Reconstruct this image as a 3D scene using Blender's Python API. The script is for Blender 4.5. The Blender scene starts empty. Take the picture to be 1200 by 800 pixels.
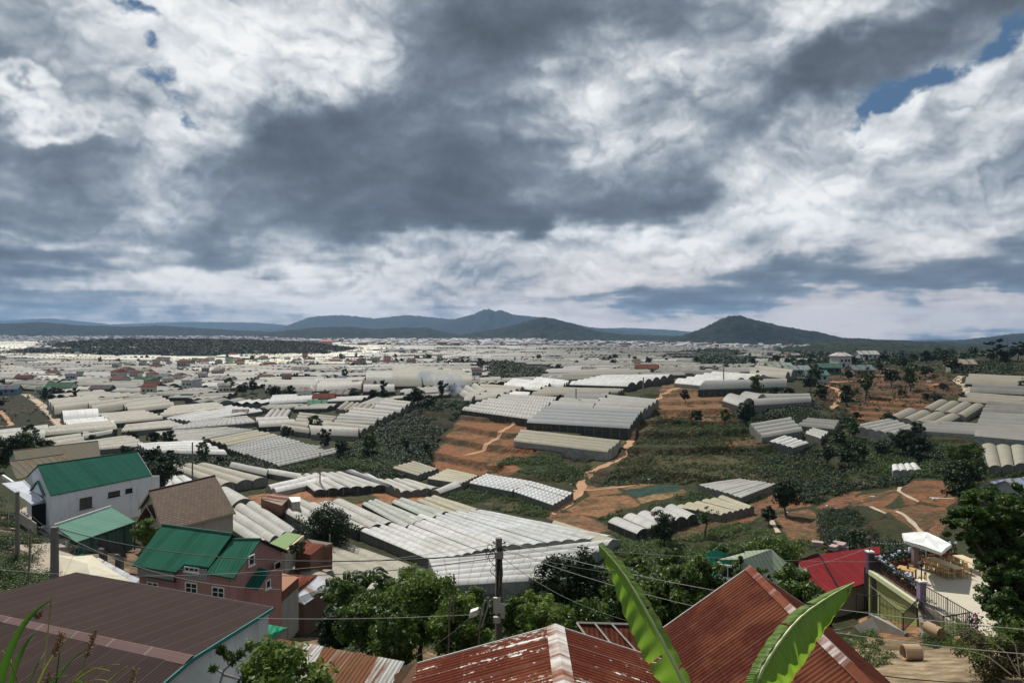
import bpy, bmesh, math, random
import numpy as np
from mathutils import Vector, Matrix
random.seed(7); RNG = np.random.default_rng(11)
F, CX, HY = 800.0, 600.0, 396.0            # focal length and horizon, in pixels of the 1200 x 800 photo
sc = bpy.context.scene; COL = sc.collection
PI = math.pi

def at(px, py, d=None, z=None):
    "a point seen at (px, py): at depth d, or on the level z (camera at the origin, looking along +Y)"
    if d is None: d = -z * F / (py - HY)
    return Vector(((px - CX) / F * d, d, -(py - HY) / F * d))

# ------------------------------------------------------------------ noise in numpy
def _h(ix, iy, s):
    n = (ix.astype(np.int64) * 374761393 + iy.astype(np.int64) * 668265263 + s * 974634777) & 0x7fffffff
    n = (n ^ (n >> 13)) * 1274126177 & 0x7fffffff
    return ((n ^ (n >> 16)) & 0xffff) / 65535.0
def vnoise(x, y, s=0):
    ix, iy = np.floor(x), np.floor(y); fx, fy = x - ix, y - iy
    fx = fx * fx * (3 - 2 * fx); fy = fy * fy * (3 - 2 * fy)
    ix = ix.astype(np.int64); iy = iy.astype(np.int64)
    a, b, c, d = _h(ix, iy, s), _h(ix + 1, iy, s), _h(ix, iy + 1, s), _h(ix + 1, iy + 1, s)
    return (a * (1 - fx) + b * fx) * (1 - fy) + (c * (1 - fx) + d * fx) * fy
def fbm(x, y, o=4, s=0):
    v, a, t = 0, 1, 0
    for i in range(o):
        v = v + a * vnoise(x, y, s + i); t += a; a *= .5; x = x * 2.03 + 7.1; y = y * 2.03 + 3.3
    return v / t

# ------------------------------------------------------------------ object helpers
def tag(o, label=None, cat=None, group=None, kind=None):
    if label: o['label'] = label
    if cat: o['category'] = cat
    if group: o['group'] = group
    if kind: o['kind'] = kind
    return o
def empty(name, loc, label, cat, group=None, rz=0):
    o = bpy.data.objects.new(name, None); COL.objects.link(o)
    o.location = loc; o.rotation_euler = (0, 0, rz); o.empty_display_size = .3
    return tag(o, label, cat, group)
def copy_tree(o, parent=None):
    c = o.copy(); COL.objects.link(c); c.parent = parent
    for ch in list(KIDS.get(o.name, [])):
        k = copy_tree(ch, c)
    return c
KIDS = {}
def link(name, me, mat=None, parent=None, color=None):
    o = bpy.data.objects.new(name, me); COL.objects.link(o)
    if mat is not None:
        for m in (mat if isinstance(mat, (list, tuple)) else [mat]): me.materials.append(m)
    if parent is not None:
        o.parent = parent
        o.matrix_parent_inverse = Matrix.Identity(4)
        KIDS.setdefault(parent.name, []).append(o)
    if color is not None: o.color = (*color, 1)
    return o
def np_mesh(name, V, Q, smooth=False, uv=None, col=None, colname='tint'):
    "mesh out of numpy arrays: V (n,3), Q (m,3 or 4)"
    V = np.ascontiguousarray(V, dtype=np.float32); Q = np.ascontiguousarray(Q, dtype=np.int32)
    me = bpy.data.meshes.new(name); k = Q.shape[1]; m = len(Q)
    me.vertices.add(len(V)); me.vertices.foreach_set('co', V.ravel())
    me.loops.add(m * k); me.loops.foreach_set('vertex_index', Q.ravel())
    me.polygons.add(m); me.polygons.foreach_set('loop_start', np.arange(m, dtype=np.int32) * k)
    try: me.polygons.foreach_set('loop_total', np.full(m, k, dtype=np.int32))
    except Exception: pass
    if smooth: me.polygons.foreach_set('use_smooth', np.ones(m, dtype=bool))
    me.update(calc_edges=True)
    if uv is not None:
        l = me.uv_layers.new(name='UVMap'); l.data.foreach_set('uv', np.ascontiguousarray(uv[Q.ravel()], dtype=np.float32).ravel())
    if col is not None:
        a = me.attributes.new(colname, 'FLOAT_COLOR', 'POINT')
        c = np.ones((len(V), 4), dtype=np.float32); c[:, :col.shape[1]] = col
        a.data.foreach_set('color', c.ravel())
    return me

class MB:
    "collects shapes (world or local coordinates) and links them as one mesh object"
    def __init__(s): s.v = []; s.f = []; s.uv = []; s.mi = []; s.m = 0
    def add(s, pts, faces, uvs=None):
        b = len(s.v); s.v += [tuple(p) for p in pts]
        for k, f in enumerate(faces):
            s.f.append([b + i for i in f]); s.mi.append(s.m)
            s.uv.append([uvs[i] for i in f] if uvs else [(0, 0)] * len(f))
    def obox(s, o, u, v, w):
        o, u, v, w = Vector(o), Vector(u), Vector(v), Vector(w)
        P = [o, o + u, o + u + v, o + v, o + w, o + u + w, o + u + v + w, o + v + w]
        if u.cross(v).dot(w) < 0: fs = [(0, 1, 2, 3), (7, 6, 5, 4), (4, 5, 1, 0), (5, 6, 2, 1), (6, 7, 3, 2), (7, 4, 0, 3)]
        else: fs = [(3, 2, 1, 0), (4, 5, 6, 7), (0, 1, 5, 4), (1, 2, 6, 5), (2, 3, 7, 6), (3, 0, 4, 7)]
        s.add(P, fs)
    def box(s, c, sx, sy, sz, rz=0):
        ca, sa = math.cos(rz), math.sin(rz); u = Vector((ca, sa, 0)) * sx; v = Vector((-sa, ca, 0)) * sy; w = Vector((0, 0, sz))
        s.obox(Vector(c) - u / 2 - v / 2 - w / 2, u, v, w)
    def slab(s, pts, t=.06, down=(0, 0, -1)):
        "a sheet over 3 or 4 corner points, thickness t, with uv in metres (u along the first edge)"
        pts = [Vector(p) for p in pts]; n = len(pts); d = Vector(down) * t
        e = (pts[1] - pts[0]).normalized(); nrm = (pts[1] - pts[0]).cross(pts[2] - pts[0]).normalized()
        if nrm.z < 0: nrm = -nrm
        g = nrm.cross(e)
        uv = [((p - pts[0]).dot(e), (p - pts[0]).dot(g)) for p in pts]
        P = pts + [p + d for p in pts]
        up = (pts[1] - pts[0]).cross(pts[2] - pts[0]).dot(-Vector(down)) > 0
        top = list(range(n)) if up else list(range(n))[::-1]
        fs = [top, [i + n for i in top[::-1]]]
        for i in range(n):
            j = (i + 1) % n; q = (i, j, j + n, i + n); fs.append(q[::-1] if up else q)
        s.add(P, fs, uv + uv)
    def wall(s, pts, t=.2):
        "vertical or any flat panel from its outline, thickness t away from the camera"
        pts = [Vector(p) for p in pts]; n = len(pts)
        nr = (pts[1] - pts[0]).cross(pts[2] - pts[1]).normalized()
        c = sum(pts, Vector()) / n
        if nr.dot(c) > 0: nr = -nr
        e = (pts[1] - pts[0]).normalized(); e = Vector((e.x, e.y, 0)).normalized() if abs(e.x) + abs(e.y) > 1e-4 else Vector((1, 0, 0))
        P = pts + [p - nr * t for p in pts]
        uv = [((p - pts[0]).dot(e), p.z) for p in pts]
        fl = (pts[1] - pts[0]).cross(pts[2] - pts[1]).dot(nr) > 0
        top = list(range(n)) if fl else list(range(n))[::-1]
        fs = [top, [i + n for i in top[::-1]]]
        for i in range(n):
            j = (i + 1) % n; q = (i, j, j + n, i + n); fs.append(q[::-1] if fl else q)
        s.add(P, fs, uv + uv)
    def tube(s, path, r, k=6, cap=True):
        path = [Vector(p) for p in path]; n = len(path)
        rs = r if isinstance(r, (list, tuple)) else [r] * n
        P = []; 
        for i, p in enumerate(path):
            d = (path[min(i + 1, n - 1)] - path[max(i - 1, 0)]).normalized()
            a = d.cross(Vector((0, 0, 1)) if abs(d.z) < .9 else Vector((1, 0, 0))).normalized(); b = d.cross(a)
            P += [p + (a * math.cos(2 * PI * j / k) + b * math.sin(2 * PI * j / k)) * rs[i] for j in range(k)]
        fs = [(i * k + j, (i + 1) * k + j, (i + 1) * k + (j + 1) % k, i * k + (j + 1) % k) for i in range(n - 1) for j in range(k)]
        if cap: fs += [tuple(range(k)), tuple(range((n - 1) * k, n * k))[::-1]]
        s.add(P, fs)
    def bar(s, a, b, r=.02, k=4): s.tube([a, b], r, k)
    def ball(s, c, r, k=8, sz=1):
        c = Vector(c); P = [c + Vector((0, 0, r * sz))]; m = k // 2
        for i in range(1, m):
            t = PI * i / m
            P += [c + Vector((math.sin(t) * math.cos(2 * PI * j / k) * r, math.sin(t) * math.sin(2 * PI * j / k) * r, math.cos(t) * r * sz)) for j in range(k)]
        P.append(c - Vector((0, 0, r * sz)))
        fs = [(0, 1 + j, 1 + (j + 1) % k) for j in range(k)]
        for i in range(m - 2): fs += [(1 + i * k + j, 1 + (i + 1) * k + j, 1 + (i + 1) * k + (j + 1) % k, 1 + i * k + (j + 1) % k) for j in range(k)]
        l = len(P) - 1; fs += [(l, l - k + (j + 1) % k, l - k + j) for j in range(k)]
        s.add(P, fs)
    def build(s, name, mat, parent=None, color=None, smooth=False, origin=None):
        me = bpy.data.meshes.new(name)
        off = Vector((0, 0, 0))
        if parent is not None: off = parent.location
        elif origin is not None: off = Vector(origin)
        me.from_pydata([(v[0] - off.x, v[1] - off.y, v[2] - off.z) for v in s.v], [], s.f)
        l = me.uv_layers.new(name='UVMap'); flat = [c for f in s.uv for p in f for c in p]
        l.data.foreach_set('uv', flat)
        me.polygons.foreach_set('material_index', s.mi)
        if smooth: me.polygons.foreach_set('use_smooth', [True] * len(me.polygons))
        me.update()
        o = link(name, me, mat, parent, color)
        if parent is None and origin is not None: o.location = off
        return o

# ------------------------------------------------------------------ material helpers
class N:
    def __init__(s, mat_or_world): s.t = mat_or_world.node_tree; s.n = s.t.nodes; s.l = s.t.links
    def new(s, typ, **kw):
        n = s.n.new(typ)
        for k, v in kw.items():
            if k.startswith('i_'):
                key = k[2:]; key = int(key) if key.isdigit() else key.replace('_', ' ')
                s.set(n.inputs[key], v)
            else: setattr(n, k, v)
        return n
    def set(s, sock, v):
        if isinstance(v, bpy.types.NodeSocket): s.l.new(v, sock)
        elif isinstance(v, (tuple, list)) and len(v) == 3 and sock.type == 'RGBA': sock.default_value = (*v, 1)
        else: sock.default_value = v
    def math(s, op, a, b=None, c=None, clamp=False):
        n = s.n.new('ShaderNodeMath'); n.operation = op; n.use_clamp = clamp
        for i, v in enumerate((a, b, c)):
            if v is not None: s.set(n.inputs[i], v)
        return n.outputs[0]
    def vmath(s, op, a, b=None, out=0):
        n = s.n.new('ShaderNodeVectorMath'); n.operation = op
        s.set(n.inputs[0], a)
        if b is not None:
            if op == 'SCALE': s.set(n.inputs[3], b)
            else: s.set(n.inputs[1], b)
        return n.outputs[out]
    def noise(s, vec, scale, detail=4, rough=.55, dist=0, col=False):
        n = s.new('ShaderNodeTexNoise'); s.set(n.inputs['Vector'], vec); n.inputs['Scale'].default_value = scale
        n.inputs['Detail'].default_value = detail; n.inputs['Roughness'].default_value = rough; n.inputs['Distortion'].default_value = dist
        return n.outputs['Color' if col else 'Fac']
    def ramp(s, fac, lo, hi, a=0., b=1., smooth=True):
        n = s.n.new('ShaderNodeMapRange'); n.interpolation_type = 'SMOOTHSTEP' if smooth else 'LINEAR'
        s.set(n.inputs[0], fac)
        for i, v in enumerate((lo, hi, a, b)): s.set(n.inputs[i + 1], v)
        return n.outputs[0]
    def mix(s, fac, a, b, blend='MIX'):
        n = s.n.new('ShaderNodeMix'); n.data_type = 'RGBA'; n.blend_type = blend
        s.set(n.inputs[0], fac); s.set(n.inputs[6], a); s.set(n.inputs[7], b)
        return n.outputs[2]
def mat(name):
    m = bpy.data.materials.new(name); m.use_nodes = True; m.node_tree.nodes.clear()
    g = N(m); out = g.new('ShaderNodeOutputMaterial')
    return m, g, out
def principled(g, out, col, rough=.8, bump=None, strength=.3, dist=.02, spec=.3, **kw):
    p = g.new('ShaderNodeBsdfPrincipled'); g.set(p.inputs['Base Color'], col); g.set(p.inputs['Roughness'], rough)
    p.inputs['Specular IOR Level'].default_value = spec
    for k, v in kw.items(): g.set(p.inputs[k.replace('_', ' ')], v)
    if bump is not None:
        b = g.new('ShaderNodeBump'); b.inputs['Strength'].default_value = strength; b.inputs['Distance'].default_value = dist
        g.set(b.inputs['Height'], bump); g.l.new(b.outputs[0], p.inputs['Normal'])
    g.l.new(p.outputs[0], out.inputs['Surface'])
    return p
_M = {}
STAIN = {'whitewashed wall', 'bright whitewashed wall', 'dusky pink render', 'grey concrete', 'beige render', 'pale green render', 'olive green render', 'house render', 'weathered concrete pole'}
def plain(name, rgb, rough=.8, var=.25, scale=3., bump=.15, spec=.3, metal=0., objcol=False):
    "a painted / stone / wood surface with blotchy wear"
    if name in _M: return _M[name]
    m, g, out = mat(name)
    tc = g.new('ShaderNodeTexCoord').outputs['Object']
    n1 = g.noise(tc, scale, 6, .6); n2 = g.noise(tc, scale * .17, 3, .5)
    k = g.math('ADD', g.math('MULTIPLY', n1, var), g.math('MULTIPLY', n2, var))
    k = g.math('ADD', k, 1 - var)
    base = g.new('ShaderNodeObjectInfo').outputs['Color'] if objcol else g.new('ShaderNodeRGB').outputs[0]
    if not objcol: base.default_value = (*rgb, 1)
    col = g.mix(1., base, k, 'MULTIPLY')
    if name in STAIN:
        sv = g.vmath('MULTIPLY', tc, (2.2, 2.2, .22)); dr = g.ramp(g.noise(sv, 1., 6, .65), .50, .78); col = g.mix(g.math('MULTIPLY', dr, .55), col, g.mix(.75, col, (.06, .05, .04)))
    principled(g, out, col, rough, n1, bump, .03, spec, Metallic=metal)
    _M[name] = m
    return m

# ------------------------------------------------------------------ camera
cam = bpy.data.cameras.new('camera'); camo = bpy.data.objects.new('camera', cam); COL.objects.link(camo)
cam.sensor_width = 36; cam.lens = 24; cam.shift_y = -(400 - HY) / 1200.0
cam.clip_start = .1; cam.clip_end = 60000
camo.location = (0, 0, 0); camo.rotation_euler = (PI / 2, 0, 0); sc.camera = camo
# ------------------------------------------------------------------ the lie of the land
_PX = [-700, 0, 200, 400, 600, 800, 1000, 1200, 1900]
_T = [
 (1.5,  [-1.7] * 9),
 (8,    [-4.6, -4.6, -4.6, -4.8, -5, -5, -5, -5, -5]),
 (18,   [-12, -12.5, -12.5, -12.5, -12.5, -12, -11.2, -10.5, -9]),
 (30,   [-19, -20, -20, -18, -18, -18, -14.8, -14.2, -13]),
 (40,   [-20, -21, -22, -21, -22, -21, -17.7, -17.2, -15]),
 (50,   [-20, -22, -23.4, -24, -26, -23.5, -20.4, -19, -16]),
 (60,   [-20, -23, -25, -27.5, -29, -26, -22, -19.5, -16]),
 (80,   [-20, -24.2, -26.2, -32, -35, -31, -28, -23, -18]),
 (100,  [-21, -27, -31, -36, -38, -35, -31, -27, -20]),
 (130,  [-25, -33, -37, -38, -38, -36.5, -33, -29.5, -22]),
 (160,  [-32, -36, -38, -38, -37.5, -36, -35, -31.5, -24]),
 (200,  [-36, -37, -38, -37.5, -36, -35.5, -35, -33, -22]),
 (250,  [-36, -37, -37.5, -36, -31, -30.5, -32.5, -29.5, -18]),
 (300,  [-36, -36.5, -37, -33, -26.5, -25.5, -28, -22, -12]),
 (400,  [-36, -37, -36.5, -32, -25.5, -22.5, -22.5, -12, -4]),
 (550,  [-36, -37, -36, -33, -28, -24.5, -21.5, -12, -4]),
 (800,  [-34, -35, -35, -34, -30.5, -29, -24, -19, -10]),
 (1200, [-28, -29, -30, -31, -31, -31, -29, -28, -26]),
 (2000, [-22, -24, -26, -27, -27, -29, -36, -40, -42]),
 (3500, [-16, -18, -18, -18, -18, -22, -44, -55, -60]),
 (8000, [-10, -10, -10, -12, -16, -30, -70, -90, -95]), (30000, [-10, -10, -10, -20, -60, -100, -160, -190, -190])]
_ld = np.log([r[0] for r in _T]); _tab = np.array([r[1] for r in _T], float)
_gx = np.linspace(-700, 1900, 261); _gd = np.linspace(_ld[0], _ld[-1], 600)
_g1 = np.array([np.interp(_gx, _PX, r) for r in _tab])
_G = np.array([np.interp(_gd, _ld, _g1[:, j]) for j in range(len(_gx))]).T
def _smooth(a, n, ax):
    k = np.hanning(n + 2)[1:-1]; k /= k.sum(); pad = [(0, 0), (0, 0)]; pad[ax] = (n // 2, n // 2)
    return np.apply_along_axis(lambda r: np.convolve(r, k, 'valid'), ax, np.pad(a, pad, mode='edge'))
_G = _smooth(_smooth(_G, 13, 1), 9, 0)
def inpoly(x, y, poly):
    x = np.asarray(x, float); y = np.asarray(y, float); c = np.zeros(x.shape, bool); n = len(poly)
    for i in range(n):
        x0, y0 = poly[i]; x1, y1 = poly[(i + 1) % n]
        if y0 == y1: continue
        c ^= ((y0 > y) != (y1 > y)) & (x < (x1 - x0) * (y - y0) / (y1 - y0) + x0)
    return c
def base_h(X, Y):
    X = np.asarray(X, float); Y = np.asarray(Y, float)
    d = np.clip(Y, 1.6, 29000); px = np.clip(CX + F * X / np.maximum(Y, 12.), -699, 1899)
    u = (px + 700) / 2600 * 260; v = (np.log(d) - _gd[0]) / (_gd[1] - _gd[0])
    iu = np.clip(u.astype(int), 0, 259); iv = np.clip(v.astype(int), 0, 598); fu = u - iu; fv = v - iv
    return (_G[iv, iu] * (1 - fu) + _G[iv, iu + 1] * fu) * (1 - fv) + (_G[iv + 1, iu] * (1 - fu) + _G[iv + 1, iu + 1] * fu) * fv
# places given by outline; an outline is read off the bare slope
TERR = [([(470, 478), (650, 480), (640, 515), (600, 552), (560, 562), (500, 540), (515, 505)], 1.7, .95),
        ([(650, 540), (690, 500), (760, 462), (880, 455), (900, 480), (960, 520), (1000, 560), (900, 570), (830, 565), (700, 570)], 1.9, 1.),
        ([(590, 525), (700, 535), (690, 560), (620, 570), (560, 552)], 1.5, .6),
        ([(930, 430), (1110, 425), (1140, 465), (1080, 485), (1020, 500), (980, 495), (960, 470)], 1.2, .9),
        ([(760, 440), (900, 448), (900, 490), (770, 490)], 1.3, .7),
        ([(940, 505), (1200, 520), (1200, 560), (960, 560)], 1.4, .9),
        ([(0, 450), (40, 455), (80, 500), (0, 512)], .8, .6),
        ([(950, 555), (1130, 555), (1120, 620), (1000, 640), (900, 600)], 1.6, .75)]
def height(X, Y, riser=False):
    ris = np.zeros(np.shape(X)); lev = np.zeros(np.shape(X))
    z = base_h(X, Y); Y_ = np.maximum(np.asarray(Y, float), 6.)
    px = CX + F * np.asarray(X, float) / Y_; py = HY - F * z / Y_
    am = np.clip(Y_ / 60, .15, 1) * .5
    am = np.where(Y_ > 600, .5 + (Y_ - 600) * .0015, am)
    z = z + (fbm(X / 31. + 9, Y_ / 31., 4) - .5) * am * 2.2 + (fbm(X / 4.1, Y_ / 4.1, 3, 5) - .5) * np.clip(am, 0, .5) * .8
    wx = px + (fbm(X / 14., Y_ / 14., 3, 21) - .5) * 26; wy = py + (fbm(X / 14. + 50, Y_ / 14., 3, 22) - .5) * 10
    for poly, h, w in TERR:
        m = inpoly(wx, wy, poly)
        if m.any():
            q = z / h + (fbm(X / 60., Y_ / 60., 2, 8) - .5) * .8; f = q - np.floor(q)
            s = np.clip((f - .8) / .2, 0, 1); s = s * s * (3 - 2 * s)
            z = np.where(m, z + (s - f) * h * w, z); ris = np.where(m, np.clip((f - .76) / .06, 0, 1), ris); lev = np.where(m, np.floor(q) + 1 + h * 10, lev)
    return (z, ris, lev) if riser else z
def gz(x, y): return float(height(np.array([x]), np.array([y]))[0])
_dd = np.exp(np.linspace(math.log(6), math.log(9000), 1500))
def hit(px, py, h=0., d0=None):
    "where the line of sight through (px, py) meets the ground raised by h"
    if d0 is None: d0 = 45. if h > 1 else 6.
    X = (px - CX) / F * _dd; z = base_h(X, _dd) + h; r = -(py - HY) / F * _dd
    k = np.nonzero((r <= z) & (_dd > d0))[0]
    i = int(k[0]) if len(k) else len(_dd) - 1
    d0, d1 = _dd[max(i - 1, 0)], _dd[i]
    for _ in range(18):
        m = (d0 + d1) / 2
        if -(py - HY) / F * m <= float(base_h(np.array([(px - CX) / F * m]), np.array([m]))[0]) + h: d1 = m
        else: d0 = m
    return Vector(((px - CX) / F * d1, d1, -(py - HY) / F * d1))

# ground cover: (outline, albedo, contrast of the crop rows)
GR = (.050, .062, .022); DK = (.030, .042, .018); OR = (.33, .155, .075); RB = (.21, .095, .055); TN = (.40, .29, .18); BR = (.115, .085, .045)
COVER = [
 ([(500, 545), (545, 480), (650, 482), (640, 515), (612, 548), (585, 565), (540, 562)], OR),
 ([(700, 566), (760, 460), (860, 455), (880, 480), (900, 520), (960, 520), (1000, 560), (900, 580), (800, 570)], (.060, .062, .026)),
 ([(780, 440), (845, 452), (890, 470), (850, 492), (800, 490), (765, 478)], (.23, .125, .06)),
 ([(780, 505), (818, 503), (820, 509), (795, 513), (778, 511)], (.40, .24, .10)),
 ([(850, 515), (866, 517), (862, 529), (846, 524)], (.36, .17, .08)),
 ([(400, 560), (390, 540), (430, 505), (480, 470), (548, 470), (545, 482), (520, 505), (505, 540), (520, 560)], DK),
 ([(662, 597), (690, 582), (735, 579), (752, 592), (700, 606)], (.36, .20, .11)),
 ([(684, 568), (720, 569), (728, 578), (690, 582)], (.34, .19, .10)),
 ([(720, 569), (775, 561), (790, 566), (735, 574)], (.34, .20, .10)),
 ([(728, 574), (782, 565), (803, 573), (745, 583)], (.045, .095, .07)),
 ([(745, 583), (803, 573), (808, 578), (752, 590)], (.38, .26, .14)),
 ([(635, 600), (680, 600), (700, 612), (720, 622), (690, 628), (655, 614)], (.30, .17, .10)),
 ([(600, 540), (640, 535), (700, 545), (690, 560), (620, 560)], (.045, .065, .022)),
 ([(560, 590), (655, 590), (650, 600), (600, 602)], (.10, .09, .045)),
 ([(792, 622), (888, 594), (896, 602), (850, 626), (800, 634)], (.26, .125, .07)),
 ([(870, 575), (935, 572), (950, 590), (905, 600), (880, 592)], (.27, .14, .08)),
 ([(905, 602), (950, 594), (990, 628), (975, 646), (925, 634)], (.27, .15, .085)),
 ([(955, 592), (990, 575), (1010, 574), (985, 592)], RB),
 ([(995, 582), (1048, 568), (1062, 572), (1035, 592), (1000, 592)], (.30, .15, .08)),
 ([(1055, 566), (1105, 560), (1122, 582), (1110, 590), (1060, 586)], (.29, .14, .075)),
 ([(1028, 592), (1110, 590), (1120, 605), (1100, 625), (1060, 612)], (.28, .15, .085)),
 ([(1008, 563), (1030, 560), (1025, 569), (1010, 569)], (.33, .2, .11)),
 ([(1080, 545), (1110, 545), (1112, 562), (1082, 562)], (.06, .09, .06)),
 ([(335, 577), (400, 573), (500, 577), (512, 584), (500, 592), (430, 596), (380, 592), (300, 592), (290, 582)], (.40, .19, .10)),
 ([(385, 576), (430, 577), (450, 590), (415, 592)], (.09, .09, .04)),
 ([(940, 430), (1060, 430), (1110, 440), (1130, 460), (1060, 472), (960, 470)], (.125, .07, .04)),
 ([(990, 478), (1030, 462), (1075, 466), (1100, 474), (1060, 492), (1010, 495)], (.25, .125, .06)),
 ([(1000, 437), (1045, 437), (1040, 452), (1000, 450)], (.19, .08, .05)),
 ([(1085, 448), (1102, 446), (1104, 453), (1088, 454)], (.33, .14, .07)),
 ([(0, 462), (34, 463), (74, 501), (0, 508)], (.035, .042, .02)),
 ([(0, 600), (60, 612), (80, 645), (160, 660), (170, 700), (60, 700), (30, 650), (0, 640)], (.34, .27, .20)),
 ([(150, 640), (200, 650), (180, 700), (150, 690)], (.34, .23, .16)),
 ([(985, 738), (1060, 735), (1130, 745), (1200, 755), (1300, 900), (1000, 900), (1000, 790)], (.42, .32, .20)),
 ([(1010, 720), (1090, 725), (1120, 745), (1000, 748)], (.42, .23, .12)),
 ([(300, 742), (420, 748), (480, 756), (560, 762), (540, 775), (470, 775), (340, 770), (300, 790)], (.33, .24, .15)),
]
def build_ground():
    pys = np.concatenate([np.linspace(1400, 860, 70, endpoint=False), np.linspace(860, 600, 260, endpoint=False), np.linspace(600, 440, 400, endpoint=False),
                          np.linspace(440, 397, 130, endpoint=False)])
    rows = 34. * F / (pys - HY)
    rows = np.concatenate([[-60, -20, -6, 0, 2, 4, 7, 10, 13, 16, 19, 22], rows[rows > 24]])
    rows = np.concatenate([rows, [6200, 8000, 11000, 14500, 17000]])
    cols = np.concatenate([np.linspace(-1400, -60, 60, endpoint=False), np.linspace(-60, 1260, 560, endpoint=False), np.linspace(1260, 2600, 60)])
    R, C = np.meshgrid(rows, cols, indexing='ij')
    X = (C - CX) / F * np.maximum(R, 20.) ; Y = R
    Z, RIS, LEV = height(X, Y, True)
    Z = np.where(Y < 2, -1.7, Z)
    Zb = base_h(X, np.maximum(Y, 6.)); Yc = np.maximum(Y, 6.)
    px = CX + F * X / Yc; py = HY - F * Zb / Yc
    jx = px + (fbm(X / 6., Y / 6., 3, 31) - .5) * np.clip(900 / Yc, 3, 10); jy = py + (fbm(X / 6. + 40, Y / 6., 3, 32) - .5) * np.clip(600 / Yc, 1.5, 8)
    c = np.empty(X.shape + (3,)); c[:] = (.052, .062, .024)
    k = fbm(X / 22., Y / 22., 4, 3)[..., None]
    c = c * (1 - .5 * k) + np.array((.095, .08, .04)) * (.5 * k)
    far = np.clip((Y - 330) / 150, 0, 1)[..., None]
    kk = np.clip((fbm(X / 45., Y / 45., 3, 13)[..., None] - .35) * 3, 0, 1)
    c = c * (1 - far) + (np.array((.07, .066, .042)) * (1 - kk) + np.array((.032, .042, .020)) * kk) * far
    for poly, a in COVER:
        m = inpoly(jx, jy, [(a_, b_) for a_, b_ in poly])
        k2 = .8 + .4 * fbm(X / 3.2, Y / 3.2, 3, 41)
        cc = np.array(a) * np.array((.80, .74, .70) if .24 < a[0] < .39 else (1, 1, 1)) * k2[..., None]
        if a[0] > .18: bw = np.clip((fbm(X / 5.5, Y / 5.5, 4, 47) - .52) * 6, 0, 1)[..., None] * .75; cc = cc * (1 - bw) + np.array((.095, .075, .035)) * bw
        c[m] = cc[m]
    # every terrace has its own crop or fallow
    hl = _h(LEV.astype(np.int64) * 7 + np.floor(X / 26 + fbm(X / 40., Y / 40., 2, 5) * 3).astype(np.int64) * (LEV > 0), LEV.astype(np.int64), 4)[..., None]; on = ((LEV > 0)[..., None]) * (c.max(-1, keepdims=True) < .12)
    tone = np.where(hl < .28, np.array((.13, .105, .05)), np.where(hl < .45, np.array((.17, .095, .05)), np.where(hl < .75, np.array((.055, .085, .025)), np.array((.035, .048, .02)))))
    c = c * (1 - .6 * on) + tone * .6 * on
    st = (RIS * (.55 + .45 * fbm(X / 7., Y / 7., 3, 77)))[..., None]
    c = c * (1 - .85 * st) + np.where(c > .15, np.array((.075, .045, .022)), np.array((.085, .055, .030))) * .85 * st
    gm = np.clip((.16 - c[..., :1]) / .08, 0, 1); c = c * (1 - .34 * gm)
    ny, nx = X.shape; idx = np.arange(ny * nx).reshape(ny, nx)
    Q = np.stack([idx[:-1, :-1], idx[:-1, 1:], idx[1:, 1:], idx[1:, :-1]], -1).reshape(-1, 4)
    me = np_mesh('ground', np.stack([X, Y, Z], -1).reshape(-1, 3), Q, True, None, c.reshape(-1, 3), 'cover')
    m, g, out = mat('soil and grass')
    tc = g.new('ShaderNodeTexCoord').outputs['Object']
    a = g.new('ShaderNodeAttribute', attribute_name='cover').outputs['Color']
    n1 = g.noise(tc, .9, 8, .65); n2 = g.noise(tc, .12, 5, .6); n3 = g.noise(tc, 4.5, 6, .7)
    k = g.math('ADD', g.math('ADD', g.math('MULTIPLY', g.ramp(n1, .3, .72), .8), g.math('MULTIPLY', n2, .5)), g.math('MULTIPLY', n3, .6))
    col = g.mix(1., a, k, 'MULTIPLY')
    w = g.new('ShaderNodeTexWave', wave_type='BANDS', bands_direction='Y'); g.set(w.inputs['Vector'], tc)
    w.inputs['Scale'].default_value = .34; w.inputs['Distortion'].default_value = 9; w.inputs['Detail'].default_value = 2; w.inputs['Detail Scale'].default_value = .4
    col = g.mix(g.math('MULTIPLY', w.outputs['Fac'], .12), col, (.03, .035, .018))
    ss = g.new('ShaderNodeSeparateColor'); g.set(ss.inputs[0], a)
    f1 = g.new('ShaderNodeTexWave', wave_type='BANDS', bands_direction='DIAGONAL'); g.set(f1.inputs['Vector'], tc); f1.inputs['Scale'].default_value = .42; f1.inputs['Distortion'].default_value = 2.2; f1.inputs['Detail'].default_value = 3; f1.inputs['Detail Scale'].default_value = .6
    fm = g.math('MULTIPLY', g.ramp(ss.outputs[0], .12, .22), g.math('MULTIPLY', f1.outputs['Fac'], g.ramp(n2, .35, .6, .15, .55)))
    col = g.mix(fm, col, g.mix(.6, col, (.035, .028, .014)))
    hgt = g.math('ADD', n1, g.math('MULTIPLY', n3, .35))
    principled(g, out, col, .95, hgt, .9, .5, .15)
    o = link('ground', me, m); tag(o, kind='structure')
build_ground()

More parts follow.
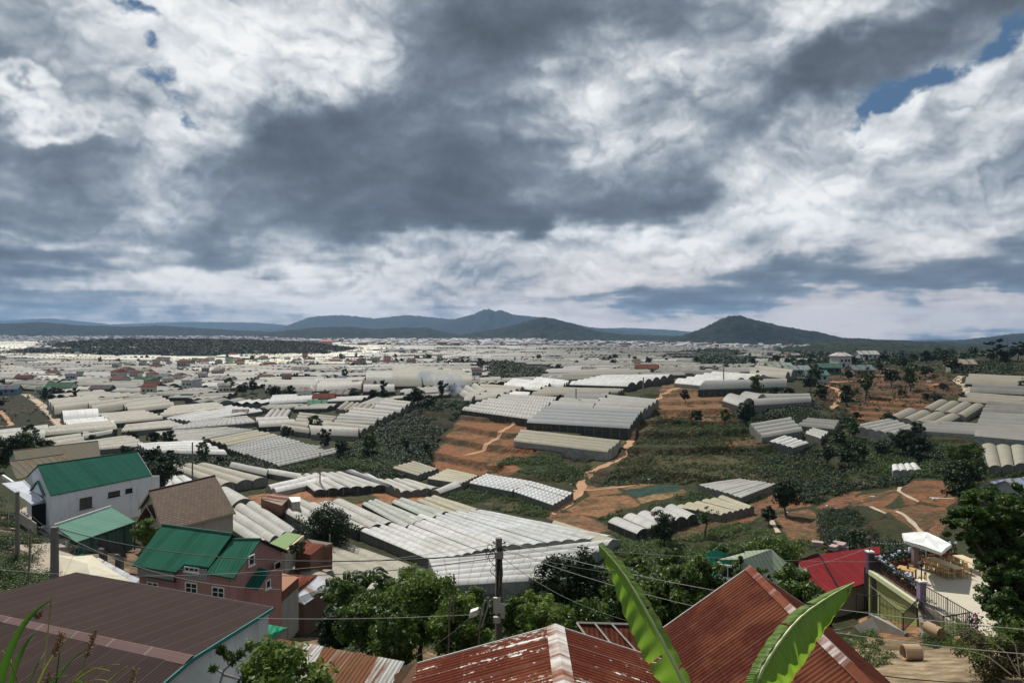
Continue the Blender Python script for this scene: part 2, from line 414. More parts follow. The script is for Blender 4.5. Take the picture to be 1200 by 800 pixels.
def ribbon(name, pts, w, m, label=None, lift=.06):
    "a track laid over the ground through picture points"
    P = [hit(*p) for p in pts]; L = []
    for a, b in zip(P[:-1], P[1:]):
        n = max(2, int((b - a).length / 1.2)); L += [a.lerp(b, i / n) for i in range(n)]
    L.append(P[-1])
    for _ in range(3): L = [L[0]] + [(L[i - 1] + L[i] * 2 + L[i + 1]) / 4 for i in range(1, len(L) - 1)] + [L[-1]]
    V = []
    for i, p in enumerate(L):
        d = (L[min(i + 1, len(L) - 1)] - L[max(i - 1, 0)]); d.z = 0; d.normalize(); n = Vector((-d.y, d.x, 0))
        ww = w * (1 + .25 * math.sin(i * .9))
        for k in (-.5, -.17, .17, .5): q = p + n * ww * k; V.append((q.x, q.y, 0))
    V = np.array(V); V[:, 2] = height(V[:, 0], V[:, 1]) + lift
    Q = [(i * 4 + j, i * 4 + j + 1, i * 4 + j + 5, i * 4 + j + 4) for i in range(len(L) - 1) for j in range(3)]
    me = np_mesh(name, V, np.array(Q), True)
    o = link(name, me, m); tag(o, label, kind='structure'); return o
M_track = plain('orange earth', (.40, .23, .13), .95, .5, .8, .4)
M_track2 = plain('pale earth', (.42, .34, .25), .95, .5, .8, .4)
ribbon('path', [(800, 452), (775, 461), (752, 480), (742, 500), (737, 520), (727, 532), (706, 545), (690, 552), (681, 562), (682, 573), (672, 584), (660, 594), (645, 602)], 2.2, M_track)
ribbon('path', [(672, 575), (690, 574), (722, 571), (775, 562)], 1.1, M_track)
ribbon('path', [(905, 598), (903, 610), (912, 624)], .8, M_track2)
ribbon('path', [(1128, 440), (1120, 444), (1131, 452), (1134, 460), (1140, 464)], 3.2, M_track2)
ribbon('path', [(978, 445), (967, 449), (985, 459), (986, 467), (975, 478)], 2.4, M_track)
ribbon('path', [(967, 449), (1010, 443), (1052, 436)], 2.6, M_track)
ribbon('path', [(0, 462), (30, 462), (46, 472), (62, 487), (74, 501)], 4, M_track2)
ribbon('path', [(0, 480), (8, 490), (14, 498), (0, 500)], 1.8, M_track)
ribbon('path', [(618, 486), (598, 496), (585, 508), (566, 524), (545, 532)], 1.6, M_track)
ribbon('path', [(1020, 592), (1060, 603), (1085, 620)], .8, M_track2)
ribbon('path', [(1055, 566), (1052, 575), (1080, 584), (1118, 582)], .8, M_track2)
ribbon('road', [(40, 590), (44, 625), (60, 655), (68, 700)], 5, plain('worn concrete road', (.36, .30, .24), .9, .4, 1., .3))
# ------------------------------------------------------------------ light, sky, haze
SUN_AZ, SUN_EL = math.radians(-24), math.radians(50)
SD = Vector((math.sin(SUN_AZ) * math.cos(SUN_EL), math.cos(SUN_AZ) * math.cos(SUN_EL), math.sin(SUN_EL)))
sun = bpy.data.lights.new('sun', 'SUN'); suno = bpy.data.objects.new('sun', sun); COL.objects.link(suno)
sun.energy = 4.8; sun.angle = math.radians(1.2); sun.color = (1, .95, .86)
suno.rotation_euler = (-SD).to_track_quat('-Z', 'Y').to_euler(); suno.location = (0, 0, 300)
world = bpy.data.worlds.new('World'); sc.world = world; world.use_nodes = True; world.node_tree.nodes.clear()
def build_sky():
    g = N(world); out = g.new('ShaderNodeOutputWorld'); bg = g.new('ShaderNodeBackground'); bg.inputs['Strength'].default_value = .1
    sky = g.new('ShaderNodeTexSky', sky_type='NISHITA'); sky.sun_disc = False; sky.sun_elevation = SUN_EL; sky.sun_rotation = SUN_AZ
    sky.altitude = 1500; sky.dust_density = .6
    d = g.new('ShaderNodeTexCoord').outputs['Generated']
    sp = g.new('ShaderNodeSeparateXYZ'); g.set(sp.inputs[0], d); x, y, z = sp.outputs
    zc = g.math('MAXIMUM', z, 0.)
    # the cloud sheet: the direction carried up to a level plane
    inv = g.math('DIVIDE', 1., g.math('ADD', zc, .10))
    P = g.new('ShaderNodeCombineXYZ'); g.set(P.inputs[0], g.math('MULTIPLY', x, inv)); g.set(P.inputs[1], g.math('MULTIPLY', y, inv)); P = P.outputs[0]
    az = g.math('ARCTAN2', x, y); el = g.math('ARCSINE', z)
    A = g.math('MULTIPLY', az, 8.); E = g.math('MULTIPLY', el, 8.)
    w1 = g.noise(P, .9, 3, .6, 0, True)
    D3 = g.vmath('SCALE', d, 1.)
    w2 = g.noise(D3, 5.0, 5, .62, 0, True)
    W = g.vmath('ADD', g.vmath('SUBTRACT', w1, (.5, .5, .5)), g.vmath('SCALE', g.vmath('SUBTRACT', w2, (.5, .5, .5)), .9))
    ws = g.new('ShaderNodeSeparateXYZ'); g.set(ws.inputs[0], W)
    fade = g.ramp(z, .0, .30, .22, 1.)
    Aw = g.math('ADD', A, g.math('MULTIPLY', ws.outputs[0], 2.6)); Ew = g.math('ADD', E, g.math('MULTIPLY', g.math('MULTIPLY', ws.outputs[1], fade), 2.2))
    V2 = g.new('ShaderNodeCombineXYZ'); g.set(V2.inputs[0], Aw); g.set(V2.inputs[1], Ew)
    def blob(px, py, rx, ry, rot=0., coords=None):
        X = (px - CX) / F; a0 = math.atan(X); e0 = math.atan((HY - py) / F * math.cos(a0))
        a0 *= 8; e0 *= 8; sx = rx / F * 8 * math.cos(a0 / 8) ** 1.3; sy = ry / F * 8 * math.cos(e0 / 8)
        m = g.new('ShaderNodeMapping', vector_type='TEXTURE'); g.set(m.inputs[0], (coords or V2).outputs[0])
        m.inputs[1].default_value = (a0, e0, 0); m.inputs[2].default_value = (0, 0, rot); m.inputs[3].default_value = (sx * 1.9, sy * 1.9, 1)
        return g.vmath('LENGTH', m.outputs[0], out=1)
    acc = None
    # (centre, half sizes, amount, turn): bright openings and dark bellies of the cloud deck
    for px, py, rx, ry, amt, rot in [
        (290, 60, 130, 52, .50, 0), (200, 170, 60, 110, .42, -.6), (370, 40, 90, 70, .34, 0), (120, 60, 110, 30, .22, -.5),
        (775, 105, 120, 55, .62, .3), (640, 185, 50, 25, .25, .2), (960, 175, 130, 60, .50, .25), (860, 230, 90, 50, .34, .5), (1090, 210, 130, 60, .36, .2), (970, 5, 70, 25, .4, 0),
        (1130, 100, 70, 40, .15, 0),
        (560, 312, 260, 30, .50, .03), (420, 285, 90, 16, .25, 0), (690, 300, 120, 20, .2, 0), (330, 325, 130, 14, .30, 0), (80, 235, 150, 14, .30, -.2), (60, 275, 120, 14, .34, 0), (700, 330, 200, 12, .28, 0), (40, 325, 160, 10, .26, 0),
        (700, 285, 140, 22, .30, 0), (1080, 262, 130, 22, .26, .1), (900, 376, 460, 13, .5, 0), (560, 345, 300, 7, .22, 0), (1080, 342, 240, 9, .40, 0), (480, 352, 260, 8, .3, 0), (1090, 360, 220, 8, .26, 0), (500, 365, 250, 8, .18, 0), (15, 130, 40, 60, .2, 0), (40, 128, 45, 8, .5, .2),
        (90, 190, 230, 42, -.34, -.2), (590, 60, 190, 65, -.34, 0), (600, 190, 250, 60, -.34, 0), (480, 220, 180, 50, -.26, -.3), (900, 100, 60, 40, -.2, 0), (1020, 60, 190, 45, -.34, .2),
        (160, 255, 230, 22, -.34, -.12), (60, 300, 150, 14, -.28, 0), (250, 290, 170, 18, -.30, 0), (950, 325, 230, 22, -.36, 0), (940, 245, 80, 26, -.28, 0), (1150, 290, 140, 30, -.28, 0), (700, 365, 200, 10, -.2, 0), (720, 240, 120, 40, -.24, 0),
        (330, 150, 110, 60, -.22, -.4), (170, 355, 220, 12, -.16, 0), (640, 350, 160, 8, -.2, 0), (820, 350, 160, 10, -.2, 0), (1180, 120, 60, 60, -.15, 0)]:
        b = g.ramp(blob(px, py, rx, ry, rot), 0., 1., amt, 0.)
        acc = b if acc is None else g.math('ADD', acc, b)
    # billows: round heads stacked in the cloud, seen with and without a step towards the sun for their lit and shaded flanks
    ds = g.new('ShaderNodeVectorMath', operation='MULTIPLY'); g.set(ds.inputs[0], d); g.set(ds.inputs[1], (1., 1., 1.7)); dd = ds.outputs[0]
    wob = g.vmath('SCALE', g.vmath('SUBTRACT', w2, (.5, .5, .5)), .16); dw = g.vmath('ADD', dd, wob)
    def puffs(vec, scale):
        t = None
        for i in range(4):
            n = g.noise(vec if i == 0 else g.vmath('ADD', vec, (3.7 * i, 1.3 * i, 5.1 * i)), scale * 2.1 ** i, 0, .5)
            q = g.math('MULTIPLY', g.math('ABSOLUTE', g.math('SUBTRACT', n, .5)), .52 ** i); t = q if t is None else g.math('ADD', t, q)
        return t
    step = (SD.x * .016, SD.y * .008, .020)
    pf = puffs(dw, 5.); pf2 = puffs(g.vmath('ADD', dw, step), 5.)
    soft = g.noise(dd, 3.0, 6, .52, .15); low = g.noise(g.vmath('ADD', P, (3., 7., 0)), 1.2, 3, .5, .3); fine = g.noise(dw, 17., 5, .6, .0)
    v = g.math('ADD', .515, g.math('MULTIPLY', g.math('TANH', g.math('MULTIPLY', acc, 2.1)), .40))
    v = g.math('ADD', v, g.math('MULTIPLY', g.math('SUBTRACT', soft, .5), 1.35))
    v = g.math('ADD', v, g.math('MULTIPLY', g.math('SUBTRACT', low, .5), g.ramp(z, .0, .25, .9, .25)))
    amp = g.ramp(v, .25, .70, .22, 1.)
    v = g.math('ADD', v, g.math('MULTIPLY', g.math('MULTIPLY', g.math('SUBTRACT', pf, pf2), -1.7), amp))
    v = g.math('ADD', v, g.math('MULTIPLY', g.math('MULTIPLY', g.math('SUBTRACT', pf, .20), .62), g.ramp(amp, .2, 1., .45, 1.)))
    v = g.math('ADD', v, g.math('MULTIPLY', g.math('SUBTRACT', fine, .5), .20))
    cr = g.new('ShaderNodeValToRGB'); g.set(cr.inputs[0], v); r = cr.color_ramp; r.interpolation = 'B_SPLINE'
    stops = [(0., (.058, .068, .082)), (.22, (.100, .119, .146)), (.40, (.185, .222, .270)), (.56, (.33, .375, .425)), (.72, (.57, .60, .63)), (.88, (.84, .86, .87)), (1., (.98, .98, .97))]
    r.elements[0].position = stops[0][0]; r.elements[0].color = (*stops[0][1], 1); r.elements[1].position = 1; r.elements[1].color = (*stops[-1][1], 1)
    for p, c in stops[1:-1]: e = r.elements.new(p); e.color = (*c, 1)
    cl = cr.outputs[0]
    # low down the light comes through warmer
    warm = g.math('MULTIPLY', g.ramp(z, .02, .16, 1., 0.), g.ramp(v, .42, .7))
    wr = g.math('MULTIPLY', warm, g.ramp(az, -.3, .3, .25, .6))
    cl = g.mix(wr, cl, (.92, .74, .62))
    cl = g.vmath('SCALE', cl, 10.)
    # openings onto the blue
    hole = None; V3 = g.new('ShaderNodeCombineXYZ'); g.set(V3.inputs[0], g.math('ADD', A, g.math('MULTIPLY', ws.outputs[0], 1.2))); g.set(V3.inputs[1], g.math('ADD', E, g.math('MULTIPLY', ws.outputs[1], 1.2)))
    for px, py, rx, ry, rot in [(1015, 112, 46, 20, .5), (1060, 108, 46, 12, .2), (1160, 48, 34, 13, .7), (185, 90, 50, 12, -.6), (162, 40, 11, 9, 0), (150, 4, 50, 7, 0)]:
        b = g.ramp(blob(px, py, rx, ry, rot, V3), 0., 1., 1., 0.)
        hole = b if hole is None else g.math('ADD', hole, b)
    hf = g.ramp(g.math('ADD', hole, g.math('MULTIPLY', g.math('SUBTRACT', fine, .5), 3.0)), .40, 1.15)
    blue = g.mix(.85, sky.outputs[0], (.55, 1.25, 2.3))
    col = g.mix(hf, cl, blue)
    col = g.mix(g.ramp(z, -.02, .0, 1., 0.), col, (2.2, 2.5, 2.8))
    g.l.new(col, bg.inputs['Color']); g.l.new(bg.outputs[0], out.inputs['Surface'])
build_sky()
world.cycles.sampling_method = 'MANUAL'; world.cycles.sample_map_resolution = 512
def build_haze():
    mb = MB(); mb.obox((-21000, -1500, -202), (42000, 0, 0), (0, 19000, 0), (0, 0, 900))
    m = bpy.data.materials.new('pale air'); m.use_nodes = True; m.node_tree.nodes.clear(); g = N(m); out = g.new('ShaderNodeOutputMaterial')
    v = g.new('ShaderNodeVolumePrincipled'); v.inputs['Color'].default_value = (.38, .62, .98, 1); v.inputs['Density'].default_value = HAZE_D; v.inputs['Anisotropy'].default_value = .15
    g.l.new(v.outputs[0], out.inputs['Volume'])
    o = mb.build('haze', m); tag(o, kind='stuff'); m.cycles.homogeneous_volume = True if hasattr(m.cycles, 'homogeneous_volume') else None
HAZE_D = 4.4e-5
build_haze()
sc.view_settings.view_transform = 'Standard'; sc.view_settings.look = 'None'; sc.view_settings.exposure = 0; sc.view_settings.gamma = 1; sc.view_settings.use_curve_mapping = False
sc.cycles.max_bounces = 5; sc.cycles.diffuse_bounces = 2; sc.cycles.glossy_bounces = 2; sc.cycles.transmission_bounces = 3; sc.cycles.transparent_max_bounces = 6; sc.cycles.volume_bounces = 0
sc.cycles.use_denoising = True; sc.cycles.use_adaptive_sampling = True; sc.cycles.adaptive_threshold = .02
# ------------------------------------------------------------------ greenhouses
def plastic(name, hoop=3.0, dirt=.5, stripes=0., far=False):
    m, g, out = mat(name)
    uv = g.new('ShaderNodeTexCoord').outputs['UV']; tc = g.new('ShaderNodeTexCoord').outputs['Object']
    sp = g.new('ShaderNodeSeparateXYZ'); g.set(sp.inputs[0], uv); u, v = sp.outputs[0], sp.outputs[1]
    base = g.new('ShaderNodeAttribute', attribute_name='tint').outputs['Color'] if far else g.new('ShaderNodeObjectInfo').outputs['Color']
    rnd = g.new('ShaderNodeObjectInfo').outputs['Random']
    # each sheet between two hoops has aged on its own
    cell = g.new('ShaderNodeCombineXYZ'); g.set(cell.inputs[0], g.math('FLOOR', u)); g.set(cell.inputs[1], g.math('FLOOR', g.math('DIVIDE', v, hoop * 2))); g.set(cell.inputs[2], rnd)
    wn = g.new('ShaderNodeTexWhiteNoise', noise_dimensions='3D'); g.set(wn.inputs[0], cell.outputs[0]); w = wn.outputs[0]
    n1 = g.noise(tc, .35, 6, .65); n2 = g.noise(tc, 2.4, 4, .6)
    k = g.math('ADD', g.math('MULTIPLY', g.ramp(n1, .3, .7), dirt * .34), g.math('MULTIPLY', g.math('SUBTRACT', 1., w), .13))
    k = g.math('ADD', k, g.math('MULTIPLY', n2, .14))
    col = g.mix(k, base, (.20, .17, .125))
    col = g.mix(g.math('MULTIPLY', g.ramp(g.noise(tc, .11, 3, .5), .45, .65), .28), col, (.34, .36, .30))   # crop showing through the film
    fr = g.math('FRACT', g.math('DIVIDE', v, hoop)); ln = g.math('GREATER_THAN', fr, 1 - .22 / hoop)
    col = g.mix(g.math('MULTIPLY', ln, .45), col, (.78, .77, .74) if stripes else (.26, .25, .23))
    gut = g.math('ABSOLUTE', g.math('SUBTRACT', g.math('FRACT', u), .5)); gut = g.ramp(gut, .44, .5)
    col = g.mix(g.math('MULTIPLY', gut, .55), col, (.13, .12, .095))
    if stripes:
        f2 = g.math('FRACT', g.math('DIVIDE', v, 1.5 * stripes)); col = g.mix(g.math('MULTIPLY', g.math('GREATER_THAN', f2, .62), .55), col, (.10, .10, .10))
    p = principled(g, out, col, g.ramp(n2, .3, .7, .48, .75), g.math('ADD', g.math('MULTIPLY', n2, .5), fr), .25, .12, .28)
    if not far:
        tr = g.new('ShaderNodeBsdfTranslucent'); g.set(tr.inputs[0], col); ms = g.new('ShaderNodeMixShader'); ms.inputs[0].default_value = .22
        g.l.new(p.outputs[0], ms.inputs[1]); g.l.new(tr.outputs[0], ms.inputs[2]); g.l.new(ms.outputs[0], out.inputs[0])
    return m
M_pl = plastic('aged plastic film'); M_pls = plastic('plastic film with shade stripes', 3., .3, 1.); M_plw = plastic('wide hooped film', 2.0, .75)
def netting():
    m, g, out = mat('side netting')
    tc = g.new('ShaderNodeTexCoord').outputs['Object']; uv = g.new('ShaderNodeTexCoord').outputs['UV']
    sp = g.new('ShaderNodeSeparateXYZ'); g.set(sp.inputs[0], uv)
    base = g.new('ShaderNodeObjectInfo').outputs['Color']
    n = g.noise(tc, .8, 5, .6); col = g.mix(g.ramp(n, .35, .75, 0., .6), base, (.10, .10, .07))
    post = g.math('GREATER_THAN', g.math('FRACT', g.math('DIVIDE', sp.outputs[0], 3.)), .955)
    col = g.mix(g.math('MULTIPLY', post, .5), col, (.34, .33, .30))
    principled(g, out, col, .6, n, .2, .1, .3)
    return m
M_net = netting()
M_post = plain('galvanised pipe', (.34, .34, .33), .5, .3, 3, .1, .5)
USED = []          # ground outlines already built on (world x, y)
def greenhouse(quad, n, rc, wc=(.13, .13, .12), h=3.2, label=None, group=None, m=None, arch=.20, seg=8, hoops=True, P4=None, gap=True):
    """quad: picture points A, B, C, D of the eaves; ridges run A->D and B->C, spans are side by side from A to B"""
    h *= .5; arch *= .9
    if quad and rc not in (WH, WB) and quad[0][1] < 560: rc = tuple(v * .74 for v in rc)  # cloud shadow over the middle distance, darkened into the film colour
    if quad and sum(q[1] for q in quad) / 4 < 528 and quad[0][0] < 560:
        mx, my = sum(q[0] for q in quad) / 4, sum(q[1] for q in quad) / 4; quad = [(mx + (x - mx) * 1.09, my + (y - my) * 1.10) for x, y in quad]
    A, B, C, D = P4 if P4 else [hit(x, y, h) for x, y in quad]
    if quad and max(p.y for p in (A, B, C, D)) > 1.8 * min(p.y for p in (A, B, C, D)): print('STRETCHED', quad, [round(p.y) for p in (A, B, C, D)])
    W = ((B - A).length + (C - D).length) / 2; L = ((D - A).length + (C - B).length) / 2; w = W / n
    o = (A + B + C + D) / 4; zg = min(p.z for p in (A, B, C, D)) - h
    root = empty('greenhouse', (o.x, o.y, o.z - h), label, 'greenhouse', group)
    ns = max(2, min(24, int(L / 3.5))); V, Q, UV = [], [], []
    seedv = random.random() * 100
    hop = [1 + random.uniform(-.06, .06) for _ in range(n)]; dz = [random.uniform(-.10, .10) for _ in range(n)]
    for i in range(n):
        b = len(V)
        for j in range(ns + 1):
            t = j / ns; s0, s1 = (i + (.02 if gap else 0)) / n, (i + 1 - (.02 if gap else 0)) / n
            a = A.lerp(B, s0).lerp(D.lerp(C, s0), t); c = A.lerp(B, s1).lerp(D.lerp(C, s1), t)
            wob = math.sin(j * 2.1 + i * 1.7 + seedv) * .05
            for k in range(seg + 1):
                q = k / seg; p = a.lerp(c, q); hh = math.sin(PI * q) ** .8 * w * arch * hop[i]
                V.append((p.x - o.x, p.y - o.y, p.z + hh + dz[i] + wob * math.sin(PI * q) - (o.z - h))); UV.append((i + q, t * L))
        for j in range(ns):
            for k in range(seg):
                a = b + j * (seg + 1) + k; Q.append((a, a + 1, a + seg + 2, a + seg + 1))
    me = np_mesh('roof', np.array(V), np.array(Q), True, np.array(UV))
    link('roof', me, m or M_pl, root, rc)
    # ends and sides
    mb = MB()
    for t in (0, 1):
        for i in range(n):
            s0, s1 = (i + .02) / n, (i + .98) / n
            a = A.lerp(B, s0).lerp(D.lerp(C, s0), t); c = A.lerp(B, s1).lerp(D.lerp(C, s1), t)
            pts = [Vector((c.x, c.y, c.z - h - 1.5)), Vector((a.x, a.y, a.z - h - 1.5))]
            uvs = [(i * w + w, 0), (i * w, 0)]
            for k in range(seg + 1):
                q = k / seg; p = a.lerp(c, q); pts.append(Vector((p.x, p.y, p.z + math.sin(PI * q) ** .8 * w * arch * hop[i] * .97 + dz[i] - .03))); uvs.append((i * w + q * w, h))
            mb.add(pts, [tuple(range(len(pts)))], uvs)
    link_w = []
    for s in (0, 1):
        a, c = (A, D) if s == 0 else (B, C)
        mb.add([a - Vector((0, 0, h + 1.5)), c - Vector((0, 0, h + 1.5)), c + Vector((0, 0, dz[0] - .02)), a + Vector((0, 0, dz[0] - .02))], [(0, 1, 2, 3)], [(0, 0), (L, 0), (L, h), (0, h)])
    mb.build('side_wall', M_net, root, wc)
    USED.append([(p.x, p.y) for p in (A, B, C, D)])
    return root
WH = (.80, .80, .79); WB = (.74, .77, .79); BG = (.46, .42, .33); GY = (.36, .355, .33); LG = (.60, .59, .55); PG = (.52, .56, .50); YL = (.50, .45, .30); DG = (.27, .265, .24)
dkw = (.035, .04, .035); grw = (.16, .16, .145); lgw = (.34, .34, .31)
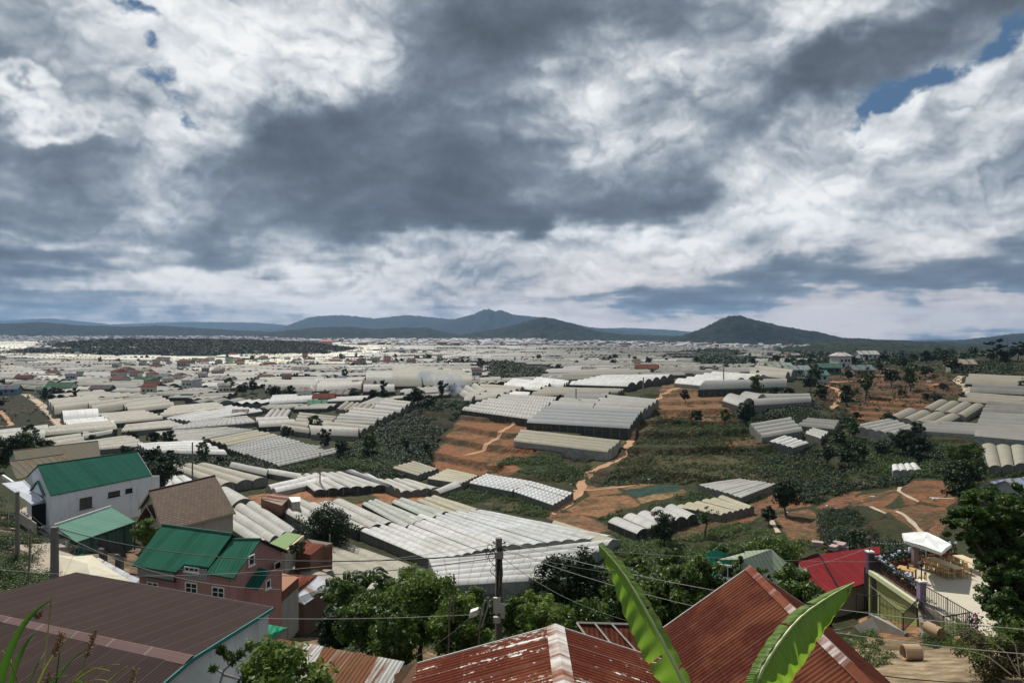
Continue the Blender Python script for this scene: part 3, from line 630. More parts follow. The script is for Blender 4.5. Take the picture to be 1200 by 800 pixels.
near = [
 # the white and beige blocks below the houses
 ([(515, 687), (502, 657), (722, 632), (652, 679)], 6, WH, lgw, 3.6, 'big white greenhouse whose long hoops run across behind the concrete power pole', M_plw),
 ([(505, 657), (596, 640), (498, 603), (412, 618)], 8, WH, grw, 3.2, 'wide white greenhouse of seven spans between the dark round tree and the power pole', M_plw),
 ([(592, 641), (722, 629), (566, 598), (498, 603)], 8, WB, lgw, 3.2, 'bluish white greenhouse sloping down beside the long beige single hoop', M_plw),
 ([(708, 640), (728, 633), (652, 611), (646, 615)], 1, YL, lgw, 2.8, 'single long beige hoop along the outer edge of the white greenhouses', M_plw),
 ([(386, 694), (505, 672), (402, 637), (322, 652)], 5, BG, grw, 3.4, 'beige greenhouse with worn film beside the gable of the pink house', M_plw),
 ([(400, 700), (512, 690), (505, 673), (386, 680)], 4, (.58, .55, .50), lgw, 3.0, 'low cream greenhouse half hidden by the flowering bushes', M_plw),
 ([(302, 640), (350, 622), (300, 588), (246, 604)], 4, LG, grw, 3.6, 'grey white greenhouse with a dark open end beside the brown tiled house', M_plw),
 ([(368, 622), (408, 609), (352, 583), (318, 591)], 3, LG, grw, 3.4, 'pale greenhouse running in behind the dark round tree', M_plw),
 ([(418, 622), (463, 613), (404, 586), (358, 592)], 3, (.62, .60, .56), dkw, 3.4, 'cream white greenhouse with dark arched ends just right of the dark round tree', M_plw),
 ([(474, 619), (500, 608), (443, 585), (424, 591)], 3, PG, dkw, 3.4, 'pale green greenhouse of three spans above the wide white one', M_plw),
 ([(504, 609), (526, 600), (474, 584), (459, 589)], 2, PG, dkw, 3.4, 'narrow pale green greenhouse beside the beige striped one', M_plw),
 ([(536, 606), (563, 597), (512, 581), (488, 587)], 3, YL, dkw, 3.0, 'beige striped greenhouse above the orange crop bed', M_plw),
 ([(258, 570), (314, 561), (246, 544), (196, 547)], 3, BG, grw, 4.0, 'beige three hoop greenhouse standing behind the brown tiled roof', M_plw),
 ([(189, 574), (236, 566), (214, 555), (190, 559)], 3, WH, grw, 3.0, 'small white greenhouse between the white house and the brown tiled roof', M_plw),
 ([(270, 594), (298, 587), (270, 572), (250, 579)], 1, LG, grw, 3.4, 'single wide white hoop in front of the beige three hoop greenhouse', M_plw),
 ([(312, 557), (316, 551), (275, 543), (268, 547)], 1, LG, grw, 2.8, 'pale single hoop beside the row of rusty trays', M_pl),
 ([(352, 561), (354, 556), (316, 550), (312, 554)], 1, LG, grw, 2.8, 'pale single hoop ending beside two bright white tunnels', M_pl),
 ([(312, 570), (324, 577), (389, 563), (366, 557)], 2, WH, lgw, 2.6, 'two bright white tunnels with pale sides above the orange soil', M_pl),
 ([(368, 575), (452, 569), (402, 553), (345, 557)], 6, LG, dkw, 3.2, 'pink white greenhouse with a row of dark arches above the crop beds', M_pl),
 ([(455, 571), (470, 577), (440, 560), (404, 552)], 2, WH, grw, 3.0, 'white tunnels stepping down above the orange crop bed', M_pl),
 ([(470, 577), (516, 572), (480, 562), (440, 562)], 4, (.62, .60, .54), grw, 2.8, 'cream greenhouse with a low dark hedge in front of it', M_pl),
 ([(505, 576), (516, 578), (541, 569), (530, 565)], 1, LG, grw, 2.2, 'low white tunnel beside an open plot', M_pl),
 ([(460, 548), (486, 540), (514, 549), (490, 557)], 5, YL, grw, 2.8, 'small beige striped greenhouse at the foot of the dark green slope', M_pl),
 ([(501, 561), (525, 549), (561, 557), (541, 567)], 6, YL, grw, 2.8, 'beige striped greenhouse at the foot of the orange terraces', M_pl),
 ([(550, 566), (571, 555), (626, 564), (600, 576)], 6, WB, grw, 2.8, 'white striped greenhouse below the green terraces, above the path end', M_pls),
 ([(602, 576), (622, 564), (672, 578), (648, 592)], 6, WB, grw, 2.8, 'white striped greenhouse reaching the orange path', M_pls),
 ([(602, 517), (611, 504), (728, 517), (712, 530)], 4, YL, lgw, 3.4, 'long beige greenhouse under the one with the black wall', M_pl),
 ([(617, 495), (642, 477), (752, 483), (738, 502)], 5, (.42, .45, .48), dkw, 4.2, 'grey greenhouse with a black front wall at the top of the orange path', M_pl),
 ([(643, 477), (662, 468), (704, 470), (694, 481)], 2, LG, grw, 3.4, 'white sheeted span behind the black walled greenhouse', M_pl),
 ([(695, 481), (706, 463), (772, 470), (753, 484)], 4, LG, grw, 3.4, 'white greenhouse on the hill crest beside the track', M_pl),
 ([(660, 469), (668, 460), (716, 461), (708, 470)], 2, GY, dkw, 3.2, 'dull grey greenhouse behind the white sheeted span', M_pl),
 ([(622, 464), (640, 455), (732, 458), (724, 462)], 3, BG, dkw, 3.2, 'flat beige greenhouse in front of the long white hall', M_pl),
 ([(667, 451), (708, 442), (790, 441), (735, 453)], 6, WH, dkw, 4.6, 'long white greenhouse hall with a dark side on the hill top', M_pl),
 ([(546, 480), (590, 464), (650, 467), (621, 490)], 7, LG, dkw, 3.4, 'striped grey and beige greenhouse above the orange terraces', M_pls),
 ([(596, 463), (603, 460), (622, 461), (618, 466)], 2, WH, grw, 3.0, 'small white greenhouse joined to the striped one', M_pl),
 ([(546, 469), (566, 453), (612, 457), (580, 467)], 5, BG, grw, 3.2, 'beige humped greenhouse beside the small smoke', M_pl),
 ([(534, 459), (560, 452), (570, 460), (552, 470)], 3, LG, grw, 3.2, 'pale greenhouse end just right of the smoke', M_pl),
 ([(590, 453), (602, 446), (650, 450), (632, 458)], 4, WH, dkw, 3.4, 'white greenhouse with scalloped edge behind the beige ones', M_pl),
 ([(622, 450), (630, 444), (668, 449), (660, 454)], 3, WH, dkw, 3.4, 'white greenhouse with a toothed dark side', M_pl),
 # right of the track
 ([(790, 449), (840, 439), (900, 443), (832, 453)], 5, WH, lgw, 3.4, 'bright white sheeted greenhouse left of the beige topped one on the rise', M_pl),
 ([(878, 438), (888, 433), (933, 440), (920, 444)], 2, BG, grw, 3.4, 'beige topped greenhouse at the end of the bright white row', M_pl),
 ([(818, 457), (836, 452), (922, 450), (922, 454)], 1, LG, dkw, 3.0, 'long thin pale tunnel below the bright white row', M_pl),
 ([(846, 470), (882, 463), (900, 466), (868, 477)], 2, LG, grw, 3.2, 'pale tunnels meeting behind the black bushy tree', M_pl),
 ([(884, 475), (882, 464), (948, 464), (951, 471)], 2, LG, grw, 3.2, 'bent pair of pale tunnels right of the black bushy tree', M_pl),
 ([(893, 513), (878, 498), (925, 490), (941, 505)], 4, LG, grw, 3.0, 'four fat grey tunnels stacked down the slope', M_pl),
 ([(900, 517), (929, 525), (948, 519), (918, 510)], 5, WH, grw, 2.6, 'short white tunnels below the four fat grey ones', M_pl),
 ([(935, 499), (948, 491), (984, 494), (978, 503)], 3, GY, grw, 2.8, 'grey tunnels with a pale edge beside the four fat ones', M_pl),
 ([(944, 508), (954, 502), (972, 507), (962, 514)], 3, LG, grw, 2.6, 'tiny pale tunnels beside a black water tank', M_pl),
 ([(1048, 509), (996, 500), (1042, 491), (1076, 502)], 5, (.58, .57, .53), lgw, 3.6, 'light scalloped greenhouse at the near end of the big hillside group', M_pl),
 ([(1102, 500), (1040, 489), (1060, 480), (1126, 488)], 4, BG, grw, 3.4, 'dirty beige greenhouse on the second step of the hillside group', M_pl),
 ([(1062, 504), (1078, 494), (1146, 498), (1142, 509)], 3, GY, lgw, 2.8, 'grey tunnels in the middle of the hillside group', M_pl),
 ([(1132, 489), (1080, 479), (1098, 469), (1154, 475)], 4, BG, grw, 3.4, 'beige greenhouse with one bright white panel on the third step', M_pl),
 ([(1142, 511), (1146, 498), (1290, 508), (1290, 524)], 3, GY, lgw, 2.8, 'lowest long grey tunnels running out along the hillside', M_pl),
 ([(1146, 498), (1151, 485), (1290, 493), (1290, 508)], 3, GY, grw, 2.8, 'second tier of long grey tunnels on the hillside', M_pl),
 ([(1151, 484), (1158, 472), (1280, 480), (1290, 492)], 3, DG, grw, 2.8, 'third tier of long grey tunnels on the hillside', M_pl),
 ([(1122, 470), (1136, 461), (1210, 467), (1200, 476)], 3, BG, grw, 3.4, 'brownish beige greenhouse above the hillside tiers', M_pl),
 ([(1131, 450), (1137, 441), (1250, 447), (1250, 456)], 2, BG, dkw, 2.4, 'uppermost beige greenhouse beside the winding pale path', M_pl),
 ([(1136, 459), (1141, 452), (1250, 457), (1250, 465)], 2, DG, dkw, 2.6, 'dark sided greenhouse just below the uppermost beige one', M_pl),
 ([(1158, 548), (1204, 545), (1202, 523), (1150, 521)], 3, (.52, .49, .38), grw, 3.6, 'three big yellowish hoops behind the bushy tree', M_plw),
 ([(1046, 552), (1080, 550), (1073, 542), (1045, 545)], 4, WH, lgw, 2.6, 'small white greenhouse alone among the bushes', M_pl),
 ([(817, 568), (868, 583), (909, 567), (866, 561)], 9, LG, grw, 2.8, 'pale nine span greenhouse beside the lone round tree on the red soil', M_pl),
 ([(850, 581), (792, 594), (845, 604), (884, 594)], 6, YL, grw, 2.8, 'pale yellow greenhouse of six spans beside the red soil strip', M_pl),
 ([(793, 592), (712, 611), (746, 625), (818, 604)], 5, (.60, .60, .58), dkw, 3.0, 'white greenhouse on open posts behind the dark bush', M_pl),
 # left middle of the valley
 ([(287, 532), (268, 525), (320, 511), (349, 519)], 6, (.56, .57, .58), dkw, 3.2, 'white greenhouse with black stripes across the roof', M_pls),
 ([(326, 546), (289, 533), (352, 520), (403, 528)], 8, (.50, .51, .49), grw, 3.0, 'finely striped grey greenhouse below the black striped one', M_pls),
 ([(268, 522), (246, 516), (297, 506), (321, 511)], 4, YL, dkw, 3.4, 'beige greenhouse behind the black striped one', M_pl),
 ([(217, 518), (184, 507), (262, 502), (292, 505)], 7, GY, grw, 3.0, 'long grey greenhouse left of the beige one', M_pl),
 ([(205, 503), (232, 494), (286, 489), (296, 495)], 5, (.44, .44, .42), grw, 3.0, 'grey striped greenhouse under the bright white sheet', M_pls),
 ([(226, 494), (197, 491), (266, 477), (303, 482)], 6, (.80, .80, .80), grw, 3.0, 'bright white sheeted greenhouse beside the small farmhouse', M_pl),
 ([(176, 530), (164, 522), (232, 518), (262, 532)], 4, WH, grw, 2.8, 'bright white crumpled greenhouse behind the dark thicket', M_pl),
 ([(66, 485), (58, 474), (108, 469), (116, 478)], 3, BG, grw, 3.4, 'beige greenhouse beside the edge of the ploughed field', M_pl),
 ([(76, 493), (73, 488), (112, 485), (114, 490)], 1, WH, dkw, 3.0, 'white topped tunnel beside the field edge', M_pl),
 ([(82, 501), (76, 495), (126, 490), (132, 497)], 3, WH, grw, 3.0, 'white greenhouse below the white topped tunnel', M_pl),
 ([(56, 510), (62, 503), (124, 497), (134, 503)], 2, BG, (.07, .085, .045), 5.2, 'rounded beige greenhouse with a dark green side', M_pl),
 ([(98, 514), (99, 508), (134, 503), (130, 508)], 2, LG, grw, 3.2, 'pale rounded end beside the dark green sided greenhouse', M_pl),
 ([(110, 485), (104, 478), (140, 472), (148, 479)], 2, BG, grw, 3.2, 'beige greenhouse in the second row past the field', M_pl),
 ([(134, 496), (116, 487), (166, 483), (188, 491)], 5, BG, dkw, 3.2, 'flat brownish beige greenhouse in the middle of the rows', M_pl),
 ([(152, 483), (140, 474), (186, 468), (202, 477)], 4, BG, dkw, 3.2, 'flat beige greenhouse behind the brownish one', M_pl),
 ([(190, 488), (204, 478), (250, 474), (262, 480)], 4, BG, dkw, 3.2, 'beige greenhouse touching the bright white sheet', M_pl),
 ([(145, 506), (150, 499), (196, 494), (212, 500)], 4, BG, grw, 3.2, 'rounded beige greenhouse with a hedge in front', M_pl),
 ([(0, 518), (2, 509), (52, 503), (58, 512)], 2, (.58, .60, .58), grw, 3.2, 'pale greenhouse at the foot of the ploughed field', M_pl),
 ([(62, 530), (52, 518), (92, 512), (100, 524)], 3, BG, grw, 3.2, 'beige patched greenhouse behind the grey roofed house', M_pl),
 ([(108, 527), (100, 519), (150, 512), (166, 522)], 4, BG, grw, 3.0, 'beige greenhouse left of the crumpled white one', M_pl),
 # stepped tunnels left of the dark slope
 ([(367, 509), (362, 502), (419, 506), (417, 511)], 1, (.60, .58, .54), grw, 3.4, 'lowest of the stepped tunnels beside the dark green slope', M_pl),
 ([(374, 503), (378, 495), (434, 500), (421, 507)], 2, BG, grw, 3.2, 'second step of beige tunnels beside the dark green slope', M_pl),
 ([(330, 503), (340, 495), (368, 500), (361, 507)], 2, BG, grw, 3.2, 'pair of dirty tunnels at the lower end of the steps', M_pl),
 ([(393, 496), (401, 486), (442, 490), (437, 498)], 3, GY, grw, 3.2, 'grey tunnels on the middle step', M_pl),
 ([(405, 488), (418, 479), (462, 484), (446, 492)], 3, (.60, .58, .55), grw, 3.2, 'pinkish white tunnels on the upper step', M_pl),
 ([(346, 498), (353, 485), (393, 490), (384, 499)], 4, BG, grw, 3.2, 'brownish tunnels in the middle of the stepped group', M_pl),
 ([(305, 500), (300, 492), (332, 491), (346, 498)], 2, LG, dkw, 3.2, 'pale tunnels with a dark side at the outer end of the steps', M_pl),
 ([(440, 479), (454, 470), (482, 473), (468, 483)], 3, LG, grw, 3.2, 'topmost pale tunnels where the dark slope begins', M_pl),
 ([(395, 480), (430, 484), (440, 476), (405, 472)], 6, BG, grw, 3., 'humped beige tunnels below the small houses', M_pl),
 ([(420, 474), (446, 474), (462, 467), (440, 466)], 6, LG, grw, 3., 'humped pale tunnels beside the tree clump', M_pl),
 ([(309, 490), (334, 490), (340, 481), (318, 480)], 4, LG, grw, 3., 'short humped tunnels near the farmhouse', M_pl),
 ([(318, 473), (322, 466), (372, 464), (370, 470)], 3, (.72, .74, .76), lgw, 4., 'white hall with a pale blue side among the farmhouses', M_pl),
 ([(427, 459), (428, 456), (460, 456), (461, 459)], 1, LG, dkw, 3.6, 'lone pale tunnel in front of the tree belt', M_pl),
 ([(430, 450), (431, 441), (459, 442), (460, 451)], 4, LG, dkw, 3.2, 'pale striped block in the middle rows', M_pl),
 ([(461, 452), (462, 439), (488, 439), (493, 452)], 4, (.40, .39, .30), dkw, 3.2, 'olive striped block in the middle rows', M_pl),
 ([(496, 451), (490, 439), (540, 441), (551, 451)], 5, (.44, .43, .33), dkw, 3.2, 'olive striped block ending beside the smoke', M_pl),
 ([(366, 458), (372, 449), (424, 450), (421, 456)], 3, (.60, .56, .53), (.22, .12, .09), 3.6, 'pinkish white block with a red brown side', M_pl),
 ([(313, 457), (318, 451), (372, 452), (368, 458)], 2, LG, dkw, 3.6, 'pale long block beside the pinkish white one', M_pl),
]
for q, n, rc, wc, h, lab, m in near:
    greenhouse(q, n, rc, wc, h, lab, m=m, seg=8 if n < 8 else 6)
# ------------------------------------------------------------------ the packed middle and far rows
def inflate(poly, k=1.15):
    cx = sum(p[0] for p in poly) / 4; cy = sum(p[1] for p in poly) / 4
    return [(cx + (x - cx) * k, cy + (y - cy) * k) for x, y in poly]
NOGO = [[(380, 570), (400, 535), (440, 505), (490, 468), (560, 470), (550, 480), (650, 480), (700, 470), (760, 455), (790, 455), (900, 452), (900, 470), (1300, 480), (1300, 900), (300, 900), (330, 560)],
        [(0, 460), (36, 461), (82, 502), (140, 516), (0, 516)], [(-900, 510), (160, 520), (400, 545), (460, 560), (400, 900), (-900, 900)],
        [(935, 425), (1300, 395), (1300, 520), (930, 480)],
        [(570, 428), (600, 425), (645, 434), (640, 446), (575, 444)], [(60, 397), (200, 399), (350, 398), (395, 402), (300, 411), (240, 419), (120, 417), (60, 405)],
        [(812, 412), (850, 408), (880, 424), (860, 432), (812, 426)], [(930, 404), (1300, 380), (1300, 430), (930, 422)], [(260, 460), (300, 458), (420, 460), (425, 468), (300, 470)],
        [(300, 500), (420, 512), (480, 470), (560, 470), (400, 560), (330, 540)]]
def inp1(x, y, poly):
    c = False; n = len(poly); j = n - 1
    for i in range(n):
        (x0, y0), (x1, y1) = poly[i], poly[j]
        if (y0 > y) != (y1 > y) and x < (x1 - x0) * (y - y0) / (y1 - y0) + x0: c = not c
        j = i
    return c
def bh1(x, y):
    d = min(max(y, 1.6), 29000); px = min(max(CX + F * x / max(y, 12.), -699), 1899); u = (px + 700) / 10; v = (math.log(d) - _gd[0]) / (_gd[1] - _gd[0])
    iu = min(max(int(u), 0), 259); iv = min(max(int(v), 0), 598); fu = u - iu; fv = v - iv
    return float((_G[iv, iu] * (1 - fu) + _G[iv, iu + 1] * fu) * (1 - fv) + (_G[iv + 1, iu] * (1 - fu) + _G[iv + 1, iu + 1] * fu) * fv)
BINS = {}
def use_bins():
    BINS.clear()
    for p in USED_I:
        xs = [q[0] for q in p]; ys = [q[1] for q in p]
        for a in range(int(min(xs) // 60), int(max(xs) // 60) + 1):
            for b in range(int(min(ys) // 60), int(max(ys) // 60) + 1): BINS.setdefault((a, b), []).append(p)
def free(x, y, r):
    z = bh1(x, y); px = CX + F * x / y; py = HY - F * z / y
    for p in NOGO:
        if inp1(px, py, p): return False
    for p in BINS.get((int(x // 60), int(y // 60)), ()):
        if inp1(x, y, p): return False
    return True
USED_I = [inflate(p, 1.12) for p in USED]
PAL = [(.40, .375, .31), (.32, .31, .28), (.46, .44, .39), (.38, .36, .28), (.27, .265, .24), (.52, .50, .46), (.62, .61, .59), (.36, .37, .36), (.44, .41, .33), (.70, .70, .69), (.48, .44, .36)]
WPAL = [dkw, dkw, (.06, .06, .05), grw, (.10, .095, .08), (.30, .29, .27)]
def yard_dir(x, y): return -.22 + .5 * (float(fbm(np.array([x / 190.]), np.array([y / 190.]), 2, 71)[0]) - .5) * 2
FARV, FARQ, FARC, FARUV = [], [], [], []
def far_block(P, n, rc, wc, h):
    "the same greenhouse, lighter, for the one far mass"
    A, B, C, D = P; b = len(FARV); w = (B - A).length / n; L = (D - A).length
    def quad(p, c, uv=None):
        k = len(FARV); FARV.extend([tuple(q) for q in p]); FARC.extend([c] * 4); FARUV.extend(uv or [(.5, .5)] * 4); FARQ.append((k, k + 1, k + 2, k + 3))
    for i in range(n):
        a0, a1 = A.lerp(B, i / n), A.lerp(B, (i + 1) / n); d0, d1 = D.lerp(C, i / n), D.lerp(C, (i + 1) / n)
        am, dm = (a0 + a1) / 2 + Vector((0, 0, w * .22)), (d0 + d1) / 2 + Vector((0, 0, w * .22))
        quad([a0, am, dm, d0], rc, [(i, 0), (i + .5, 0), (i + .5, L), (i, L)]); quad([am, a1, d1, dm], rc, [(i + .5, 0), (i + 1, 0), (i + 1, L), (i + .5, L)])
    dn = Vector((0, 0, h + 1))
    for p, q in ((A, B), (B, C), (C, D), (D, A)): quad([p - dn, q - dn, q, p], wc)
rows_built = 0; R2 = random.Random(5)
BRIGHT = [[(-50, 396), (60, 399), (130, 412), (240, 418), (250, 424), (-50, 418)], [(235, 420), (300, 408), (400, 400), (470, 402), (420, 418), (240, 436)]]  # sunlit bands of the far valley, put into the film colour
def fill(y0, y1, things, small=False, cap=999):
    global rows_built
    use_bins()
    Y = y0
    while Y < y1:
        dep = R2.uniform(9, 15) if small else R2.uniform(17, 34) if Y < 900 else R2.uniform(26, 60) * Y / 1200
        half = (Y + 40) * (.80 if small else 1.2); X = -half + R2.uniform(-30, 0)
        while X < half:
            if rows_built >= cap: return
            wid = R2.uniform(14, 30) if small else R2.uniform(26, 62) if Y < 900 else R2.uniform(40, 90) * max(1, Y / 1700)
            x, y = X + wid / 2, Y + dep / 2 + R2.uniform(-6, 6)
            a = yard_dir(x, y) + R2.uniform(-.05, .05); ca, sa = math.cos(a), math.sin(a)
            hw, hd = wid / 2 * .96, dep / 2 * (.86 if Y < 900 else .80)
            if R2.random() < (.06 if Y < 800 else .14) or not all(free(x + sx * hw * .8, y + sy * hd * .8, 0) for sx, sy in ((0, 0), (1, 1), (-1, 1), (1, -1), (-1, -1))):
                X += wid * .55; continue
            h = R2.uniform(2.8, 3.6); P = []
            for sx, sy in ((-1, -1), (1, -1), (1, 1), (-1, 1)):
                qx = x + sx * hw * ca - sy * hd * sa; qy = y + sx * hw * sa + sy * hd * ca
                P.append(Vector((qx, qy, bh1(qx, qy) + h * .5)))
            px = CX + F * x / y; py = HY - F * P[0].z / y; tone = (.62 if px > 540 else .74) * (1. if Y < 900 else R2.choice((.45, .6, .75))) * R2.uniform(.66, 1.16)  # rows to the right toned darker: cloud shadow put into the film colour
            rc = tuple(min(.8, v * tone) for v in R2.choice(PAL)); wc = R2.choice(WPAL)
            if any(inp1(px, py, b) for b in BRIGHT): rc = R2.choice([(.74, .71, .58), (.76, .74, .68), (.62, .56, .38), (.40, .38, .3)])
            across = R2.random() < .72
            if across: n = max(2, int(dep / 8)); P4 = [P[0], P[3], P[2], P[1]]
            else: n = max(3, int(wid / 8)); P4 = P
            if things and -60 < px < 1260:
                zone = ('on the valley floor left of the tree belt' if px < 260 else 'in the middle rows of the valley' if px < 560 else 'on the low rise past the long white hall' if px < 940 else 'near the far red fields')
                tone_w = 'bright white' if min(rc) > .56 else 'pale' if min(rc) > .36 else 'beige' if rc[0] - rc[2] > .07 else 'dull grey'
                side = 'a dark side' if wc[0] < .09 else 'a grey side' if wc[0] < .2 else 'a pale side'
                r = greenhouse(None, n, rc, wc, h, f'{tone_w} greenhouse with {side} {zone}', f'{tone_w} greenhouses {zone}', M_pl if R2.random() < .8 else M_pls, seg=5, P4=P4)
                rows_built += 1
            else:
                if small: q_ = [(p.x, p.y) for p in P]; BINS.setdefault((int(x // 60), int(y // 60)), []).append(q_)
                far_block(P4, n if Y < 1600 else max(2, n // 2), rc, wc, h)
            X += wid * 1.0 + (R2.uniform(.5, 5) if R2.random() < .8 else R2.uniform(8, 22))
        Y += dep + (R2.uniform(1.5, 5) if Y < 900 else R2.uniform(6, 16) * Y / 1300)
fill(235, 800, True)
USED_I = [inflate(p, 1.08) for p in USED]; fill(150, 560, True, True, 300 - len(near))
print('greenhouses in the rows:', rows_built)
USED_I = [inflate(p, 1.05) for p in USED]; fill(300, 800, False, True)
fill(800, 3600, False)
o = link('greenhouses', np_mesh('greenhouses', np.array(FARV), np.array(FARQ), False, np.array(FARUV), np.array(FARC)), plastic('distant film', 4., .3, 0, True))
tag(o, 'mass of pale plastic greenhouses filling the far valley floor', 'greenhouses', kind='stuff')
# ------------------------------------------------------------------ houses close by
def corr(name, rgb, pitch=.22, rust=0., patch=0., rough=.45, var=.3, sheet=1.05, patchcol=(.62, .60, .56), rustcol=(.20, .062, .034), amp=.5, lines=.35, objcol=False):
    "ribbed sheet metal; u runs along the eave, v down the slope"
    m, g, out = mat(name)
    uv = g.new('ShaderNodeTexCoord').outputs['UV']; sp = g.new('ShaderNodeSeparateXYZ'); g.set(sp.inputs[0], uv); u, v = sp.outputs[0], sp.outputs[1]
    st = g.new('ShaderNodeCombineXYZ'); g.set(st.inputs[0], g.math('MULTIPLY', u, 3.2)); g.set(st.inputs[1], g.math('MULTIPLY', v, .28))
    n1 = g.noise(st.outputs[0], 1., 6, .65); n2 = g.noise(uv, .55, 5, .6); n3 = g.noise(uv, 7., 4, .6)
    base = g.new('ShaderNodeObjectInfo').outputs['Color'] if objcol else g.new('ShaderNodeRGB').outputs[0]
    if not objcol: base.default_value = (*rgb, 1)
    sid = g.math('FLOOR', g.math('DIVIDE', u, sheet)); wn = g.new('ShaderNodeTexWhiteNoise', noise_dimensions='1D'); g.set(wn.inputs['W'], sid)
    k = g.math('ADD', g.math('ADD', g.math('MULTIPLY', n2, var), g.math('MULTIPLY', n1, var * .7)), g.math('ADD', 1 - var * 1.1, g.math('MULTIPLY', wn.outputs[0], var * .5)))
    col = g.mix(1., base, k, 'MULTIPLY')
    if rust:
        rf = g.ramp(g.math('ADD', g.math('MULTIPLY', n1, .6), g.math('ADD', g.math('MULTIPLY', n2, .4), g.math('MULTIPLY', wn.outputs[0], .18))), .62 - rust * .35, .80 - rust * .35)
        rc = g.mix(n3, rustcol, tuple(c * .42 for c in rustcol)); rc = g.mix(g.ramp(n2, .45, .65, 0., .28), rc, (.28, .11, .055))
        col = g.mix(rf, col, rc)
    if patch:
        pf = g.ramp(g.math('ADD', g.math('MULTIPLY', n3, .3), g.math('ADD', g.math('MULTIPLY', n1, .5), g.math('MULTIPLY', n2, .25))), .66 - patch * .2, .69 - patch * .2)
        col = g.mix(pf, col, patchcol)
    e1 = g.math('LESS_THAN', g.math('FRACT', g.math('DIVIDE', u, sheet)), .05); e2 = g.math('LESS_THAN', g.math('FRACT', g.math('ADD', g.math('DIVIDE', v, 2.4), g.math('MULTIPLY', wn.outputs[0], .1))), .015)
    col = g.mix(g.math('MULTIPLY', g.math('MAXIMUM', e1, g.math('MULTIPLY', e2, .3)), lines), col, g.mix(.6, col, (.4, .36, .33)))
    wv = g.math('SINE', g.math('MULTIPLY', u, 2 * PI / pitch))
    col = g.mix(g.ramp(wv, -1., -.2, .35, 0.), col, g.mix(.7, col, (.015, .012, .01)))   # troughs coloured darker so the ribs read
    principled(g, out, col, g.ramp(n3, .2, .8, rough + .25, .95), g.math('ADD', g.math('MULTIPLY', wv, .5), g.math('MULTIPLY', n3, .08)), amp, .05, .02)
    return m
def plane_hit(px, py, a, b, c):
    n = (b - a).cross(c - a); r = at(px, py, 1.); return r * (a.dot(n) / r.dot(n))
def wall_hit(px, py, a, b):
    return plane_hit(px, py, a, b, a + Vector((0, 0, 1)))
M_glass = plain('dark window glass', (.02, .023, .026), .12, .2, .6, 0, .6)
M_whitep = plain('white paint', (.72, .71, .68), .6, .25, 2)
def window(root, a, b, px, py, w, h, cols=2, rows=1, fm=None, name='window'):
    "a framed window on the vertical wall through a, b, centred where the picture shows it"
    c = wall_hit(px, py, a, b); e = (b - a); e.z = 0; e.normalize(); n = Vector((e.y, -e.x, 0))
    if n.dot(c) > 0: n = -n
    up = Vector((0, 0, 1)); f = MB(); t = .09; c = c + n * .003
    for o, u, v in ((c - e * w / 2 - up * h / 2, e * w, up * t), (c - e * w / 2 + up * (h / 2 - t), e * w, up * t), (c - e * w / 2 - up * (h / 2 - t), e * t, up * (h - 2 * t)), (c + e * (w / 2 - t) - up * (h / 2 - t), e * t, up * (h - 2 * t))): f.obox(o, u, v, n * .07)
    for i in range(1, cols): f.obox(c + e * (w * i / cols - w / 2 - .03) - up * (h / 2 - t), e * .06, up * (h - 2 * t), n * .06)
    for i in range(1, rows): f.obox(c - e * (w / 2 - t) + up * (h * i / rows - h / 2 - .02), e * (w - 2 * t), up * .05, n * .055)
    o = f.build(name, fm or M_whitep, root)
    p = MB(); p.obox(c - e * (w / 2 - t) - up * (h / 2 - t), e * (w - 2 * t), up * (h - 2 * t), n * .02)
    q = p.build('pane', M_glass, None); sub(q, o, root)
    s = MB(); s.obox(c - e * (w / 2 + .08) - up * (h / 2 + .07), e * (w + .16), up * .07, n * .14); q = s.build('sill', fm or M_whitep, None); sub(q, o, root)
    return o
def sub(child, part, root):
    "hang a mesh written in world coordinates under a part"
    child.data.transform(Matrix.Translation(-root.location)); child.parent = part; KIDS.setdefault(part.name, []).append(child)
def V3(*a): return Vector(a)
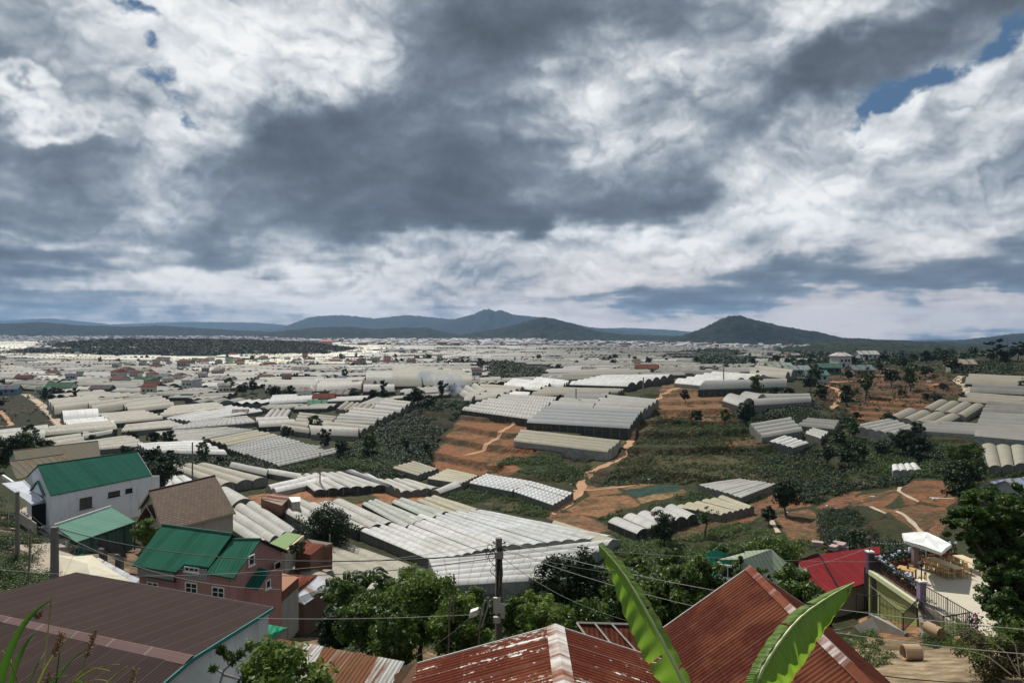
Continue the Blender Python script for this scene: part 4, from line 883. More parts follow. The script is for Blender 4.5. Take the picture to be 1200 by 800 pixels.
def gable_house(name, cat, label, RL, RR, EL, ER, zg, roofm, wallm, over=.35, t=.07, trimm=None, BL=None, BR=None, group=None):
    nn_ = (RR - RL).cross(EL - RL); ER = ER * (RL.dot(nn_) / ER.dot(nn_))
    if BL is None: BL = Vector((2 * RL.x - EL.x, 2 * RL.y - EL.y, EL.z)); BR = Vector((2 * RR.x - ER.x, 2 * RR.y - ER.y, ER.z))
    c = (EL + ER + BL + BR) / 4; root = empty(name, (c.x, c.y, zg), label, cat, group)
    rf = MB(); rf.slab([RL, RR, ER, EL], t); rf.slab([RR, RL, BL, BR], t); roof = rf.build('roof', roofm, root)
    cap = MB(); d = (RR - RL).normalized(); cap.tube([RL + V3(0, 0, .02), RR + V3(0, 0, .02)], .11, 6); cp = cap.build('ridge_cap', roofm, None); sub(cp, roof, root)
    u = (RR - RL); u.z = 0; u.normalize()
    def ins(e, r, s):
        q = r - e; hl = math.hypot(q.x, q.y); k = over / hl; p = e + q * k + u * over * s; p.z -= t + .01; return p
    fl, fr, bl, br = ins(EL, RL, 1), ins(ER, RR, -1), ins(BL, RL, 1), ins(BR, RR, -1)
    rl, rr = RL + u * over, RR - u * over; rl.z -= t + .01; rr.z -= t + .01
    g0 = lambda p: Vector((p.x, p.y, zg - .5)); w = MB()
    w.wall([g0(fl), g0(fr), fr, fl]); w.wall([g0(br), g0(bl), bl, br]); w.wall([g0(fr), g0(br), br, rr, fr]); w.wall([g0(bl), g0(fl), fl, rl, bl])
    wo = w.build('wall', wallm, root)
    if trimm:
        tm = MB()
        for a, b in ((EL, RL), (RL, BL), (ER, RR), (RR, BR)):
            s = -u if a in (EL, RL) and b in (RL, BL) else u
            tm.obox(a - V3(0, 0, t + .17), b - a, s * .05, V3(0, 0, .2))
        tm.obox(EL - V3(0, 0, .2), ER - EL, V3(0, 0, .16), V3(0, -.05, 0)); q = tm.build('trim', trimm, None); sub(q, roof, root)
    return dict(root=root, front=(fl, fr), right=(fr, br), left=(bl, fl), roof=roof, wall=wo, u=u)
M_green = corr('green ribbed sheet', (.026, .118, .078), .28, 0, 0, .45, .5, 1.0, lines=.15)
M_greend = corr('dark green smooth sheet', (.012, .078, .055), .35, 0, 0, .45, .4, 1.1, amp=.2, lines=.1)
M_purple = corr('plum brown ribbed sheet', (.054, .038, .035), .20, 0, 0, .6, .2, 1.05, lines=.14, amp=.4)
M_rust = corr('rusted ribbed sheet', (.13, .052, .036), .15, 1.3, 0, .7, .4, .85, lines=.14, amp=.7, rustcol=(.105, .030, .020))
M_rustw = corr('rusted sheet with white paint left', (.25, .09, .05), .15, 1.25, .37, .7, .4, .85, amp=.7, rustcol=(.14, .036, .022))
M_rusts = corr('streaky rust and zinc sheet', (.50, .50, .49), .17, .42, 0, .5, .35, .9, rustcol=(.27, .13, .075), amp=.6)
M_zinc = corr('pale zinc sheet', (.55, .58, .62), .2, .1, 0, .4, .2, 1., rustcol=(.3, .2, .14), amp=.4)
M_seag = corr('sea green sheet', (.125, .245, .195), .6, 0, 0, .5, .2, 1.1, amp=.15, lines=.2)
M_seab = corr('bright sea green sheet', (.04, .28, .20), .3, 0, 0, .5, .2, 1.1, amp=.3)
M_red = corr('red ribbed sheet', (.25, .032, .036), .3, 0, 0, .45, .18, 1.05, amp=.3, lines=.15)
M_grgn = corr('grey green sheet', (.36, .42, .31), .3, 0, 0, .5, .18, 1.05, amp=.2, lines=.15)
M_olive = corr('old olive grey sheet', (.145, .135, .105), .3, .02, 0, .6, .25, 1.05, amp=.2, lines=.3, rustcol=(.2, .15, .09))
M_wallw = plain('whitewashed wall', (.72, .74, .77), .85, .22, .7, .1)
M_wallw2 = plain('bright whitewashed wall', (.86, .87, .87), .85, .2, .9, .1)
M_pink = plain('dusky pink render', (.40, .205, .18), .85, .2, .9, .1)
M_conc = plain('grey concrete', (.33, .31, .28), .9, .4, 1.2, .3)
M_beige = plain('beige render', (.40, .35, .28), .85, .3, 1, .15)
M_pgreen = plain('pale green render', (.42, .52, .36), .85, .2, 1, .1)
M_oliv = plain('olive green render', (.33, .37, .13), .85, .2, 1.2, .1)
M_teal = plain('teal trim paint', (.06, .27, .26), .5, .15, 3, .05)
M_lime = plain('pale lime edge paint', (.55, .58, .36), .7, .2, 3, .05)
M_blk = plain('black iron', (.018, .018, .02), .45, .3, 6, .05, .5)
M_wood = plain('yellow varnished wood', (.52, .33, .14), .5, .25, 5, .1)
M_woodp = plain('pale bare wood', (.62, .50, .30), .6, .25, 5, .1)
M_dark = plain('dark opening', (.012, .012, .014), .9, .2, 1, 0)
M_rustp = plain('rusty iron', (.20, .10, .06), .8, .4, 8, .3)
M_lilac = plain('lilac painted post', (.27, .21, .32), .7, .2, 3, .1)

# plum roofed building with a teal trimmed white gable
e1, e2 = at(92, 671, z=-15.), at(320, 711, z=-15.); r1, r2 = at(-60, 709.5, z=-14.3), at(225, 770, z=-14.3)
e1 = e1 + (e1 - e2) * .02
zg = -21.5; n1, n2 = at(-260, 800, z=-15.4), at(118, 862, z=-15.4)
c = (e1 + e2 + n1 + n2) / 4; root = empty('house', (c.x, c.y, zg), 'plum brown ribbed roofed building with a bright white gable wall and teal edging', 'building')
l1 = at(-10, 703, z=-14.6)
mb = MB(); mb.slab([r1, r2, e2, e1], .08); mb.slab([r2, r1, n1, n2], .08); roof = mb.build('roof', M_purple, root)
mb = MB(); nn = V3(0, 0, .03)
a0, a1 = r1 + (n1 - r1) * .045 + nn, r2 + (n2 - r2) * .11 + nn; b0, b1 = r1 + (e1 - r1) * .02 + nn, r2 + (e2 - r2) * .025 + nn
mb.slab([r1 + nn * 3, r2 + nn * 3, a1, a0], .03); mb.slab([r2 + nn * 3, r1 + nn * 3, b0, b1], .03)
q = mb.build('ridge_cap', corr('plum ridge flashing', (.16, .105, .10), 50., 0, 0, .5, .2, 2.4, amp=.1, lines=.5), None); sub(q, roof, root)
mb = MB(); 
inn = (e1 - e2).normalized() * .30; w0, w1, w2 = e2 + inn + (r2 - e2) * .03 - nn * 4, r2 + inn - nn * 4, n2 + inn - nn * 4
g0 = lambda p: Vector((p.x, p.y, zg - .4))
mb.wall([g0(w0), g0(w2), w2, w1, w0]); f0, f1 = e1 + (r1 - e1) * .06 - inn, e2 + inn + (r2 - e2) * .04; f0.z -= .2; f1.z -= .2
mb.wall([g0(f0), g0(f1), f1, f0]); mb.build('wall', M_wallw2, root)
mb = MB(); ex = -(e1 - e2).normalized() * .05
for a, b in ((e2, r2), (r2, n2)): mb.obox(a - V3(0, 0, .19), b - a, ex, V3(0, 0, .18))
q = mb.build('trim', M_teal, None); sub(q, roof, root)
mb = MB(); mb.tube([e1 + V3(0, .08, -.1), e2 + V3(0, .08, -.1)], .09, 6); q = mb.build('gutter', plain('dark gutter', (.05, .04, .04)), None); sub(q, roof, root)
mb = MB(); p = wall_hit(294, 757, w0, w2); mb.ball(p + V3(.1, -.1, 0), .12, 8); p2 = wall_hit(293, 768, w0, w2); mb.ball(p2 + V3(.1, -.1, 0), .13, 8); mb.build('meter', M_blk, root)

# pink house under green sheets
zR, zE = -17., -19.4
RL, RM, RR = at(190, 614.5, z=zR), at(272, 625.5, z=zR), at(306, 631, z=zR - .25)
EL, ER = at(155, 662, z=zE), at(274, 677, z=zE)
zg = -26.
root = empty('house', ((EL.x + ER.x) / 2, EL.y + 3, zg), 'dusky pink two storey house with stepped green ribbed roofs and white lattice', 'house')
p1, p2, p3, p4 = (plane_hit(x, y, RL, RM, EL) for x, y in ((206, 670), (216, 660.5), (245, 664), (245, 664)))
mb = MB(); mb.slab([RL, RM, p3, p2, p1, EL], .12)
lw = V3(0, 0, -.45); RMl, RRl = RM + lw, at(306, 631.5, z=zR - .45); ML = plane_hit(241, 671.5, RMl, RRl, ER); 
mb.slab([RMl, RRl, ER, ML], .12)
BR = at(336, 645, z=-19.1); off = BR - RRl; mb.slab([RRl, RMl, RMl + off, BR], .1); mb.slab([RM, RL, RL + off, RM + off], .1)
roof = mb.build('roof', M_green, root)
mb = MB(); mb.tube([RL, RM], .13, 6); mb.tube([RMl, RRl], .12, 6); q = mb.build('ridge_cap', M_green, None); sub(q, roof, root)
mb = MB(); mb.obox(RMl + V3(0, 0, -.1), p3 - RM, V3(.06, 0, 0), V3(0, 0, .5)); mb.obox(RRl + V3(.02, 0, -.25), BR - RRl, V3(.08, 0, 0), V3(0, 0, .2)); q = mb.build('fascia', M_dark, None); sub(q, roof, root)
u = (RR - RL); u.z = 0; u.normalize(); fo = .45
vb = Vector((off.x, off.y, 0)).normalized()
FR = ER + vb * fo - u * .02; FL = EL + vb * fo + u * .4; BRw = BR - vb * .4 - u * .25; BLw = FL + (BRw - FR); RRw = RRl - u * .1 - V3(0, 0, .2)
top = lambda p, z: Vector((p.x, p.y, z)); bot = lambda p: Vector((p.x, p.y, zg - .5))
FR = FR - u * .12
mb = MB(); ztop = zE - .18 + .3
mb.wall([bot(FL), bot(FR), top(FR, ztop), top(FL, ztop)]); mb.wall([bot(FR), bot(BRw), top(BRw, BR.z), RRw, top(FR, ztop)]); mb.wall([bot(BRw), bot(BLw), top(BLw, zE + .2), top(BRw, zE + .2)])
RLw = RL + u * .5 - V3(0, 0, .15); mb.wall([bot(BLw), bot(FL), top(FL, ztop), RLw, top(BLw, ztop)]); mb.build('wall', M_pink, root)
def lattice(m_name='white openwork blocks'):
    m, g, out = mat(m_name); uv = g.new('ShaderNodeTexCoord').outputs['UV']; sp = g.new('ShaderNodeSeparateXYZ'); g.set(sp.inputs[0], uv)
    a = g.math('SUBTRACT', g.math('FRACT', g.math('DIVIDE', sp.outputs[0], .28)), .5); b = g.math('SUBTRACT', g.math('FRACT', g.math('DIVIDE', sp.outputs[1], .28)), .5)
    d = g.math('ADD', g.math('ABSOLUTE', a), g.math('ABSOLUTE', b)); h = g.math('LESS_THAN', g.math('ABSOLUTE', g.math('SUBTRACT', d, .28)), .13); h = g.math('MAXIMUM', h, g.math('GREATER_THAN', d, .72))
    principled(g, out, g.mix(h, (.03, .025, .025), (.62, .58, .54)), .8, h, .5, .05); return m
M_lat = lattice()
nF = Vector((u.y, -u.x, 0)); 
if nF.dot(FL) > 0: nF = -nF
def panel(px0, py0, px1, py1, hgt, dn, m, name):
    a = wall_hit(px0, py0, FL + nF * dn, FR + nF * dn); b = wall_hit(px1, py1, FL + nF * dn, FR + nF * dn)
    k = MB(); b.z = a.z + (b.z - a.z); k.wall([a - V3(0, 0, hgt), b - V3(0, 0, hgt), b, a], .08); return k.build(name, m, root)
panel(161, 663, 203, 670, .95, .30, M_lat, 'balcony_lattice'); panel(214, 664.5, 243, 666.5, .95, .06, M_lat, 'lattice_band')
k = MB(); a = wall_hit(152, 671, FL + nF * .3, FR + nF * .3); b = wall_hit(203, 680, FL + nF * .3, FR + nF * .3); k.obox(a, b - a, -nF * .35, V3(0, 0, -.16)); k.build('balcony_slab', plain('dark red slab', (.09, .03, .025)), root)
a, b = FL + nF * .0, FR + nF * .0
window(root, a, b, 224.5, 688.5, 1.25, .95, 2, 2); window(root, a, b, 256, 693.5, 1.25, .9, 2, 2); window(root, a, b, 179, 685, 1.2, .5, 2, 1); window(root, a + nF * .06, b + nF * .06, 225, 666.8, 1.5, .42, 3, 1)
window(root, FR, BRw, 294.5, 656, .75, .85, 1, 1); window(root, FR, BRw, 325, 664, .95, 1.0, 1, 1)
# small wing on the gable side
ng = Vector((u.x, u.y, 0)) * 1.05
d2, a = wall_hit(303, 664.5, FR, BRw), wall_hit(287, 687, FR, BRw); c2, b = wall_hit(317, 667.5, FR + ng, BRw + ng), wall_hit(302, 689.5, FR + ng, BRw + ng)
mb = MB(); mb.slab([d2, c2, b, a], .1); mb.build('wing_roof', M_greend, root)
dd_ = (c2 - b); dd_.z = 0; dd_.normalize(); dn = V3(0, 0, -.12); ia, ib, ic = a + dn + dd_ * .2, b + dn + dd_ * .2 - ng * .1, c2 + dn - ng * .1; pe = ic + dd_ * 1.6; pe.z = ic.z - .2; iw = Vector((BRw.x, BRw.y, pe.z))
mb = MB(); mb.wall([bot(ia), bot(ib), ib, ia], .05); mb.wall([bot(ib), bot(pe), pe, ic, ib], .05); mb.wall([bot(pe), bot(iw), iw, pe], .05); mb.build('wing_wall', M_pink, root)
window(root, ib, pe, 314, 684, .65, .75, 1, 1)
# roof terrace beside it
mb = MB(); a, b = at(318, 704, z=-22.5), at(350, 676, z=-22.5); b2, a2 = at(331, 671, z=-22.5), at(318, 690, z=-22.5)
root = empty('house', ((a.x + b.x) / 2, (a.y + b.y) / 2, -27), 'low annexe with a parapet and pale side wall beside the pink gable', 'building')
mb.wall([V3(a.x, a.y, -27.5), V3(b.x, b.y, -27.5), b + V3(0, 0, -.9), a + V3(0, 0, -.9)], .2); mb.build('wall', M_conc, root)
mb = MB(); mb.obox(a + V3(0, 0, -.9), b - a, V3(-.2, 0, 0), V3(0, 0, .85)); mb.build('parapet', M_pink, root)
mb = MB(); mb.slab([a2, b2, b, a], .9); mb.build('terrace', plain('orange tiled floor', (.30, .14, .08)), root)

# white house, dark green roof
R0, R1 = at(44, 545, z=-17.6), at(161, 529, z=-17.6); E0, E1 = at(59, 580.5, z=-20.4), at(178, 556.5, z=-20.4)
h = gable_house('house', 'house', 'large white house under a plain dark green gable roof', R0, R1, E0, E1, -25.2, M_greend, M_wallw, .12, .1)
a, b = h['front']; b = b.copy(); window(h['root'], a, b, 100.5, 589, 1.6, 1.5, 2, 2, plain('dark window bars', (.10, .10, .11))); window(h['root'], a, b, 133.5, 578.5, 1.6, .75, 2, 1, M_dark); window(h['root'], a, b, 151, 574.5, .95, .6, 1, 1, M_dark)
ext = MB(); p, q = b.copy(), wall_hit(187, 557, a, b); ext.wall([V3(p.x, p.y, -25.5), V3(q.x, q.y, -25.5), q, p - V3(0, 0, .05)], .2); ext.build('parapet', M_wallw, h['root'])
# its porch gable
pr, pe0 = at(43, 563, z=-19.6), at(50, 580.5, z=-20.9); mb = MB()
ridge_in = at(53, 560, z=-19.6); ein = at(60, 577, z=-20.9); le = at(34, 575, z=-20.9); mb.slab([pr, ridge_in, ein, pe0], .08); mb.slab([ridge_in, pr, le, le + (ridge_in - pr)], .08)
mb.build('porch_roof', M_seag, h['root']); mb = MB(); mb.wall([le + V3(.2, .3, -.1), pe0 + V3(-.1, .3, -.1), pr + V3(0, .3, -.1)], .1); mb.build('porch_gable', M_wallw, h['root'])
# striped awning, dark garage mouth, posts
aw = [at(2, 566, z=-20.6), at(28, 563, z=-20.4), at(50, 586, z=-21.6), at(37, 590.5, z=-22.0)]
root = empty('awning', (aw[3].x, aw[3].y, -25), 'pale striped awning on thin posts at the end of the white house', 'awning')
mb = MB(); mb.slab([aw[0], aw[3], aw[2], aw[1]], .05); mb.build('cover', corr('pale ribbed awning', (.62, .64, .70), .5, 0, 0, .4, .15, .9, amp=.6, lines=.1), root)
mb = MB(); mb.bar(aw[1] + V3(0, 0, .05), aw[2] + V3(0, 0, .05), .09); mb.build('edge', M_whitep, root)
for px, py in ((10, 580), (20, 588), (33, 590)):
    mb = MB(); p = at(px, py, z=-21.9); mb.bar(p, V3(p.x, p.y, -25.6), .05); mb.build('post', M_whitep, root)
mb = MB(); q0, q1 = at(38, 592, z=-22.0), at(62, 588, z=-22.0); mb.wall([V3(q0.x, q0.y, -24.9), V3(q1.x, q1.y, -24.9), q1, q0], .3); mb.build('garage_opening', M_dark, root)  # near-black panel standing in for the shade inside the garage
mb = MB(); q0, q1 = at(22, 600, z=-23.2), at(42, 613, z=-23.8); mb.wall([V3(q0.x, q0.y, -24.6), V3(q1.x, q1.y, -25.2), q1, q0], .12); tag(mb.build('low_wall', M_conc), 'low concrete panel standing at the roadside under the striped awning', 'wall')

# sea green shed in front of it
s0, s1, s2, s3 = at(64, 616, z=-22.7), at(130, 594, z=-22.6), at(159, 611, z=-23.5), at(90, 635, z=-23.7)
root = empty('shed', ((s0.x + s2.x) / 2, (s0.y + s2.y) / 2, -26.6), 'broad low shed with a sea green sheet roof between white house and gate', 'shed')
mb = MB(); mb.slab([s0, s1, s2, s3], .08); mb.build('roof', M_seag, root)
mb = MB(); mb.obox(s0 + V3(0, 0, .0), s1 - s0, V3(-.1, .15, 0), V3(0, 0, .22)); mb.build('flashing', M_whitep, root)
mb = MB(); i = lambda p: Vector((p.x, p.y, -27)); k0, k2 = s3 + (s1 - s3) * .04, s2 + (s0 - s2) * .04; mb.wall([i(k0), i(k2), k2 - V3(0, 0, .1), k0 - V3(0, 0, .1)], .1); mb.build('wall', M_seag, root)
mb = MB(); mb.bar(s3 - V3(0, 0, .06), s2 - V3(0, 0, .06), .09); mb.build('beam', M_dark, root)
for t_ in (.05, .25, .5, .8, .98):
    mb = MB(); p = s3.lerp(s2, t_) + V3(-.05, -.15, -.1); mb.obox(p, V3(.16, 0, 0), V3(0, .16, 0), V3(0, 0, -3.4)); mb.build('post', plain('dark green post', (.05, .10, .08)), root)
# yard fence, tank, gate
a, b = at(70, 622, z=-24.2), at(90, 634, z=-24.6); root = empty('fence', (a.x, a.y, -26.2), 'thin green pole fence at the corner of the sea green shed', 'fence')
for k in range(9):
    mb = MB(); p = a.lerp(b, k / 8); mb.bar(p + V3(0, 0, .5), p - V3(0, 0, 2.2), .03); mb.build('post', M_seag, root)
mb = MB(); mb.bar(a + V3(0, 0, .3), b + V3(0, 0, .3), .03); mb.build('rail', M_seag, root)
p = at(79, 645, z=-25.6); mb = MB(); mb.tube([p, p + V3(0, 0, 1.2)], .22, 10); tag(mb.build('water_drum', M_whitep, origin=p, smooth=False), 'white upright drum standing by the thin green fence', 'drum')
g1, g2 = at(121, 655, z=-24.9), at(140, 662, z=-24.9); root = empty('gate', ((g1.x + g2.x) / 2, g1.y, -26.6), 'yard gateway with two grey brick pillars under a small dark tiled roof', 'gateway')
for p in (g1, g2):
    mb = MB(); mb.box((p.x, p.y, -25.2), .62, .62, 3.0); mb.box((p.x, p.y, -23.68), .75, .75, .1); mb.build('pillar', plain('grey brick', (.13, .12, .11), .9, .5, 5, .5), root)
t0, t1, t2, t3 = at(117, 631, z=-22.9), at(144, 641, z=-22.9), at(140, 648, z=-23.7), at(113, 637, z=-23.7)
mb = MB(); mb.slab([t0, t1, t2, t3], .12); dv = (t0 - t3); dv.z = -dv.z; mb.slab([t1, t0, t0 + dv, t1 + dv], .12); mb.build('roof', corr('dark slate tiles', (.045, .04, .045), .25, 0, 0, .7, .3, .3), root)
# tarpaulin tent and pale strip roof in the yard
a, b, c2, d2, e_ = at(66, 650, z=-24.6), at(108, 650, z=-24.2), at(152, 680, z=-23.8), at(110, 690, z=-24.2), at(60, 686, z=-24.9)
V = []; 
root = empty('tarpaulin', (d2.x, d2.y, -26), 'cream tarpaulin stretched like a low tent beside the road pole', 'tarpaulin')
ap = at(102, 660, z=-23.4)
mb = MB(); ring = [a, b, c2, d2, e_]
for i in range(5):
    p, q = ring[i], ring[(i + 1) % 5]
    mid = (p + q) / 2 + V3(0, 0, -.15); k = ap.lerp(mid, .5) + V3(0, 0, .12)
    mb.add([ap, p, mid, q, k], [(0, 1, 4), (1, 2, 4), (2, 3, 4), (3, 0, 4)])
mb.build('cover', plain('cream tarpaulin', (.55, .50, .38), .6, .4, .8, .6), root, smooth=True)
mb = MB(); mb.tube([V3(ap.x, ap.y, -26.5), ap], .05); mb.build('pole', M_conc, root)
s = [at(105, 655, z=-24.4), at(116, 653, z=-24.2), at(163, 678, z=-23.9), at(162, 690, z=-24.2)]
root = empty('shed', (s[2].x, s[2].y, -26.5), 'narrow pale blue grey sheet roof running behind the cream tarpaulin', 'shed')
mb = MB(); mb.slab([s[0], s[3], s[2], s[1]], .06); mb.build('roof', M_zinc, root)
mb = MB(); mb.wall([V3(s[0].x, s[0].y, -27), V3(s[3].x, s[3].y, -27), s[3] - V3(0, 0, .1), s[0] - V3(0, 0, .1)], .1); mb.build('wall', M_conc, root)
s = [at(86, 647, z=-25), at(95, 646, z=-25), at(104, 655, z=-25), at(96, 659, z=-25)]; mb = MB(); mb.slab(s, .05); tag(mb.build('roof_sheet', M_green), 'small green metal sheet lying beside the cream tarpaulin', 'metal sheet')

# brown tiled house
def tiles():
    m, g, out = mat('brown roof tiles'); uv = g.new('ShaderNodeTexCoord').outputs['UV']; b = g.new('ShaderNodeTexBrick'); g.set(b.inputs['Vector'], uv)
    b.inputs['Scale'].default_value = 1; b.inputs['Brick Width'].default_value = .62; b.inputs['Row Height'].default_value = .36; b.inputs['Mortar Size'].default_value = .035; b.inputs['Bias'].default_value = -.1
    b.inputs['Color1'].default_value = (.135, .080, .045, 1); b.inputs['Color2'].default_value = (.075, .042, .030, 1); b.inputs['Mortar'].default_value = (.03, .018, .014, 1)
    n = g.noise(uv, .7, 5, .6); n3 = g.noise(uv, 6, 3, .6); col = g.mix(g.ramp(n, .45, .7, 0., .45), b.outputs[0], (.06, .032, .03)); col = g.mix(g.math('MULTIPLY', n3, .35), col, (.19, .125, .075))
    principled(g, out, col, .75, g.math('MULTIPLY', b.outputs['Fac'], -1.), .8, .08); return m
M_tile = tiles()
R0, R1 = at(175, 575, z=-18.6), at(252, 557, z=-18.6); E1 = at(276, 600, z=-22.0); E0 = at(190, 622, z=-22.0)
h = gable_house('house', 'house', 'house with a steep brown tiled roof and grey beige side wall', R0, R1, E0, E1, -27.5, M_tile, M_beige, .45, .14, plain('cream barge board', (.42, .36, .27)))
pr, pl, prr = at(172, 592, z=-20.2), at(160, 612, z=-22.0), at(181, 607, z=-21.6); dv = (R1 - R0).normalized() * 1.6
mb = MB(); mb.slab([pr, pr + dv, prr + dv, prr], .1); mb.slab([pr + dv, pr, pl, pl + dv], .1); mb.build('porch_roof', M_tile, h['root'])
mb = MB(); off = V3(-.05, -.08, 0); mb.bar(pl + off, pr + off, .07); mb.bar(pr + off, prr + off, .07); mb.build('porch_trim', plain('cream barge board', ()), h['root'])
a, b = h['front']; window(h['root'], *h['right'], 262, 612, .01, .01) if False else None

# two olive grey roofed houses behind
R0, R1 = at(15, 528, z=-19), at(115, 516.5, z=-19); E0, E1 = at(22, 553, z=-21.3), at(118, 536, z=-21.3)
gable_house('house', 'house', 'long house with a dull olive grey roof behind the green roofed white house', R0, R1, E0, E1, -26, M_olive, M_pgreen, .3, .1)
R0, R1 = at(11, 540.5, z=-19.9), at(75, 532, z=-19.9); E0, E1 = at(19, 561, z=-21.8), at(84, 549, z=-21.8)
h = gable_house('house', 'house', 'lower house with an olive grey sheet roof in wide panels and yellowish wall', R0, R1, E0, E1, -26, corr('olive panels', (.16, .15, .11), 1.1, .01, 0, .6, .25, 1.1, amp=.3, lines=.5), plain('yellowish wall', (.42, .42, .24)), .3, .1)
mb = MB(); a, b = at(2, 560, z=-21.2), at(14, 568, z=-21.6); mb.obox(a, b - a, V3(.2, .2, 0), V3(0, 0, .5)); tag(mb.build('roof_parapet', M_whitep), 'cream parapet wall corner above the striped awning', 'wall')

# sheds and small roofs below the tree
def lean(label, pts, zg, roofm, wallm, cat='shed', t=.08, name='shed'):
    c = sum(pts, Vector()) / len(pts); root = empty(name, (c.x, c.y, zg), label, cat); mb = MB(); mb.slab(pts, t); mb.build('roof', roofm, root)
    mb = MB(); q = [c + (p - c) * .94 for p in pts]
    for i in range(len(q)):
        a, b = q[i], q[(i + 1) % len(q)]; mb.wall([V3(a.x, a.y, zg - .4), V3(b.x, b.y, zg - .4), b - V3(0, 0, t + .02), a - V3(0, 0, t + .02)], .06)
    mb.build('wall', wallm, root); return root
r = lean('little flat roof painted moss green with a pale rim by the round tree', [at(316, 636, z=-27), at(336, 623, z=-27), at(353.5, 626.5, z=-27), at(334, 643, z=-27)], -30, plain('moss green roof paint', (.17, .26, .10), .8, .3, .8), M_beige)
mb = MB(); a, b = at(334.5, 643.5, z=-26.9), at(354, 627, z=-26.9); mb.obox(a, b - a, V3(.25, .1, 0), V3(0, 0, -.5)); mb.build('rim', plain('cream rim', (.62, .52, .34)), r)
lean('rust striped shed roof at the foot of the dark round tree', [at(357, 632, z=-28), at(381, 637, z=-28), at(364, 650, z=-28.6), at(345, 645, z=-28.6)], -31, corr('rust and white stripes', (.60, .57, .53), .45, .75, 0, .6, .4, .5, rustcol=(.22, .07, .05)), M_rustp)
lean('grey lean-to roof beside the rust striped shed', [at(360, 631, z=-27.8), at(390, 636, z=-27.8), at(384, 640, z=-28.3), at(372, 641, z=-28.4)], -31, plain('grey brown sheet', (.30, .25, .20)), M_rustp)
lean('silver white sheet roof below the beige greenhouse', [at(344, 700, z=-24.4), at(372, 675, z=-24.4), at(397, 680, z=-25), at(356, 708, z=-25.2)], -28, M_zinc, plain('brown rusty wall', (.12, .07, .05)))
lean('rust red striped roofs beside the silver white one', [at(331, 672, z=-24.4), at(372, 674, z=-24.6), at(348, 690, z=-25.1), at(336, 690, z=-25)], -27.5, corr('rust red and pale stripes', (.50, .33, .30), .9, .7, 0, .6, .4, 1.0, rustcol=(.20, .05, .04)), M_pink)
lean('grey brown tin hut roof on the orange soil', [at(305, 584, z=-33.5), at(322, 577, z=-33.5), at(342, 581, z=-33.8), at(330, 592, z=-34.2)], -36, corr('grey brown tin', (.36, .33, .28), .6, .4, 0, .6, .4, .8), M_rustp)
lean('small cream and white hut at the edge of the orange soil', [at(338, 582, z=-33.5), at(352, 582, z=-33.5), at(352, 587, z=-33.9), at(342, 588, z=-33.9)], -36, M_whitep, M_beige)
# green awning behind the white gable
s = [at(297, 728, z=-17.6), at(337, 735, z=-18), at(312, 753, z=-18.4), at(296, 750, z=-18.1)]
root = empty('awning', (s[0].x, s[0].y, -21), 'bright green ribbed awning sticking out behind the white gable wall', 'awning')
mb = MB(); mb.slab(s, .05); mb.build('cover', corr('green ribbed awning sheet', (.04, .30, .17), .35, 0, 0, .4, .15, 1., amp=.7), root)
for p in (s[1], s[2]): mb = MB(); mb.bar(p, p - V3(0, 0, 3.4), .04); mb.build('post', M_rustp, root)
s = [at(296, 790, z=-16.5), at(318, 785, z=-16.6), at(330, 806, z=-16.9), at(290, 812, z=-16.9)]
lean('dark green corner of a roof at the foot of the white gable', s, -20, M_greend, M_wallw2)

# rust striped shed in the middle
s = [at(330, 748, z=-12.6), at(474, 775, z=-12.6), at(452, 815, z=-13.2), at(300, 800, z=-13.2)]
c = sum(s, Vector()) / 4; root = empty('shed', (c.x, c.y, -18), 'low shed roofed with streaky rusty brown and zinc grey sheets', 'shed')
cut = [s[0].lerp(s[1], t) for t in (0, .2, .36, .80, 1)]; cutb = [s[3].lerp(s[2], t) for t in (0, .2, .36, .80, 1)]
M_sz = corr('grey zinc sheet', (.52, .52, .50), .17, .12, 0, .5, .3, .9, rustcol=(.3, .18, .11), amp=.6); M_sr = corr('brown streaked sheet', (.40, .34, .29), .17, .62, 0, .6, .4, .7, rustcol=(.25, .125, .07), amp=.6)
for i, m_ in ((0, M_sr), (1, M_sz), (2, M_sr), (3, M_sz)):
    mb = MB(); lf = V3(0, 0, .015 * (i % 2)); mb.slab([cut[i] + lf, cut[i + 1] + lf, cutb[i + 1] + lf, cutb[i] + lf], .02); mb.build('roof', m_, root)
mb = MB(); q = [c + (p - c) * .93 for p in s]
for i in range(4): a, b = q[i], q[(i + 1) % 4]; mb.wall([V3(a.x, a.y, -19), V3(b.x, b.y, -19), b - V3(0, 0, .1), a - V3(0, 0, .1)], .06)
mb.build('wall', M_rustp, root)
lean('brown rusty wall sheet leaning between the two rusty roofs', [at(462, 790, z=-11.4), at(488, 775, z=-11.2), at(492, 800, z=-11.6), at(462, 812, z=-11.8)], -17, M_rustp, M_rustp)

